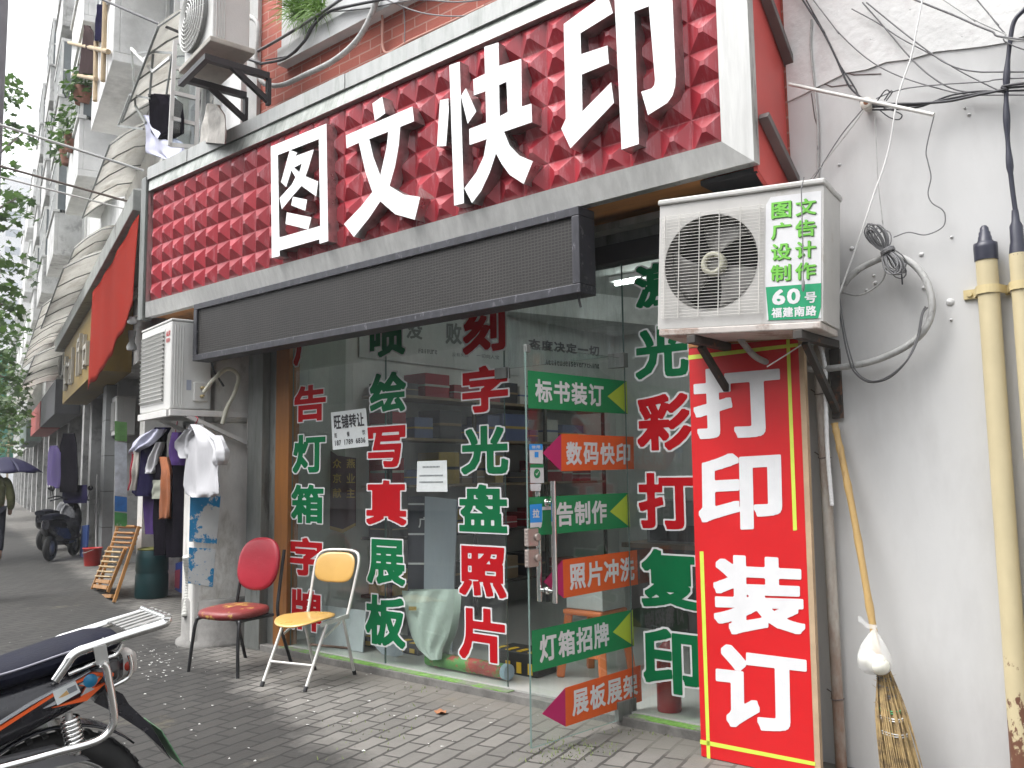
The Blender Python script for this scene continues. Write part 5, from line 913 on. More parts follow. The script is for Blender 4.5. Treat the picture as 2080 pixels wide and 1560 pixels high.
for bi, (u0, u1, ht, m) in enumerate(ends):
    b = thing('row_house', blab[bi], 'building', tuple(L(u0,0,0)), 'row of old houses'); mb = MB(); lbox(mb, u0, u1, -9, 0, 3.1, ht); mb.obj('wall', m, b)
    mb = MB(); lbox(mb, u0, u1, -1.2, -0.9, 0, 3.09); mb.obj('unlit_shopfront_slab', SHUT, b)  # near-black slab stands for the shade inside the open shops
    u = u0+0.02
    while u < u1-0.5:
        mb = MB(); lbox(mb, u, u+0.42, -0.9, -0.02, 0, 3.09); mb.obj('pillar', ROWG, b); u += 4.1
    for fl in range(int((ht-3.4)/2.9)):
        z = 4.1+fl*2.9; k = 0; u = u0+0.8
        while u < u1-1.6:
            f_ = MB(); lbox(f_, u, u+1.3, 0.002, 0.06, z, z+0.07); lbox(f_, u, u+1.3, 0.002, 0.06, z+1.38, z+1.45); lbox(f_, u, u+0.06, 0.002, 0.06, z+0.07, z+1.38); lbox(f_, u+1.24, u+1.3, 0.002, 0.06, z+0.07, z+1.38); lbox(f_, u+0.62, u+0.68, 0.002, 0.06, z+0.07, z+1.38)
            fo_ = f_.obj('window', WINW, b); g = MB(); lbox(g, u+0.06, u+1.24, 0.004, 0.02, z+0.07, z+1.38); g.obj('pane', WGL, fo_); u += 2.45
    # balconies: boxes with a slab, front and side parapets
    for fl in range(1, int((ht-3.4)/2.9)):
        z = 3.9+fl*2.9; u = u0+4.1 if bi == 0 else u0+1.5
        while u < u1-2.6:
            bo = MB(); lbox(bo, u, u+2.7, 0.002, 0.66, z, z+0.12); lbox(bo, u, u+2.7, 0.58, 0.66, z+0.12, z+1.05); lbox(bo, u, u+0.08, 0.002, 0.58, z+0.12, z+1.05); lbox(bo, u+2.62, u+2.7, 0.002, 0.58, z+0.12, z+1.05); lbox(bo, u-0.04, u+2.74, 0.55, 0.70, z+1.05, z+1.12)
            bob = bo.obj('balcony', ROWW if bi % 2 == 0 else ROWG, b, bevel=0.01)
            if bi < 2:                                      # glazed-in balcony: frame and panes above the parapet
                en = MB()
                for k in range(6): lbox(en, u+0.02+k*0.522, u+0.07+k*0.522, 0.60, 0.65, z+1.125, z+2.5)
                lbox(en, u, u+2.7, 0.59, 0.66, z+2.5, z+2.58); lbox(en, u+0.02, u+2.68, 0.605, 0.645, z+1.75, z+1.80)
                for uu in (u+0.02, u+2.63): lbox(en, uu, uu+0.05, 0.30, 0.35, z+1.125, z+2.5); lbox(en, uu, uu+0.05, 0.002, 0.59, z+2.5, z+2.58); lbox(en, uu, uu+0.05, 0.002, 0.59, z+1.75, z+1.79)
                en.obj('glazing_frame', WINW, bob); gl = MB(); lbox(gl, u+0.05, u+2.65, 0.615, 0.63, z+1.13, z+2.5); lbox(gl, u+0.035, u+0.05, 0.01, 0.61, z+1.13, z+2.5); lbox(gl, u+2.65, u+2.665, 0.01, 0.61, z+1.13, z+2.5); gl.obj('pane', WGL, bob)
            u += 5.0
def awning(u0, u1, z, dpt, drop, lab, grp='corrugated awnings on the old houses'):
    t_ = thing('awning', lab, 'awning', tuple(L(u0,0,z)), grp); n = int((u1-u0)/0.05)
    mb = MB(); mb.grid(lambda a, b: L(u0+(u1-u0)*a, dpt*b, z-drop*(b**1.6)+0.012*math.sin(a*n*1.6)), n, 5); mb.obj('corrugated_sheet', AWN, t_, solid=0.004)
    mb = MB(); 
    for k in range(5): u = u0+(u1-u0)*k/4; mb.tube([L(u,0.01,z-0.05)]+[L(u,dpt*s,z-drop*(s**1.6)-0.03) for s in (0.35,0.7,1.0)], 0.010, 6)
    for s in (1.0,): mb.tube([L(u0,dpt*s,z-drop*(s**1.6)-0.03), L(u1,dpt*s,z-drop*(s**1.6)-0.03)], 0.012, 6)
    mb.obj('awning_frame', GREYM, t_)
for k, (u0, u1, z, d, dr_, l) in enumerate(((1.3,3.9,6.15,0.62,0.45,'corrugated awning nearest the red sign, above the casement window'),(4.9,8.6,6.2,0.64,0.45,'corrugated awning second from the sign, under the first balcony'),(9.8,13.6,6.0,0.66,0.5,'corrugated awning third from the sign'),(1.5,4.6,8.7,0.75,0.5,'higher corrugated awning near the top air conditioner'),(7.6,13.8,5.1,0.95,0.45,'low long corrugated awning over the yellow shop sign'),(14.8,22,5.9,0.9,0.6,'corrugated awning on the grey second house'),(15,24,4.6,1.0,0.4,'low corrugated awning on the grey second house'),(22.5,29.5,6.1,0.85,0.6,'farther corrugated awning on the grey second house'),(31,45,5.6,0.95,0.6,'long corrugated awning on the third house'))): awning(u0,u1,z,d,dr_,l)
# grey canopy beam, red banner sheet, yellow sign
cy = thing('canopy', 'grey metal canopy edge above the red banner', 'canopy', tuple(L(2.6,0.3,4.3))); mb = MB(); lbox(mb, 2.4, 14.0, 0.02, 0.66, 4.17, 4.40); mb.obj('fascia', M('canopy_grey', (0.30,0.31,0.29), 0.6, 0.2, v=0.25, col2=(0.13,0.12,0.11), th=0.6), cy, bevel=0.01)
mb = MB(); lbox(mb, 2.45, 13.95, 0.05, 0.62, 4.405, 4.43); mb.obj('flashing', ROWG, cy)
BAN = M('orange_red_banner', (0.26,0.016,0.007), 0.9, spec=0.1, v=0.1, s=2, bump=0.15, bs=4)
def ban(a, b):
    u = 2.35+(6.75-2.35)*a; zt = 4.12; zb__ = 2.86-0.16*a+0.30*(1-a)**3; return L(u, 0.60+0.008*math.sin(a*21+b*2)+0.006*math.sin(a*8)+0.03*b, zt+(zb__-zt)*b+0.02*math.sin(a*30)*b)
mb = MB(); mb.grid(ban, 70, 14); tag(mb.obj('banner', BAN, solid=0.004), 'orange red cloth banner hanging below the grey canopy', 'banner')
ys = thing('yellow_sign', 'mustard yellow shop sign with worn raised strokes past the red banner', 'shop sign', tuple(L(7.3,0.5,3.2))); mb = MB(); lbox(mb, 7.0, 13.6, 0.02, 0.50, 3.0, 4.16); mb.obj('board', M('mustard_paint', (0.24,0.155,0.025), 0.6, v=0.15), ys); mb = MB()
rg = random.Random(8); CRM = flat('sign_cream', (0.45,0.43,0.38), 0.5); mb = MB()
for k in range(4):                                          # worn raised strokes, too weathered to read
    u = 7.9+k*1.35
    mb = MB() if k else mb
    for q_ in range(5): uu = u+rg.uniform(0,0.7); zz_ = 3.2+rg.uniform(0,0.65); (lbox(mb, uu, uu+rg.uniform(0.25,0.5), 0.503+q_*0.001, 0.55+q_*0.004, zz_, zz_+0.07) if q_ % 2 else lbox(mb, uu, uu+0.08, 0.503+q_*0.001, 0.55+q_*0.004, 3.2, 3.2+rg.uniform(0.35,0.7)))
    mb.obj('raised_stroke', CRM, ys)
for k, (u0, u1, c, l) in enumerate(((15.2,21,(0.05,0.05,0.055),'dark shop sign board on the grey second house'),(21.5,27,(0.30,0.05,0.04),'dull red shop sign board on the grey second house'),(31,38,(0.12,0.16,0.14),'green grey shop sign board on the third house'))):
    mb = MB(); lbox(mb, u0, u1, 0.02, 0.55, 2.9, 3.7); tag(mb.obj('sign_board', M('far_sign', c, 0.6, v=0.2), bevel=0.01), l, 'shop sign')
# corner pillar with torn posters
pl = thing('corner_pillar', 'whitewashed concrete pillar with torn blue and white posters', 'pillar', tuple(L(0.4,0.15,0))); PIL = M('whitewash', (0.64,0.63,0.60), 0.85, v=0.2, s=3, col2=(0.36,0.34,0.30), th=0.6, sw=0.15, s2=3.5, stretch=(1,1,0.5), bump=0.3)
mb = MB(); lbox(mb, 0.50, 0.95, -0.30, 0.35, 0, 1.86); lbox(mb, 0.50, 0.95, -0.30, 0.20, 1.86, 3.08); mb.obj('shaft', PIL, pl, bevel=0.02)
mb = MB(); mb.lathe(L(0.70,0.09,0), ZZ, [(0.345,0),(0.34,0.03),(0.30,0.05),(0.295,0.36),(0.27,0.38)], 24); mb.obj('foot', CONC, pl)
PO = M('torn_poster', (0.60,0.62,0.62), 0.7, v=0.08, s=6, col2=(0.02,0.24,0.50), th=0.515, sw=0.02, s2=5)
def UPil(x, y, o=0.0): return PL(x, y, L(0.50-o,0,0), LU)
for q, lab in (([(388,948),(445,930),(448,1010),(440,1105),(384,1100)], 'torn blue and white poster'), ([(384,1112),(438,1115),(432,1192),(382,1185)], 'lower torn blue and white poster')):
    mb = MB(); mb.prism([[UPil(x, y, 0.004) for x, y in q]], LU*0.003); o = mb.obj('poster', PO, pl); o['label'] = lab
p2_ = thing('poster_pillar', 'second pillar with a strip of green white and blue notices', 'pillar', tuple(L(4.3,0.1,0))); mb = MB(); lbox(mb, 4.6, 5.0, -0.3, 0.16, 0, 3.08); mb.obj('shaft', PIL, p2_)
def UP2(x, y): return PL(x, y, L(4.594,0,0), LU)
for (y0, y1, c) in ((855,895,(0.12,0.28,0.08)),(897,1005,(0.50,0.54,0.58)),(1007,1038,(0.02,0.14,0.42)),(1040,1068,(0.04,0.22,0.06))):
    mb = MB(); q = [UP2(*p) for p in [(233,y0),(258,y0+3),(258,y1+2),(233,y1)]]; mb.prism([q], LU*0.004); mb.obj('notice', M('notice_paper', c, 0.7, v=0.3, s=8, col2=(0.45,0.5,0.52), th=0.66, s2=9), p2_)
tc_ = thing('tiled_pillar', 'grey tiled pillar behind the red bucket', 'pillar', tuple(L(8.9,0,0))); mb = MB(); lbox(mb, 9.0, 9.5, -0.4, 0.14, 0, 3.0); mb.obj('shaft', bricks('grey_tiles', (0.26,0.27,0.27), (0.24,0.25,0.25), (0.12,0.12,0.12), 0.6, 0.6, 0.008, rot=(math.radians(-90),0,0), off=0), tc_)

# ------------------------------------------------------------------ air conditioners on the row
ACG = M('white_enamel', (0.58,0.58,0.56), 0.45, v=0.06, s=5, col2=(0.42,0.41,0.38), th=0.66)
hA = math.radians(80); dA = V((-math.sin(hA), math.cos(hA), 0)); nA = V((-math.cos(hA), -math.sin(hA), 0))
def unit(label, c, ln, hh, dp, fan, brand=False, d=dA, n=nA):
    t_ = thing('outdoor_unit', label, 'air conditioner', tuple(c)); mb = MB()
    mb.pbox(c, d*ln, -n*dp, ZZ*hh); mb.obj('casing', ACG, t_, bevel=0.012)
    mb = MB(); mb.pbox(c-d*0.004+n*0.004+ZZ*(hh+0.001), d*(ln+0.008), -n*(dp+0.008), ZZ*0.02); mb.obj('lid', ACG, t_, bevel=0.006)
    if fan:
        cc = c+d*ln*0.6+ZZ*hh*0.5; R_2 = hh*0.44; mb = MB()
        for k in range(9): r_ = R_2*(k+1)/9; mb.tube([cc+n*(0.03+0.05*(1-(k/9)**2))+d*r_*math.cos(a*math.pi/16)+ZZ*r_*math.sin(a*math.pi/16) for a in range(33)], 0.005, 5)
        for a in range(16): mb.tube([cc+n*(0.03+0.05*(1-s*s))+d*R_2*s*math.cos(a*math.pi/8)+ZZ*R_2*s*math.sin(a*math.pi/8) for s in (0.1,0.5,0.8,1.0)], 0.003, 4)
        mb.obj('fan_guard', WINW, t_); mb = MB(); mb.lathe(cc+n*0.002, n, [(R_2,0),(R_2,0.03),(R_2*0.97,0.03),(R_2*0.97,0.004),(0.001,0.004)], 32); mb.obj('fan_ring', M('fan_shadow_plastic', (0.22,0.22,0.21), 0.7), t_)
    else:
        mb = MB(); nl = 17; mb.pbox(c+d*0.16+n*0.0005+ZZ*0.06, d*(ln-0.19), n*0.004, ZZ*(hh-0.11))
        for k in range(nl): z = 0.07+(hh-0.13)*k/nl; mb.add([c+d*0.165+n*0.006+ZZ*z, c+d*(ln-0.035)+n*0.006+ZZ*z, c+d*(ln-0.035)+n*0.024+ZZ*(z+0.022), c+d*0.165+n*0.024+ZZ*(z+0.022)], [(0,1,2,3)]); mb.add([c+d*0.165+n*0.024+ZZ*(z+0.022), c+d*(ln-0.035)+n*0.024+ZZ*(z+0.022), c+d*(ln-0.035)+n*0.006+ZZ*(z+0.03), c+d*0.165+n*0.006+ZZ*(z+0.03)], [(0,1,2,3)])
        mb.obj('louvre_panel', ACG, t_)
    for k in range(4): mb = MB()
    mb = MB(); 
    for k in range(4): mb.tube([c-n*(0.03+0.022*k)-d*0.001+ZZ*0.02, c-n*(0.03+0.022*k)-d*0.001+ZZ*(hh-0.03)], 0.006, 6)
    mb.obj('side_rib', ACG, t_)
    if brand:
        mb = MB(); fq = lambda a0,a1,z0,z1: [c+d*a1+n*0.004+ZZ*z1, c+d*a0+n*0.004+ZZ*z1, c+d*a0+n*0.004+ZZ*z0, c+d*a1+n*0.004+ZZ*z0]
        line_text(mb, 'AUX', fq(0.03,0.13,hh-0.12,hh-0.075), 0.04, 0.05); line_text(mb, '奥克斯', fq(0.035,0.125,hh-0.175,hh-0.135), 0.02, 0.05); mb.obj('brand_lettering', VRED, t_)
        mb = MB(); vb = c-n*(dp*0.72)-d*0.001+ZZ*0.13; mb.pbox(vb-n*0.06-ZZ*0.06, -d*0.03, n*0.12, ZZ*0.16); mb.obj('valve_cover', ACG, t_, bevel=0.006)
        BR = M('brass_valve', (0.42,0.34,0.18), 0.4, 0.7)
        for dz_ in (-0.02, 0.05): mb = MB(); mb.lathe(vb-d*0.03+ZZ*dz_, -d, [(0.014,0),(0.014,0.03),(0.009,0.035),(0.009,0.06)], 8); mb.obj('valve', BR, t_)
        mb = MB(); mb.pbox(c-n*0.13-d*0.0015+ZZ*0.16, -d*0.001, -n*0.04, ZZ*0.085); mb.obj('rating_plate', flat('plate_grey', (0.30,0.33,0.40)), t_)
        mb = MB(); a = c-n*(dp-0.03)-d*0.012+ZZ*(hh-0.16); mb.pbox(a, -d*0.03, -n*0.03, ZZ*0.14); mb.obj('terminal_box', ACG, t_)
    return t_
cA = UL(345,830,0.585); lnA = 0.80
hA_ = UL(345,655,0.585).z-cA.z
unit('white air conditioner with slatted front on the corner pillar above the hung clothes', cA, lnA, hA_, 0.34, False, True)
wa = thing('unit_bracket', 'white painted bracket shelf under the slatted air conditioner', 'bracket', tuple(cA)); WB = M('chipped_white_steel', (0.62,0.61,0.59), 0.55, v=0.1, s=8, col2=(0.16,0.13,0.11), th=0.69, sw=0.05, s2=12)
for du, nm in ((-0.05,'near'),(0.62,'far')):
    a = cA+dA*du+nA*0.02-ZZ*0.035; b = a-nA*0.70; mb = MB(); mb.bar(a, b, 0.04, 0.05); mb.bar(b+nA*0.02-ZZ*0.025, b+nA*0.02-ZZ*0.28, 0.04, 0.03, up=nA); mb.bar(a-nA*0.14-ZZ*0.02, b-ZZ*0.25+nA*0.02, 0.035, 0.035); mb.obj('bracket_arm', WB, wa, bevel=0.003)
mb = MB(); mb.bar(cA+nA*0.01-ZZ*0.036, cA+dA*0.75+nA*0.01-ZZ*0.036, 0.04, 0.055); mb.obj('front_rail', WB, wa, bevel=0.003)
pv = cA-nA*0.26-d_ if False else None
def wcable(label, P, r_, m, cat='cable', name='cable'): mb = MB(); mb.tube(spline(P, 8), r_, 8); return tag(mb.obj(name, m), label, cat)
vb = cA-nA*0.245-dA*0.09+ZZ*0.14
PIPEI = M('pipe_wrap', (0.56,0.55,0.46), 0.7, v=0.12)
wcable('cream wrapped refrigerant pipe arching off the slatted unit', [vb, vb-dA*0.07-nA*0.05+ZZ*0.10, vb-dA*0.06-nA*0.17+ZZ*0.20, vb-nA*0.28-dA*0.03+ZZ*0.15, vb-nA*0.26+ZZ*0.0, vb-nA*0.20-ZZ*0.12, vb-nA*0.16-ZZ*0.26], 0.017, PIPEI, 'pipe', 'refrigerant_pipe')
wcable('black lead running down the side of the slatted unit', [cA-nA*0.31-dA*0.03+ZZ*(hA_-0.17), cA-nA*0.31-dA*0.05+ZZ*(hA_-0.3), cA-nA*0.34-dA*0.07+ZZ*0.32, cA-nA*0.42-dA*0.07+ZZ*0.2], 0.009, CB)
cT = UL(431,76,0.5); unit('white air conditioner with a round fan guard high on the house corner', cT, 0.62, 0.62, 0.30, True)
tb = thing('unit_bracket', 'black steel bracket under the high round fan unit', 'bracket', tuple(cT)); mb = MB()
for du in (0.04, 0.5): a = cT+dA*du+nA*0.04-ZZ*0.16; b = a-nA*0.52; mb.bar(a, b, 0.05, 0.05); mb.bar(b-ZZ*0.02, b-ZZ*0.24, 0.05, 0.03, up=nA); mb.bar(a-nA*0.2, b-ZZ*0.21, 0.04, 0.04)
mb.bar(cT+nA*0.03-ZZ*0.164, cT+dA*0.6+nA*0.03-ZZ*0.164, 0.045, 0.045); mb.obj('bracket_arm', DARK, tb)
mb = MB(); mb.pbox(cT-dA*0.04+nA*0.03-ZZ*0.05, dA*0.70, -nA*0.36, ZZ*0.045); tag(mb.obj('plank_base', M('weathered_plank', (0.40,0.38,0.34), 0.8, v=0.2, s=6), bevel=0.008), 'weathered plank base under the high round fan unit', 'plank')
unit('pale air conditioner hung under the yellow sign', L(8.4,0.05,2.12), 0.8, 0.62, 0.3, False, False, LU, LN)
unit('white air conditioner on the grey second house', L(17,0.3,4.0), 0.85, 0.6, 0.3, True, False, LU, LN)

# ------------------------------------------------------------------ casement window, laundry, rods
cw = thing('casement_window', 'white casement window leaf standing open beside the sign', 'window', tuple(UL(350,295,0.5)))
def bars(px, v, r_): 
    mb = MB(); P = [PL(x, y, L(0.80,0,0), LU) for x, y in px]
    for a, b in zip(P[::2], P[1::2]): mb.bar(a, b, r_, r_*0.8, up=LU)
    return mb
bars([(356,82),(345,296),(404,96),(398,300),(356,84),(404,98),(353,137),(401,148),(350,188),(400,200),(348,240),(398,253),(345,294),(398,299)], 0.5, 0.035).obj('sash', WINW, cw)
mb = MB(); mb.prism([[PL(x, y, L(0.80,0,0), LU) for x, y in [(357,86),(403,99),(396,297),(347,292)]]], LU*0.004); mb.obj('pane', glassmat('casement_glass', (0.78,0.82,0.82), extra=0.06), cw)
FABW = M('white_cotton', (0.46,0.46,0.48), 0.9, v=0.05, s=8, bump=0.6, bs=14, stretch=(1,1,0.4)); FABN = M('navy_cotton', (0.014,0.012,0.035), 1.0, spec=0.0, v=0.2, s=8, bump=0.5, bs=14); FABK = M('black_cotton', (0.008,0.007,0.010), 1.0, spec=0.0, v=0.3, s=8, bump=0.5, bs=14); FABB = M('rust_brown_cloth', (0.24,0.075,0.025), 0.9, v=0.2, s=8); FABP = M('purple_cloth', (0.045,0.02,0.10), 1.0, spec=0.1, v=0.3, s=6); FABG = M('sage_cloth', (0.22,0.23,0.19), 0.9, v=0.1); STRP = M('cream_stripe', (0.60,0.56,0.50), 0.9); REDS = M('red_stripe', (0.35,0.03,0.05), 0.9); FABL = M('lilac_white', (0.52,0.53,0.66), 0.9, v=0.08, s=8, bump=0.5, bs=14)
def garment(mb, rows, v, d=0.05, mat=0, seed=1.0):
    n = len(rows)-1
    def row(b):
        i = b*n; k = min(n-1, int(i)); f_ = i-k; return [rows[k][j]*(1-f_)+rows[k+1][j]*f_ for j in range(3)]
    def fn(sg_):
        def g(a, b):
            y, xl, xr = row(b); p = UL(xl+(xr-xl)*a, y, v); s_ = math.sin(a*math.pi)**0.5 if 0 < a < 1 else 0.0
            return p + LN*(sg_*s_*d*(0.75+0.35*math.sin(a*13+seed)+0.15*math.sin(b*11+a*5+seed)))
        return g
    mb.grid(fn(1), 18, max(10, n*3), mat); mb.grid(fn(-1), 18, max(10, n*3), mat)
def hang(name, label, parts, cat='shirt', grp='clothes on hangers below the slatted unit', hk=None, vv=0.4):
    t_ = thing(name, label, cat, tuple(UL(parts[0][0][0][1], parts[0][0][0][0], vv)), grp)
    for rows, v, m, nm, s_ in [(p+(1.0,))[:5] if len(p) < 5 else p for p in parts]:
        mb = MB(); garment(mb, rows, v, 0.05, 0, s_); mb.obj(nm, m, t_)
    if hk: mb = MB(); P = [UL(x, y, vv) for x, y in hk]; mb.tube(spline(P, 6), 0.004, 6); mb.obj('hanger', REDS, t_)
    return t_
VC = 0.30
hang('blouse', 'white short sleeved blouse hung in front of the other clothes', [([(862,396,402),(868,388,412),(876,384,424),(884,381,436),(900,383,444),(930,381,444),(960,377,442),(985,374,444),(1003,378,444),(1010,392,432)], VC+0.10, FABW, 'body', 0.3), ([(873,378,400),(886,368,392),(897,358,388),(910,358,386),(922,366,388),(931,376,386)], VC+0.12, FABW, 'sleeve', 2.0), ([(884,428,440),(895,434,450),(915,440,456),(935,442,456),(945,444,452)], VC+0.08, FABW, 'sleeve', 4.0)], 'blouse', hk=[(398,846),(402,850),(399,858),(392,868),(386,876)], vv=VC+0.1)
hang('dress', 'long black dress hung behind the white blouse', [([(885,352,372),(905,346,384),(940,345,386),(1000,343,386),(1060,340,386),(1100,337,385),(1132,340,384)], VC, FABK, 'body', 1.0)], 'dress', hk=[(356,850),(360,856),(358,868),(355,884)], vv=VC)
hang('purple_shirt', 'purple shirt showing between the blouse and the dark jacket', [([(878,352,372),(900,346,378),(930,345,378),(945,352,376)], VC+0.05, FABP, 'body', 2.2)], 'shirt', vv=VC+0.05)
hang('vest', 'dark vest with a white sleeve hung among the clothes', [([(872,322,340),(900,312,336),(950,318,332),(1013,313,334)], VC+0.02, FABK, 'body', 0.2), ([(898,322,332),(930,305,322),(955,298,316),(962,302,312)], VC+0.06, FABW, 'sleeve', 1.3), ([(975,316,330),(1013,312,332)], VC+0.04, FABG, 'hem', 0.5)], 'vest', vv=VC)
hang('trousers', 'black trousers hung low beside the brown strip of cloth', [([(955,318,334),(1010,316,336),(1060,314,336),(1128,316,334)], VC-0.03, FABK, 'body', 0.9)], 'trousers', vv=VC-0.03)
hang('long_coat', 'dark purple coat hanging deepest among the clothes', [([(905,296,330),(960,290,338),(1040,292,345),(1085,296,342)], VC-0.10, FABP, 'body', 1.4)], 'coat', vv=VC-0.1)
hang('brown_scarf', 'long rust brown strip of cloth hung between dark clothes', [([(928,331,338),(960,333,345),(1000,331,346),(1050,328,344),(1054,330,340)], VC+0.07, FABB, 'body', 0.7)], 'scarf', vv=VC+0.07)
hang('jacket', 'navy jacket with cream and red stripes hung leftmost', [([(868,318,345),(885,300,336),(910,280,325),(950,275,315),(1000,268,312),(1008,278,308)], VC+0.02, FABN, 'body', 1.9), ([(915,275,279),(960,272,276),(996,267,271)], VC+0.075, REDS, 'red_band', 0.1), ([(915,279.5,283),(960,276.5,280),(996,271.5,275)], VC+0.08, STRP, 'cream_band', 0.1)], 'jacket', vv=VC)
hang('lilac_shirt', 'lilac white folded shirt over the shoulder of the navy jacket', [([(872,312,334),(885,285,328),(900,270,312),(912,266,290),(922,268,274)], VC+0.09, FABL, 'body', 2.9)], 'shirt', vv=VC+0.09)
hang('dark_laundry', 'black garment hung beside the open casement window', [([(192,303,345),(210,303,370),(240,304,374),(270,308,372),(285,322,345)], 0.47, FABK, 'body', 1.1)], 'laundry', 'laundry by the casement', vv=0.47)
hang('white_laundry', 'white cloth hung below the black garment by the window', [([(235,296,306),(262,298,330),(290,296,372),(310,296,375),(325,340,368)], 0.455, FABL, 'body', 0.4)], 'laundry', 'laundry by the casement', vv=0.455)
CW2 = M('sash_frame_white', (0.7,0.7,0.68), 0.5)
hang('wrapped_bundle', 'pale cloth bundle on the ledge over the sign end', [([(212,428,440),(235,418,456),(262,412,458),(292,408,456)], 0.35, M('bundle_cloth', (0.42,0.40,0.37), 0.9, v=0.3, s=9, bump=0.8, bs=12), 'body', 0.6)], 'bundle', 'laundry by the casement', vv=0.35)
def rod(label, a, b, va, vb_, r_, m): mb = MB(); mb.tube([UL(*a, va), UL(*b, vb_)], r_, 8); return tag(mb.obj('laundry_rod', m), label, 'rod', 'laundry rods over the street')
RODW = M('rod_white', (0.62,0.62,0.60), 0.5, v=0.1); RODB = M('rod_brown', (0.16,0.13,0.11), 0.6, v=0.2)
def rod2(label, a, b, r_, m):                             # rods reach out over the pavement, away from the wall
    p = UL(*b, 0.55); n2 = (LN*0.95 + ZZ*0.12).normalized(); d = ray(*a); pn_ = LU
    # the far end lies on the vertical plane of the rod
    q = PL(a[0], a[1], p, pn_); mb = MB(); mb.tube([p, q], r_, 8); return tag(mb.obj('laundry_rod', m), label, 'rod', 'laundry rods over the street')
rod2('white laundry rod at the top left end of the sign', (-8,251), (292,347), 0.014, RODW)
rod2('brown laundry rod just below the white one', (-8,335), (270,412), 0.013, RODB)
rod2('lower white laundry rod near the brown one', (-8,357), (252,424), 0.011, RODW)
# thick cable and sagging bundle across the brick wall
def c2(label, pts, r_, m, name='cable', Yd=4.1): mb = MB(); mb.tube(spline([UY(x, y, Yd) for x, y in pts], 8), r_, 8); return tag(mb.obj(name, m), label, 'cable', 'cables across the red brick')
c2('thick dark cable from the top left down to the brick corner', [(188,-10),(270,26),(380,72),(470,108),(530,128)], 0.014, CB)
c2('thick dark cable rising from the brick corner past the plant', [(524,104),(580,72),(640,34),(705,-10)], 0.013, CM)
c2('black wire bundle sweeping up along the brick top edge', [(528,130),(580,118),(618,84),(640,48),(672,22),(720,10),(800,-6)], 0.012, CB)
c2('thinner black wire swinging under the plant', [(540,122),(590,112),(612,92),(632,54),(660,28),(760,2)], 0.006, CB, Yd=4.12)
c2('grey wire drooping across the right end of the brick', [(770,-8),(830,18),(880,30),(945,32),(990,16)], 0.005, CM, Yd=4.15)
c2('pair of dark wires along the top edge of the brick', [(640,26),(740,18),(840,0),(930,4),(1000,-4)], 0.006, CM, Yd=4.14)
c2('pale ribbed conduit swooping across the red brick', [(500,30),(522,46),(524,80),(521,120),(526,155),(542,172),(575,172),(620,152),(675,125),(718,90),(745,50),(768,-6)], 0.022, CG, 'conduit', 4.12)
c2('thin painted pipe along the brick bottom ending in a riser', [(772,-6),(777,40),(782,106),(830,84),(900,52),(985,12)], 0.010, M('pink_pipe', (0.48,0.25,0.20), 0.7, v=0.2), 'pipe', 4.21)
c2('thin wire hanging down over the brick face', [(818,4),(822,40),(822,86)], 0.004, CM, Yd=4.2)
dr_ = thing('drying_rack', 'white and grey zigzag drying rack sticking out above the black laundry', 'drying rack', tuple(UL(290,150,0.55))); mb = MB()
def zz(px, r_, mb): P = [UL(x, y, 0.55) for x, y in px]; [mb.bar(a, b, r_, r_*0.7, up=LN) for a, b in zip(P[:-1], P[1:])]
zz([(266,98),(290,122),(311,108)], 0.03, mb); zz([(290,122),(311,145),(346,117)], 0.03, mb); mb.obj('white_bar', WINW, dr_); mb = MB(); zz([(267,100),(275,215),(296,250)], 0.028, mb); zz([(311,110),(304,195)], 0.028, mb); zz([(350,110),(338,192)], 0.022, mb); zz([(275,108),(310,105),(352,108)], 0.022, mb); zz([(264,192),(305,200)], 0.022, mb); zz([(264,192),(240,256),(292,262)], 0.022, mb); mb.obj('grey_bar', GREYM, dr_)
hang('navy_laundry', 'navy garment hung from the highest far balcony against the sky', [([(10,200,212),(40,197,210),(84,195,207)], 0.7, FABN, 'body', 0.8)], 'laundry', 'laundry on the far balconies', vv=0.7)
hang('brown_laundry', 'dark brown cloth hung beside the navy garment on the far balcony', [([(52,174,180),(66,172,190),(150,160,190)], 0.7, M('brown_black_cloth', (0.05,0.035,0.035), 1.0, spec=0), 'body', 0.3)], 'laundry', 'laundry on the far balconies', vv=0.7)
for k, (a, b, l) in enumerate((((140,87),(220,105),'bamboo pole jutting from the far balcony at the top'),((150,152),(195,160),'bamboo pole under the far potted plants'),((214,-5),(209,165),'upright drain pipe on the far house front'),((195,85),(193,205),'bamboo upright of the far balcony'))):
    mb = MB(); mb.tube([UL(*a, 0.71), UL(*b, 0.71)], 0.035, 6); tag(mb.obj('bamboo_pole', M('bamboo_weathered', (0.42,0.32,0.20), 0.8, v=0.2)), l, 'pole', 'poles on the far balconies')
# clump of grass growing from the ledge
gp = thing('ledge_plant', 'tuft of bright green grassy weed on the window ledge', 'plant', tuple(UY(620,60,4.1))); mb = MB(); rg = random.Random(4)
for k in range(420):
    s = UY(rg.uniform(588,660), rg.uniform(4,40), 4.13); a = rg.uniform(0,6.28); l = rg.uniform(0.10,0.30); d = V((math.cos(a)*0.6, math.sin(a)*0.35-0.25, rg.uniform(-0.9,0.8))).normalized(); e = s+d*l; m_ = s.lerp(e,0.5)+ZZ*0.04; sd = d.cross(V((0,1,0.2))).normalized()*0.004
    mb.add([s-sd,s+sd,m_+sd,m_-sd,e], [(0,1,2,3),(3,2,4)])
mb.obj('blade', M('grass_blade', (0.12,0.24,0.03), 0.6, v=0.4, s=20), gp)
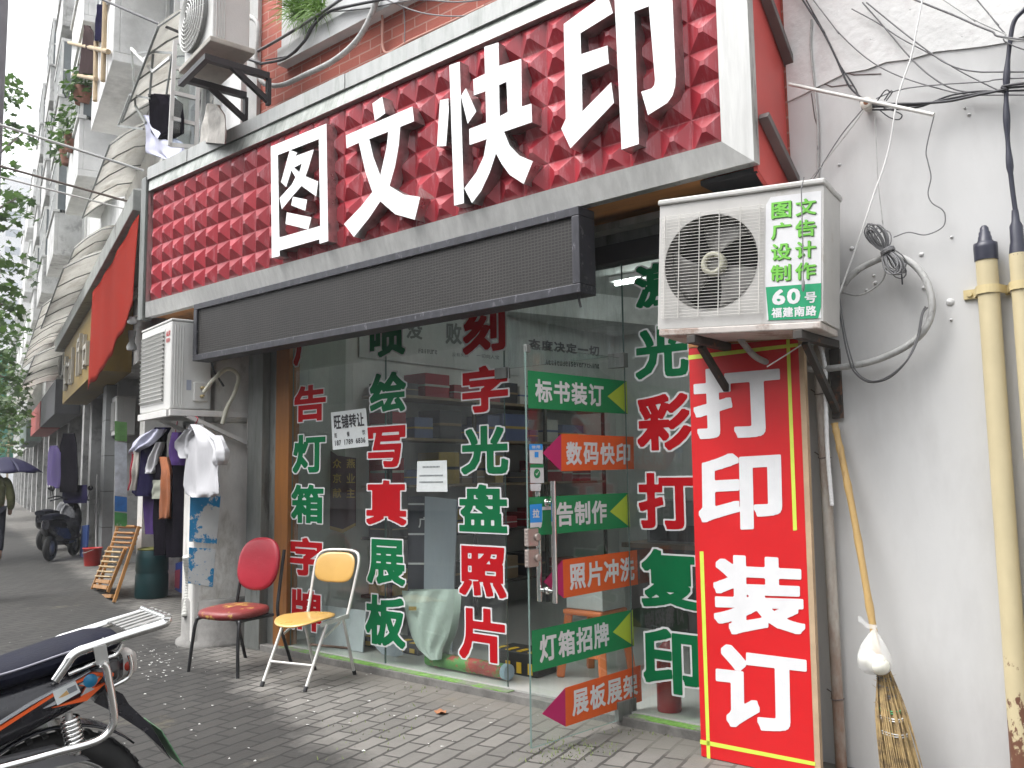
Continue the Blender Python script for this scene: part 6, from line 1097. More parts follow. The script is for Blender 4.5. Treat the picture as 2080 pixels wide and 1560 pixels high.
# ================================================================== motorcycle, bottom left (local f = forward, s = towards the camera side, z up)
BC = V((-2.99, 1.36, 0)); BF = V((-0.2, -0.98, 0)).normalized(); BS = V((-BF.y, BF.x, 0))
def K(f_, s_, z): return BC + BF*f_ + BS*s_ + ZZ*z
def KP(x, y, s_): return PL(x, y, BC+BS*s_, BS)
def kz(pts, s_): return [KP(x*0.21152, 1230+y*0.21152, s_) for x, y in pts]
mo = thing('motorcycle', 'black motorcycle with orange flashes and a chrome rack, parked tail towards the shop', 'motorcycle', tuple(BC))
MBLK = M('bike_black', (0.018,0.018,0.024), 0.25, v=0.25, s=6, coat=0.4); MSEAT = M('bike_seat', (0.009,0.010,0.020), 0.6, spec=0.12, v=0.2, s=7, bump=0.15, bs=90); MORG = flat('bike_orange', (0.75,0.11,0.02), 0.3, 0.05); RUB = M('tyre_rubber', (0.022,0.022,0.022), 0.8, v=0.3); MGRY = M('bike_grey', (0.22,0.22,0.23), 0.45, 0.5, v=0.2); MSIL = M('bike_silver', (0.46,0.46,0.45), 0.35, 0.7, v=0.15)
def wheel(name, f0):
    w_ = MB(); c = K(f0,0,0.29); w_.grid(lambda a, b: c + (BF*math.cos(a*6.2832)+ZZ*math.sin(a*6.2832))*(0.243+0.047*math.cos(b*6.2832)) + BS*0.048*math.sin(b*6.2832), 48, 14)
    for k in range(40):
        a = k*0.157; d = BF*math.cos(a)+ZZ*math.sin(a); d2 = BF*math.cos(a+0.06)+ZZ*math.sin(a+0.06); w_.pbox(c+d*0.285-BS*0.035, BS*0.07, (d2-d)*0.28, d*0.007)
    t_ = w_.obj('wheel', RUB, mo); r_ = MB(); r_.grid(lambda a, b: c + (BF*math.cos(a*6.2832)+ZZ*math.sin(a*6.2832))*(0.205+0.012*math.cos(b*6.2832)) + BS*0.03*math.sin(b*6.2832), 40, 8); r_.lathe(c-BS*0.06, BS, [(0.02,0),(0.075,0.01),(0.085,0.04),(0.085,0.08),(0.04,0.11),(0.015,0.12)], 20)
    for k in range(6): a = k*math.pi/3+0.3; d = BF*math.cos(a)+ZZ*math.sin(a); r_.bar(c+d*0.07, c+d*0.2, 0.03, 0.02, up=BS)
    r_.obj('rim', MSIL, t_)
wheel('rear', 0.10); wheel('front', 1.33)
# seat: lofted cushion
sec = [(-0.075,0.060,0.862,0.845),(-0.05,0.105,0.886,0.825),(0.02,0.125,0.888,0.80),(0.12,0.130,0.868,0.775),(0.26,0.130,0.832,0.75),(0.40,0.120,0.808,0.735),(0.55,0.10,0.80,0.72),(0.70,0.07,0.815,0.72)]
def loft(mb, sec, p=2.6, n=20, mat=0):
    def g(a, b):
        i = b*(len(sec)-1); k = min(len(sec)-2, int(i)); t = i-k; f_, w_, zt, zl = [sec[k][j]*(1-t)+sec[k+1][j]*t for j in range(4)]
        x, y = sup(a*2*math.pi, w_, (zt-zl)/2, p); return K(f_, x, (zt+zl)/2+y)
    mb.grid(g, n, (len(sec)-1)*4, mat)
    for q_ in (0, 1): ring = [g(k/n, q_) for k in range(n)]; mb.add(ring, [tuple(range(n)) if q_ else tuple(reversed(range(n)))], mat)
mb = MB(); loft(mb, sec); so_ = mb.obj('seat', MSEAT, mo)
mb = MB()
for s_ in (0.118,): mb.tube(spline([K(f_, w_*0.97, zl+(zt-zl)*0.72) for f_, w_, zt, zl in sec[1:7]], 5), 0.004, 5)
mb.obj('seat_piping', M('piping_grey', (0.20,0.20,0.24), 0.5), so_)
mb = MB(); loft(mb, [(-0.10,0.05,0.80,0.73),(-0.05,0.10,0.82,0.715),(0.05,0.118,0.80,0.665),(0.20,0.118,0.775,0.60),(0.35,0.11,0.745,0.54),(0.55,0.10,0.73,0.50),(0.75,0.09,0.72,0.48)], 3.2); mb.obj('tail_cowl', MBLK, mo)
mb = MB(); loft(mb, [(0.62,0.06,0.82,0.62),(0.72,0.13,0.93,0.60),(0.92,0.15,0.98,0.58),(1.08,0.10,0.96,0.66)], 2.6); mb.obj('fuel_tank', MBLK, mo)
mb = MB(); loft(mb, [(0.35,0.08,0.56,0.30),(0.55,0.14,0.56,0.20),(0.85,0.14,0.55,0.20),(0.98,0.09,0.5,0.28)], 3); mb.obj('engine', MGRY, mo)
S1 = 0.128
mb = MB(); mb.prism([kz([(0,1165),(500,850),(890,645),(1095,650),(1090,680),(900,675),(740,750),(520,870),(0,1205),(-260,1390),(-260,1340)], S1)], -BS*0.02); mb.prism([kz([(500,985),(770,890),(830,775),(760,772),(990,680),(900,790),(1010,750),(835,915)], S1)], -BS*0.02); mb.obj('orange_flash', MORG, mo)
mb = MB(); mb.prism([kz([(0,1120),(300,930),(700,720),(870,625),(870,633),(700,735),(310,950),(0,1145)], S1)], -BS*0.018); mb.prism([kz([(420,992),(540,915),(535,950)], S1)], -BS*0.018); mb.prism([kz([(760,755),(960,675),(880,790),(910,800),(780,870),(835,775)], S1+0.0006)], -BS*0.018); mb.obj('silver_line', flat('flash_silver', (0.40,0.41,0.43), 0.35), mo)
mb = MB(); mb.prism([kz([(505,830),(725,725),(775,830),(550,960)], S1+0.0015)], -BS*0.002, 0); mb.add(kz([(640,800),(725,760),(745,810),(665,850)], S1+0.0025), [(3,2,1,0)], 1); mb.add(kz([(560,890),(640,815),(665,850),(600,880)], S1+0.0025), [(3,2,1,0)], 2); mb.obj('paper_sticker', [PAPER, flat('sticker_grey', (0.22,0.24,0.26)), flat('sticker_tan', (0.60,0.38,0.15))], mo)
mb = MB(); mb.lathe(kz([(868,722)], S1)[0], BS, [(0.0215,0),(0.02,0.002),(0.001,0.003)], 18); mb.obj('round_emblem', flat('emblem_blue', (0.02,0.22,0.42), 0.3), mo)
mb = MB()
for s_, pl_ in ((0.150,[(525,722),(640,560),(690,490),(760,440),(900,392),(1250,275),(1540,185),(1600,150),(1605,120)]),):
    P = spline(kz(pl_, s_), 5)
    mb.tube(P, 0.0155, 10)
    P2 = [p - BS*0.28 for p in P]; mb.tube(P2, 0.0155, 10); mb.tube([P[-1], P2[-1]], 0.012, 8)
    for k in (16, 22, 28, 34): mb.tube([P[k], P2[k]], 0.008, 8)
mb.obj('grab_rail', CHROME, mo)
mb = MB(); a, b = kz([(1000,300)], 0.12)[0], kz([(1540,120)], 0.12)[0]
for k in range(5): mb.bar(K(-0.07,-0.10+k*0.05,0.892), K(-0.215,-0.10+k*0.05,0.925), 0.026, 0.006)
mb.obj('rack_slat', MSIL, mo)
mb = MB(); mb.prism([kz([(895,405),(1020,375),(1050,550),(930,575)], 0.168)], -BS*0.006); mb.obj('rack_bracket', MSIL, mo, bevel=0.002)
mb = MB(); mb.tube(spline(kz([(980,560),(1020,590),(1045,720),(1075,890),(1095,1050),(1085,1140),(1030,1230),(950,1290),(830,1335),(700,1370),(560,1405),(300,1480),(0,1560),(-300,1640)], 0.175), 5), 0.0125, 10); mb.obj('guard_bar', CHROME, mo)
mb = MB(); mb.tube(spline(kz([(655,660),(900,560),(1040,500),(1110,475),(1150,420),(1175,365)], 0.13), 5), 0.007, 8); mb.tube(spline(kz([(1080,775),(1200,715),(1240,670),(1262,580),(1240,470)], 0.08), 5), 0.008, 8); mb.obj('tail_bar', CHROME, mo)
mb = MB(); loft(mb, [(-0.125,0.05,0.805,0.735),(-0.11,0.065,0.815,0.725),(-0.07,0.075,0.81,0.72)], 3); mb.obj('tail_lamp', M('lamp_plastic', (0.50,0.48,0.46), 0.2, v=0.1), mo)
mb = MB(); mb.lathe(K(-0.095,0.069,0.768), BS, [(0.016,0),(0.015,0.004),(0.001,0.006)], 16); mb.obj('reflector', flat('reflector_red', (0.50,0.04,0.02), 0.2), mo)
top, bot = kz([(665,1075)], 0.13)[0], kz([(735,1390)], 0.13)[0]; ax = bot-top; mb = MB(); hx = ax.orthogonal().normalized(); hy = ax.cross(hx).normalized()
mb.tube([top+ax*(k/110)+(hx*math.cos(k*0.46)+hy*math.sin(k*0.46))*0.024 for k in range(111)], 0.0058, 8); sh_ = mb.obj('shock_spring', CHROME, mo)
mb = MB(); mb.tube([top-ax*0.15, bot+ax*0.12], 0.011, 10); mb.obj('damper', MSIL, sh_)
mb = MB(); fl = kz([(1090,805),(1180,850),(1240,950),(1450,1150),(1560,1330),(1650,1490),(1560,1380),(1380,1210),(1110,1035),(900,930),(1000,800)], 0.055); mb.prism([fl], -BS*0.11); mb.obj('mud_flap', MBLK, mo, bevel=0.008)
e0_, e1_ = kz([(1440,1140)], 0.0)[0], kz([(1650,1480)], 0.0)[0]; mb = MB(); dd = e1_-e0_; mb.pbox(e0_-BS*0.10-BF*0.006, dd, BS*0.20, -BF*0.004); mb.obj('number_plate', [flat('plate_green', (0.10,0.24,0.12), 0.5)], mo)
mb = MB(); mb.bar(K(0.10,0.075,0.30), K(0.62,0.075,0.36), 0.03, 0.06); mb.bar(K(0.10,-0.075,0.30), K(0.62,-0.075,0.36), 0.03, 0.06); mb.obj('swing_arm', MGRY, mo, bevel=0.006)
mb = MB(); mb.prism([[K(f_,0.10,z) for f_, z in ((0.02,0.50),(0.12,0.56),(0.40,0.545),(0.60,0.50),(0.60,0.44),(0.36,0.47),(0.10,0.50))]], -BS*0.03); mb.obj('chain_guard', MGRY, mo, bevel=0.004)
mb = MB(); mb.grid(lambda a, b: K(0.10+math.cos(0.35+a*2.0)*0.315, (b-0.5)*0.12, 0.29+math.sin(0.35+a*2.0)*0.315), 18, 4); mb.obj('rear_mudguard', MBLK, mo, solid=0.006)
mb = MB()
for s_ in (-0.09, 0.09): mb.tube([K(1.33,s_,0.29), K(1.08,s_*0.9,0.98)], 0.02, 10)
mb.obj('fork', CHROME, mo)
mb = MB(); mb.tube(spline([K(0.92,-0.36,1.04),K(1.0,-0.22,1.05),K(1.06,-0.06,1.0),K(1.06,0.06,1.0),K(1.0,0.22,1.05),K(0.92,0.36,1.04)], 5), 0.012, 8); mb.obj('handlebar', CHROME, mo)
mb = MB(); mb.lathe(K(1.1,0,0.90), BF, [(0.05,0),(0.085,0.05),(0.085,0.1),(0.001,0.12)], 18); mb.obj('headlight', MSIL, mo)
mb = MB(); mb.tube([K(0.45,0.16,0.0), K(0.52,0.10,0.26)], 0.012, 8); mb.obj('side_stand', MGRY, mo)

# ================================================================== things on the pavement along the row
WD = M('varnished_wood', (0.36,0.17,0.045), 0.45, v=0.18, s=7, stretch=(2,2,0.6)); WD2 = M('pale_wood', (0.50,0.37,0.20), 0.55, v=0.12, s=7)
wnn = (LN + ZZ*0.33).normalized()
def UWd(x, y, o): return PL(60+x*0.1795, 960+y*0.1795, L(0,0.56+o,0), wnn)
wc = thing('wooden_chair', 'slatted folding wooden chair folded flat and leaned by the dark shopfront', 'chair', tuple(L(4.6,0.5,0)))
def wframe(name, pairs, o, r_, m):
    mb = MB()
    for a, b in pairs: mb.bar(UWd(*a, o), UWd(*b, o), r_, r_*0.8, up=wnn)
    return mb.obj(name, m, wc, bevel=0.004)
wframe('rear_frame', [((1000,600),(745,1425)),((1238,610),(955,1470)),((770,1395),(940,1400))], 0.0, 0.045, WD)
for k, (a, b) in enumerate((((1005,612),(1225,615)),((990,680),(1205,690)),((975,735),(1185,745)),((960,790),(1170,800)),((945,845),(1150,855)))): mb = MB(); mb.bar(UWd(*a,0.004), UWd(*b,0.004), 0.02, 0.075 if k else 0.09, up=wnn); mb.obj('back_slat', WD, wc, bevel=0.004)
wframe('seat_frame', [((905,840),(708,1318)),((1085,860),(888,1352)),((735,1285),(890,1305)),((760,1225),(915,1240))], 0.06, 0.045, WD)
for k in range(6): y = 895+k*56; mb = MB(); mb.bar(UWd(880-k*22, y, 0.064), UWd(1060-k*24, y+10, 0.064), 0.015, 0.07, up=wnn); mb.obj('seat_slat', WD2, wc, bevel=0.003)
g0 = UZ(187,1149); bk = thing('bucket', 'red plastic bucket on the pavement by the tiled pillar', 'bucket', tuple(g0)); sc_ = (UZ(208,1149)-UZ(166,1149)).length; mb = MB(); r_ = sc_*0.40; hh = r_*2.0
mb.lathe(g0, ZZ, [(r_*0.78,0),(r_*0.82,0.01),(r_,hh),(r_*1.06,hh),(r_*1.06,hh-0.02),(r_*1.0,hh-0.02)], 24, cap=False); mb.lathe(g0+ZZ*0.01, ZZ, [(0.001,0),(r_*0.78,0)], 24, cap=False); mb.obj('pail', flat('bucket_red', (0.50,0.02,0.015), 0.4), bk)
mb = MB(); mb.tube([g0+ZZ*(hh-0.02-0.06*math.sin(k*math.pi/12))+LN*(r_*1.02*math.sin(k*math.pi/12))+LU*(r_*1.04*math.cos(k*math.pi/12)) for k in range(13)], 0.004, 5); mb.obj('bail', WIRE, bk)
g1 = L(4.0,0.12,0); cyl = thing('plastic_drum', 'dark teal ribbed drum with a yellow rim behind the wooden chair', 'drum', tuple(g1)); mb = MB(); mb.lathe(g1, ZZ, [(0.17,0),(0.185,0.02),(0.185,0.26),(0.178,0.28),(0.178,0.30),(0.185,0.32),(0.18,0.5),(0.16,0.56)], 24); mb.obj('body', M('teal_plastic', (0.007,0.045,0.05), 0.4, v=0.2), cyl)
mb = MB(); mb.lathe(g1+ZZ*0.56, ZZ, [(0.13,-0.01),(0.165,-0.002),(0.165,0.015),(0.14,0.02),(0.12,0.0)], 24, cap=False); mb.obj('rim', M('dull_yellow', (0.20,0.20,0.04), 0.6), cyl)
br = thing('hand_broom', 'old broom with an orange stick standing head down behind the drum', 'broom', tuple(L(3.6,-0.05,0))); a, b = UL(312,1085,-0.05), UL(305,1000,-0.1); mb = MB(); mb.tube([a, b+(b-a)*0.25], 0.014, 8); mb.obj('handle', M('orange_stick', (0.40,0.13,0.03), 0.6), br)
mb = MB(); mb.lathe(a+ZZ*0.05, -ZZ, [(0.03,0),(0.07,0.1),(0.13,0.3),(0.15,0.42)], 14); mb.obj('head', M('dark_bristle', (0.04,0.035,0.03), 0.9, bump=1, bs=90, stretch=(3,3,0.3)), br)
q = [UL(x, y, -0.25) for x, y in [(345,1148),(371,1140),(368,1212),(346,1206)]]; mb = MB(); mb.prism([q], -LN*0.02, 0); mb.prism([[UL(x, y, -0.245) for x, y in [(352,1160),(366,1156),(364,1196),(353,1192)]]], -LN*0.003, 1); tag(mb.obj('floor_sign', [flat('sign_blue', (0.015,0.06,0.30)), flat('sign_red', (0.30,0.04,0.08))]), 'small blue and red card sign standing at the foot of the whitewashed pillar', 'sign')
mb = MB(); P = [PL(378, 1130, L(0.62,0,0), LU), PL(384, 1190, L(0.7,0,0), LU), PL(376, 1252, L(0.62,0,0), LU)]; P = spline(P, 20); mb.tube(P, [0.03+0.004*(i % 2) for i in range(len(P))], 10, smooth=False); tag(mb.obj('drain_hose', M('pale_hose', (0.45,0.45,0.42), 0.6)), 'pale ribbed hose by the pillar behind the red chair', 'hose')
mb = MB(); mb.tube([UL(195,1112,0.18), UL(197,965,0.15)], 0.014, 8); mb.lathe(UL(195,1112,0.18), -ZZ, [(0.02,0),(0.1,0.06),(0.11,0.12)], 10); tag(mb.obj('mop', M('mop_white', (0.45,0.45,0.45), 0.8)), 'white handled mop standing against the grey tiled pillar', 'mop')
mb = MB(); mb.prism([[UL(x, y, 0.28) for x, y in [(166,1068),(178,1066),(174,1132),(161,1132)]]], -LN*0.03); tag(mb.obj('blue_board', flat('board_blue', (0.06,0.13,0.42), 0.5)), 'blue plastic board leaning behind the red bucket', 'board')
mb = MB(); lbox(mb, 0.7, 4.5, -0.5, -0.35, 0, 0.35); tag(mb.obj('stone_step', KERB, bevel=0.01), 'grey step of the dark shopfront under the hung clothes', 'step')
# black scooters
sco = thing('scooter', 'black scooter parked by the purple clothes, nearest of the pair', 'scooter', (0,0,0), 'parked black scooters')
def bxs(name, m, rows, par=sco, p=2.6):
    mb = MB()
    def g(a, b):
        i = b*(len(rows)-1); k = min(len(rows)-2, int(i)); t = i-k; y, w_, zt, zl = [rows[k][j]*(1-t)+rows[k+1][j]*t for j in range(4)]; x, z = sup(a*2*math.pi, w_, (zt-zl)/2, p); return V((x, y, (zt+zl)/2+z))
    mb.grid(g, 16, (len(rows)-1)*3)
    for q_ in (0, 1): ring = [g(k/16, q_) for k in range(16)]; mb.add(ring, [tuple(range(16)) if q_ else tuple(reversed(range(16)))])
    return mb.obj(name, m, par)
bxs('rear_body', MBLK, [(-0.72,0.06,0.72,0.55),(-0.55,0.15,0.74,0.42),(-0.2,0.17,0.72,0.32),(0.05,0.14,0.55,0.28)]); bxs('seat', MSEAT, [(-0.68,0.10,0.80,0.70),(-0.4,0.15,0.82,0.70),(-0.05,0.13,0.77,0.68),(0.06,0.08,0.72,0.66)]); bxs('floorboard', MBLK, [(-0.05,0.15,0.34,0.24),(0.30,0.15,0.34,0.24)]); bxs('leg_shield', MBLK, [(0.27,0.2,0.72,0.28),(0.36,0.2,0.98,0.34),(0.45,0.14,1.0,0.42),(0.52,0.06,0.92,0.55)]); bxs('front_mudguard', MBLK, [(0.38,0.06,0.44,0.34),(0.55,0.075,0.52,0.42),(0.74,0.06,0.40,0.30)])
for y in (-0.5, 0.56):
    mb = MB(); mb.grid(lambda a, b, y=y: V((0.055*math.sin(b*6.2832), y+math.cos(a*6.2832)*(0.17+0.05*math.cos(b*6.2832)), 0.22+math.sin(a*6.2832)*(0.17+0.05*math.cos(b*6.2832)))), 28, 10); wh = mb.obj('wheel', RUB, sco); mb = MB(); mb.lathe((-0.05,y,0.22), (1,0,0), [(0.02,0),(0.13,0.02),(0.13,0.08),(0.02,0.1)], 16); mb.obj('rim', MSIL, wh)
mb = MB(); mb.tube(spline([(-0.34,0.28,1.02),(-0.18,0.36,1.06),(0,0.40,1.02),(0.18,0.36,1.06),(0.34,0.28,1.02)], 5), 0.016, 8); mb.obj('handlebar', MBLK, sco)
for x in (-0.3, 0.3): mb = MB(); mb.tube([(x,0.33,1.05),(x*1.1,0.34,1.2)], 0.006, 6); mb.lathe((x*1.12,0.34,1.24), (0,1,0), [(0.001,0),(0.05,0.005),(0.045,0.02),(0.001,0.03)], 12); mb.obj('mirror', MBLK, sco)
mb = MB(); mb.lathe((0,0.46,0.92), (0,1,0.1), [(0.07,0),(0.065,0.05),(0.001,0.07)], 14); mb.obj('headlight', MSIL, sco)
q = L(10.6,0.62,0); sco.location = q; sco.rotation_euler = (0,0,math.atan2(LU.y,LU.x)+math.pi/2+math.radians(155))
copy_tree(sco, L(13.2,0.55,0), math.atan2(LU.y,LU.x)+math.pi/2+math.radians(150), 'black scooter farther along, half hidden by the nearer one')
hang('purple_coat', 'deep purple coat hung over the scooters', [([(905,104,116),(920,98,124),(960,96,124),(985,97,122),(992,104,120)], 0.62, M('deep_purple', (0.035,0.012,0.12), 0.9, v=0.2), 'body', 0.5)], 'coat', 'clothes hung farther down the row', vv=0.62)
hang('dark_coat', 'black coat hung beside the deep purple coat', [([(880,130,150),(910,120,156),(970,120,158),(1000,122,156)], 0.6, FABK, 'body', 1.5)], 'coat', 'clothes hung farther down the row', vv=0.6)
hang('navy_cloth', 'navy cloth draped above the red bucket', [([(985,128,176),(1010,126,178),(1022,130,176)], 0.5, FABN, 'body', 2.5)], 'cloth', 'clothes hung farther down the row', vv=0.5)
# lamps under the sign end
lp = thing('spot_lamp', 'white bulb lamp under the left end of the sign', 'lamp', tuple(UY(266,650,3.9))); c = UL(268,650,0.58); mb = MB(); mb.lathe(c, -ZZ, [(0.03,-0.03),(0.05,0),(0.045,0.035),(0.001,0.05)], 16); mb.obj('bulb', flat('lamp_bulb', (0.8,0.8,0.78), 0.3), lp); mb = MB(); mb.tube([c+ZZ*0.02, c+ZZ*0.15-LN*0.2, c-LN*0.45+ZZ*0.12], 0.012, 8); mb.obj('lamp_arm', WIRE, lp)
mb = MB(); c = UL(268,690,0.5); mb.lathe(c, (0,0,1), [(0.05,-0.12),(0.055,-0.08),(0.03,-0.02),(0.045,0.1)], 14); tag(mb.obj('lamp_head', flat('lamp_grey', (0.50,0.50,0.48), 0.4)), 'pale cylinder lamp head below the bulb by the red banner', 'lamp')

# ================================================================== person under an umbrella
pp = V((-17.0, 6.10, 0)) + LN*0.17; pe = thing('person', 'person in olive jacket and dark trousers walking under an umbrella at the left edge', 'person', tuple(pp))
def skin(name, verts, edges, radii, m, par, root=0, sub=2):
    me = bpy.data.meshes.new(name); me.from_pydata([tuple(V(v)) for v in verts], edges, []); o = bpy.data.objects.new(name, me); COL.objects.link(o); o.parent = par
    md = o.modifiers.new('skin', 'SKIN'); md.use_smooth_shade = True
    for i, r_ in enumerate(radii): me.skin_vertices[0].data[i].radius = (r_, r_) if not isinstance(r_, tuple) else r_
    me.skin_vertices[0].data[root].use_root = True; s_ = o.modifiers.new('smooth', 'SUBSURF'); s_.levels = sub; s_.render_levels = sub; me.materials.append(m); return o
SK = M('skin', (0.46,0.29,0.21), 0.6, v=0.06); OLV = M('olive_jacket', (0.17,0.18,0.075), 0.85, v=0.2, s=20, bump=0.4, bs=18); TRO = M('dark_trousers', (0.02,0.022,0.035), 0.85, v=0.2); HAIR = M('black_hair', (0.015,0.013,0.012), 0.6, v=0.2)
fwd = LU; rt = V((fwd.y, -fwd.x, 0))
def B(x, y, z): return rt*x + fwd*y + ZZ*z
jv = [B(0,0,0.92),B(0,0.01,1.12),B(0,0.0,1.30),B(0,0,1.42),B(0,0.01,1.50),B(0,0.02,1.60),B(-0.17,0,1.36),B(-0.23,0.05,1.12),B(-0.17,0.24,1.16),B(-0.14,0.30,1.20),B(0.17,0,1.36),B(0.24,-0.04,1.08),B(0.24,0.06,0.86),B(0.24,0.09,0.79),B(-0.09,0,0.90),B(-0.10,0.12,0.50),B(-0.10,0.06,0.09),B(-0.10,0.20,0.03),B(0.09,0,0.90),B(0.10,-0.04,0.50),B(0.10,-0.22,0.13),B(0.10,-0.12,0.03)]
je = [(0,1),(1,2),(2,3),(3,4),(4,5),(3,6),(6,7),(7,8),(8,9),(3,10),(10,11),(11,12),(12,13),(0,14),(14,15),(15,16),(16,17),(0,18),(18,19),(19,20),(20,21)]
jr = [0.13,0.12,0.14,0.09,0.055,0.09,0.065,0.05,0.04,0.032,0.065,0.05,0.04,0.032,0.09,0.06,0.042,0.035,0.09,0.06,0.042,0.035]
body = skin('body', jv, je, jr, SK, pe)
skin('jacket', [B(0,0,0.86),B(0,0.01,1.10),B(0,0,1.30),B(0,0,1.44),B(-0.18,0,1.37),B(-0.24,0.05,1.12),B(-0.18,0.22,1.155),B(0.18,0,1.37),B(0.25,-0.04,1.08),B(0.25,0.05,0.88)], [(0,1),(1,2),(2,3),(3,4),(4,5),(5,6),(3,7),(7,8),(8,9)], [0.175,0.17,0.18,0.09,0.09,0.075,0.06,0.09,0.075,0.06], OLV, pe)
skin('trousers', [B(0,0,0.93),B(-0.09,0,0.86),B(-0.10,0.12,0.50),B(-0.10,0.065,0.12),B(0.09,0,0.86),B(0.10,-0.04,0.50),B(0.10,-0.21,0.16)], [(0,1),(1,2),(2,3),(0,4),(4,5),(5,6)], [0.14,0.11,0.08,0.065,0.11,0.08,0.065], TRO, pe)
mb = MB(); mb.grid(lambda a, b: B(0,0.0,1.62)+V((0.108*math.cos(a*6.2832)*math.sin(0.1+b*1.75), 0.108*math.sin(a*6.2832)*math.sin(0.1+b*1.75), 0.12*math.cos(0.1+b*1.75))), 20, 10); hr = mb.obj('hair', HAIR, None); hr.parent = pe
um = thing('umbrella', 'navy umbrella held up over the person at the left edge', 'umbrella', tuple(pp+B(-0.14,0.3,1.2))); uc = V((-17.0, 6.10, 0))+B(-0.02,0.22,1.55); mb = MB()
def uf(a, b): an = a*6.2832; r_ = 0.60*b; k = 1-0.06*(0.5+0.5*math.cos(an*8))*b; return uc+V((r_*k*math.cos(an), r_*k*math.sin(an), 0.27*(1-b**1.9)-0.02*(0.5+0.5*math.cos(an*8+math.pi))*b))
mb.grid(uf, 64, 10); mb.obj('canopy', M('navy_nylon', (0.022,0.020,0.075), 0.6, v=0.1), um, solid=0.004)
mb = MB(); mb.tube([pp+B(-0.14,0.31,1.14), uc+ZZ*0.31], 0.007, 8); mb.obj('shaft', MGRY, um)

# ================================================================== trees, pole, tower, scaffold
LEAF = bpy.data.materials.new('plane_leaf'); LEAF.use_nodes = True; nt = LEAF.node_tree; lk = nt.links.new; pb_ = nt.nodes['Principled BSDF']; oi = _n(nt, 'ShaderNodeNewGeometry'); cr = _n(nt, 'ShaderNodeValToRGB')
cr.color_ramp.elements[0].color = (0.028,0.07,0.015,1); cr.color_ramp.elements[1].color = (0.10,0.19,0.035,1); lk(oi.outputs['Random Per Island'], cr.inputs[0]); lk(cr.outputs[0], pb_.inputs['Base Color']); pb_.inputs['Roughness'].default_value = 0.5
trl = _n(nt, 'ShaderNodeBsdfTranslucent'); lk(cr.outputs[0], trl.inputs[0]); mx = _n(nt, 'ShaderNodeMixShader'); mx.inputs[0].default_value = 0.4; lk(pb_.outputs[0], mx.inputs[1]); lk(trl.outputs[0], mx.inputs[2]); lk(mx.outputs[0], nt.nodes['Material Output'].inputs[0])
BARK = M('plane_bark', (0.22,0.20,0.17), 0.9, v=0.3, s=5, col2=(0.10,0.09,0.075), th=0.5, bump=0.4)
lshape = [(0,-0.5),(0.16,-0.28),(0.5,-0.22),(0.34,0.02),(0.42,0.3),(0.16,0.24),(0,0.55),(-0.16,0.24),(-0.42,0.3),(-0.34,0.02),(-0.5,-0.22),(-0.16,-0.28)]
def tree(label, u, v, hgt, clumps, seed, size=0.2, dens=170):
    rg = random.Random(seed); base = L(u,v,0); t_ = thing('plane_tree', label, 'tree', tuple(base), 'plane trees along the street'); mb = MB(); fork = base+V((0.1,0.1,3.2)); mb.tube([base-ZZ*0.05, base+ZZ*1.2, fork], [0.19,0.16,0.14], 12)
    lv = MB()
    for cu, cv, cz, r_ in clumps:
        c = L(cu,cv,cz); m_ = fork.lerp(c,0.5)+ZZ*0.5; P = spline([fork, m_, c], 5); mb.tube(P, [0.09*(1-i/len(P))+0.012 for i in range(len(P))], 7)
        for k in range(int(dens*r_*r_)):
            d = V((rg.gauss(0,1),rg.gauss(0,1),rg.gauss(0,1))).normalized()*r_*rg.random()**0.45; d.z *= 0.75; p = c+d
            nrm = V((rg.gauss(0,0.7),rg.gauss(0,0.7),1)).normalized(); a = nrm.orthogonal().normalized(); ang = rg.uniform(0,6.28); a = a*math.cos(ang)+nrm.cross(a)*math.sin(ang); b = nrm.cross(a); sz = size*rg.uniform(0.6,1.2)
            lv.add([p+(a*x+b*y)*sz+nrm*(-0.25*abs(x)*sz) for x, y in lshape], [tuple(range(12))])
    mb.obj('trunk', BARK, t_); lv.obj('crown', LEAF, t_)
tree('plane tree whose leaves overhang the pavement at the upper left, nearest of the trees', 12, 4.6, 9, [(11,1.7,6.3,0.55),(12.5,1.75,5.6,0.7),(13,1.65,4.95,0.5),(14,2.2,5.4,0.8),(12,2.8,7.5,1.3),(13,4.2,7.2,1.7),(11,4.9,6.0,1.6),(14.5,1.5,7.6,0.4),(14,1.55,8.8,0.45),(13.5,1.9,9.5,0.6)], 1, 0.2, 190)
tree('plane tree second along the street with low hanging leaves', 20, 4.4, 9, [(19,1.7,4.3,0.8),(21,1.55,3.5,0.9),(20,1.6,5.6,0.8),(22,1.25,4.4,0.6),(20,2.6,5.2,1.5),(21,4.4,7,2.2),(23,1.2,3.4,0.7)], 2, 0.22, 130)
tree('plane tree third along the street', 30, 4.4, 9, [(29,1.6,3.8,1.2),(31,1.2,4.8,1.1),(33,0.9,3.4,1.0),(30,2.5,6,2.0),(31,4.5,7,2.4)], 3, 0.26, 80)
tree('plane tree farthest along the street', 45, 4.4, 9, [(44,1.4,4.5,1.8),(47,0.9,5.4,1.4),(48,0.4,3.4,1.3),(45,3,7,2.6)], 4, 0.34, 45)
po = thing('utility_pole', 'grey utility pole cut by the upper left corner', 'pole', tuple(L(5,1.985,0))); mb = MB(); mb.tube([L(5,1.985,-0.05), L(5,1.985,9.5)], [0.16,0.13], 16); mb.obj('shaft', M('pole_grey', (0.20,0.19,0.21), 0.8, v=0.15), po); mb = MB(); lbox(mb, 4.9, 5.1, 1.80, 1.91, 3.75, 3.95); mb.obj('meter_box', ROWG, po, bevel=0.01)
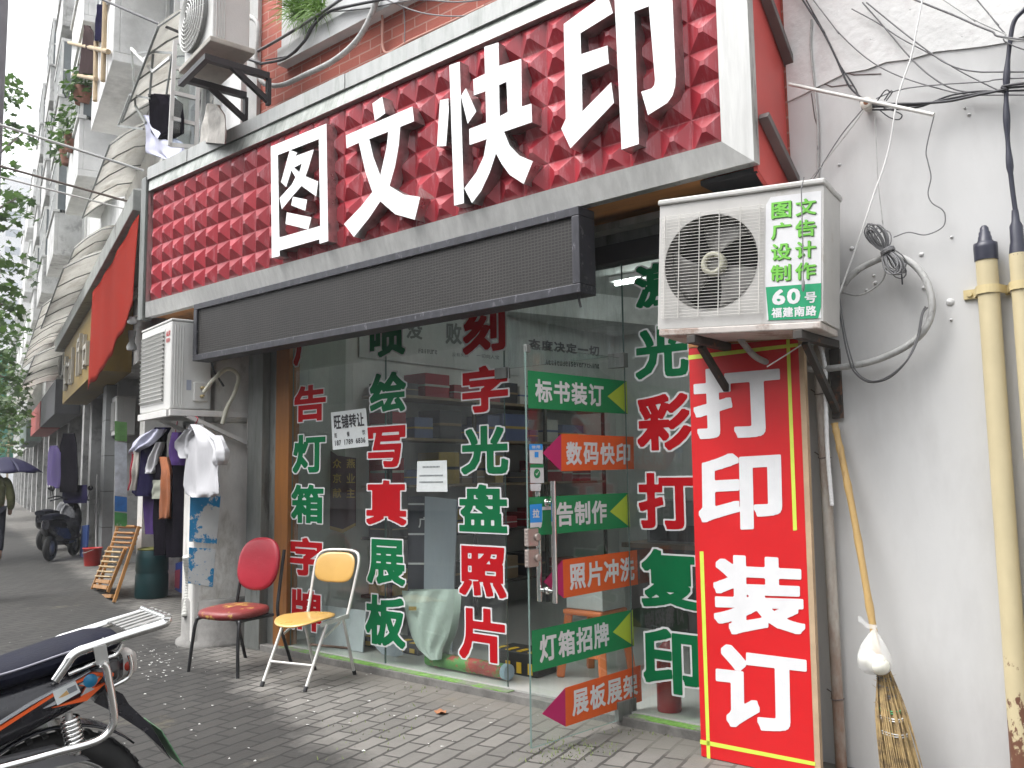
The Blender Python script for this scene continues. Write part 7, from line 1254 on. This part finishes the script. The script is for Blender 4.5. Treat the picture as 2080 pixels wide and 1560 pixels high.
dT = ray(42,520); dT.z = 0; dT.normalize(); tw_ = CAMP + dT*170; tw_.z = 0; sd = V((dT.y,-dT.x,0)); tower = thing('apartment_tower', 'pale high rise tower far beyond the trees', 'building', tuple(tw_)); mb = MB(); mb.pbox(tw_-sd*3.2, sd*7.5, dT*8, ZZ*54); mb.obj('wall', M('tower_haze_pale', (0.80,0.81,0.82), 0.8, v=0.04, s=0.3), tower)  # wall paled: washed-out distance haze is put into its colour
mb = MB()
TWM = M('tower_window', (0.42,0.46,0.50), 0.3)
for k in range(15):
    for o_ in (-2.4, 1.0): mb = MB(); mb.pbox(tw_+sd*o_-dT*0.05+ZZ*(6+k*3.1), sd*2.2, dT*0.04, ZZ*1.3); mb.obj('window', TWM, tower)
sn = thing('scaffold', 'bamboo scaffold wrapped in green netting at the far end of the street', 'scaffold', tuple(L(71.5,1.5,0))); mb = MB(); mb.pbox(L(71.5,-0.9,2.2), LN*6, LU*0.05, ZZ*9.2); mb.obj('net', M('green_net', (0.03,0.24,0.17), 0.9, v=0.35, s=1.2, col2=(0.30,0.45,0.38), th=0.6, s2=0.8), sn); mb = MB()
for k in range(6): mb.tube([L(71.4,-0.8+k*1.1,0), L(71.4,-0.8+k*1.1,12)], 0.08, 6)
for k in range(5): mb.tube([L(71.3,-1.0,2.2+k*2.0), L(71.3,5.3,2.2+k*2.0)], 0.07, 6)
mb.obj('pole_frame', M('scaffold_bamboo', (0.45,0.36,0.22), 0.7, v=0.2), sn)
# potted greenery on the far balconies and ledges
for k, (px, py, vv, r_, lab) in enumerate(((168,178,0.62,0.35,'green potted plants crowding the highest far ledge'),(150,262,0.66,0.5,'trailing plants hanging from the far balcony'),(140,300,0.66,0.4,'lower trailing plants on the far balcony'))):
    rg = random.Random(20+k); c = UL(px, py, vv); t_ = thing('balcony_plant', lab, 'plant', tuple(c), 'plants on the old balconies'); mb = MB(); mb.lathe(c-ZZ*r_*0.9, ZZ, [(0.12,0),(0.18,0.3),(0.17,0.3)], 12); mb.obj('pot', M('clay_pot', (0.25,0.10,0.06), 0.8), t_); lv = MB()
    for i in range(260):
        d = V((rg.gauss(0,1),rg.gauss(0,1),rg.gauss(0,0.9))).normalized()*r_*rg.random()**0.5; p = c+d; n_ = V((rg.gauss(0,1),rg.gauss(0,1),1)).normalized(); a = n_.orthogonal().normalized(); b = n_.cross(a); s_ = 0.07; lv.add([p+a*s_,p+b*s_*0.5,p-a*s_,p-b*s_*0.5], [(0,1,2,3)])
    lv.obj('foliage', LEAF, t_)
# litter and weeds on the pavement
mb = MB(); rg = random.Random(9); WS = flat('litter_white', (0.55,0.55,0.53), 0.8)
for k in range(160):
    p = UZ(rg.gauss(300,60), rg.gauss(1345,22)) if k < 110 else UZ(rg.uniform(120,1000), rg.uniform(1360,1550)); s_ = rg.uniform(0.004,0.014); a = rg.uniform(0,3.14); mb.add([(p.x+s_*math.cos(a+i*2.1+rg.uniform(-.3,.3)), p.y+s_*math.sin(a+i*2.1), 0.0035+0.002*(i % 2)) for i in range(3)], [(0,1,2)])
tag(mb.obj('paper_scraps', WS), 'tiny white scraps scattered over the pavement', 'litter', kind='stuff')
mb = MB()
for cx0, cy0, n_, sx, sy in ((1130,1530,120,40,16),(1200,1520,60,30,10),(1345,1490,60,60,6),(760,1490,70,60,30),(860,1400,20,30,6)):
    for k in range(n_):
        p = UZ(rg.gauss(cx0,sx), rg.gauss(cy0,sy)); l = rg.uniform(0.01,0.03); a = rg.uniform(0,6.28); e = p+V((math.cos(a)*l*0.7, math.sin(a)*l*0.7, l*0.7)); sd = V((-math.sin(a),math.cos(a),0))*0.003; mb.add([p-sd,p+sd,e], [(0,1,2)])
tag(mb.obj('moss_tufts', M('moss_green', (0.13,0.17,0.05), 0.9, v=0.4, s=30)), 'small moss and weed tufts between the pavers', 'weeds', kind='stuff')
p = UZ(895,1450); mb = MB(); mb.grid(lambda a, b: p+V(((a-0.5)*0.085*(1-abs(b-0.5)), (b-0.5)*0.06, 0.006+0.02*abs(a-0.5)+0.006*math.sin(b*9))), 8, 6); tag(mb.obj('fallen_leaf', M('dry_leaf', (0.30,0.13,0.06), 0.8), solid=0.001), 'dry brown leaf lying on the pavers in front of the glass', 'leaf')
p = UZ(2055,1575); mb = MB(); mb.grid(lambda a, b: V((-0.82,4.15,0.03))+V((math.cos(a*6.2832)*math.sin(b*3.1416)*0.10*(1+0.2*math.sin(a*19)), math.sin(a*6.2832)*math.sin(b*3.1416)*0.07, -math.cos(b*3.1416)*0.06*(1+0.2*math.sin(a*13+b*5)))), 16, 10); tag(mb.obj('plaster_lump', RENDER2), 'pale lump of plaster at the foot of the rusted yellow pipe', 'rubble')
# ================================================================== thin wet-day haze round the whole scene
mb = MB(); mb.box(-150, 65, -65, 100, -1.2, 60); hz_ = mb.obj('haze', [], kind='stuff'); tag(hz_, 'thin pale haze that whitens the far street', 'haze', kind='stuff')
hm = bpy.data.materials.new('haze_air'); hm.use_nodes = True; nt = hm.node_tree; nt.nodes.clear(); o_ = _n(nt, 'ShaderNodeOutputMaterial'); pv_ = _n(nt, 'ShaderNodeVolumePrincipled'); pv_.inputs['Color'].default_value = (0.95,0.97,1.0,1); pv_.inputs['Density'].default_value = 0.0016; pv_.inputs['Anisotropy'].default_value = 0.3; nt.links.new(pv_.outputs[0], o_.inputs['Volume']); hz_.data.materials.append(hm)
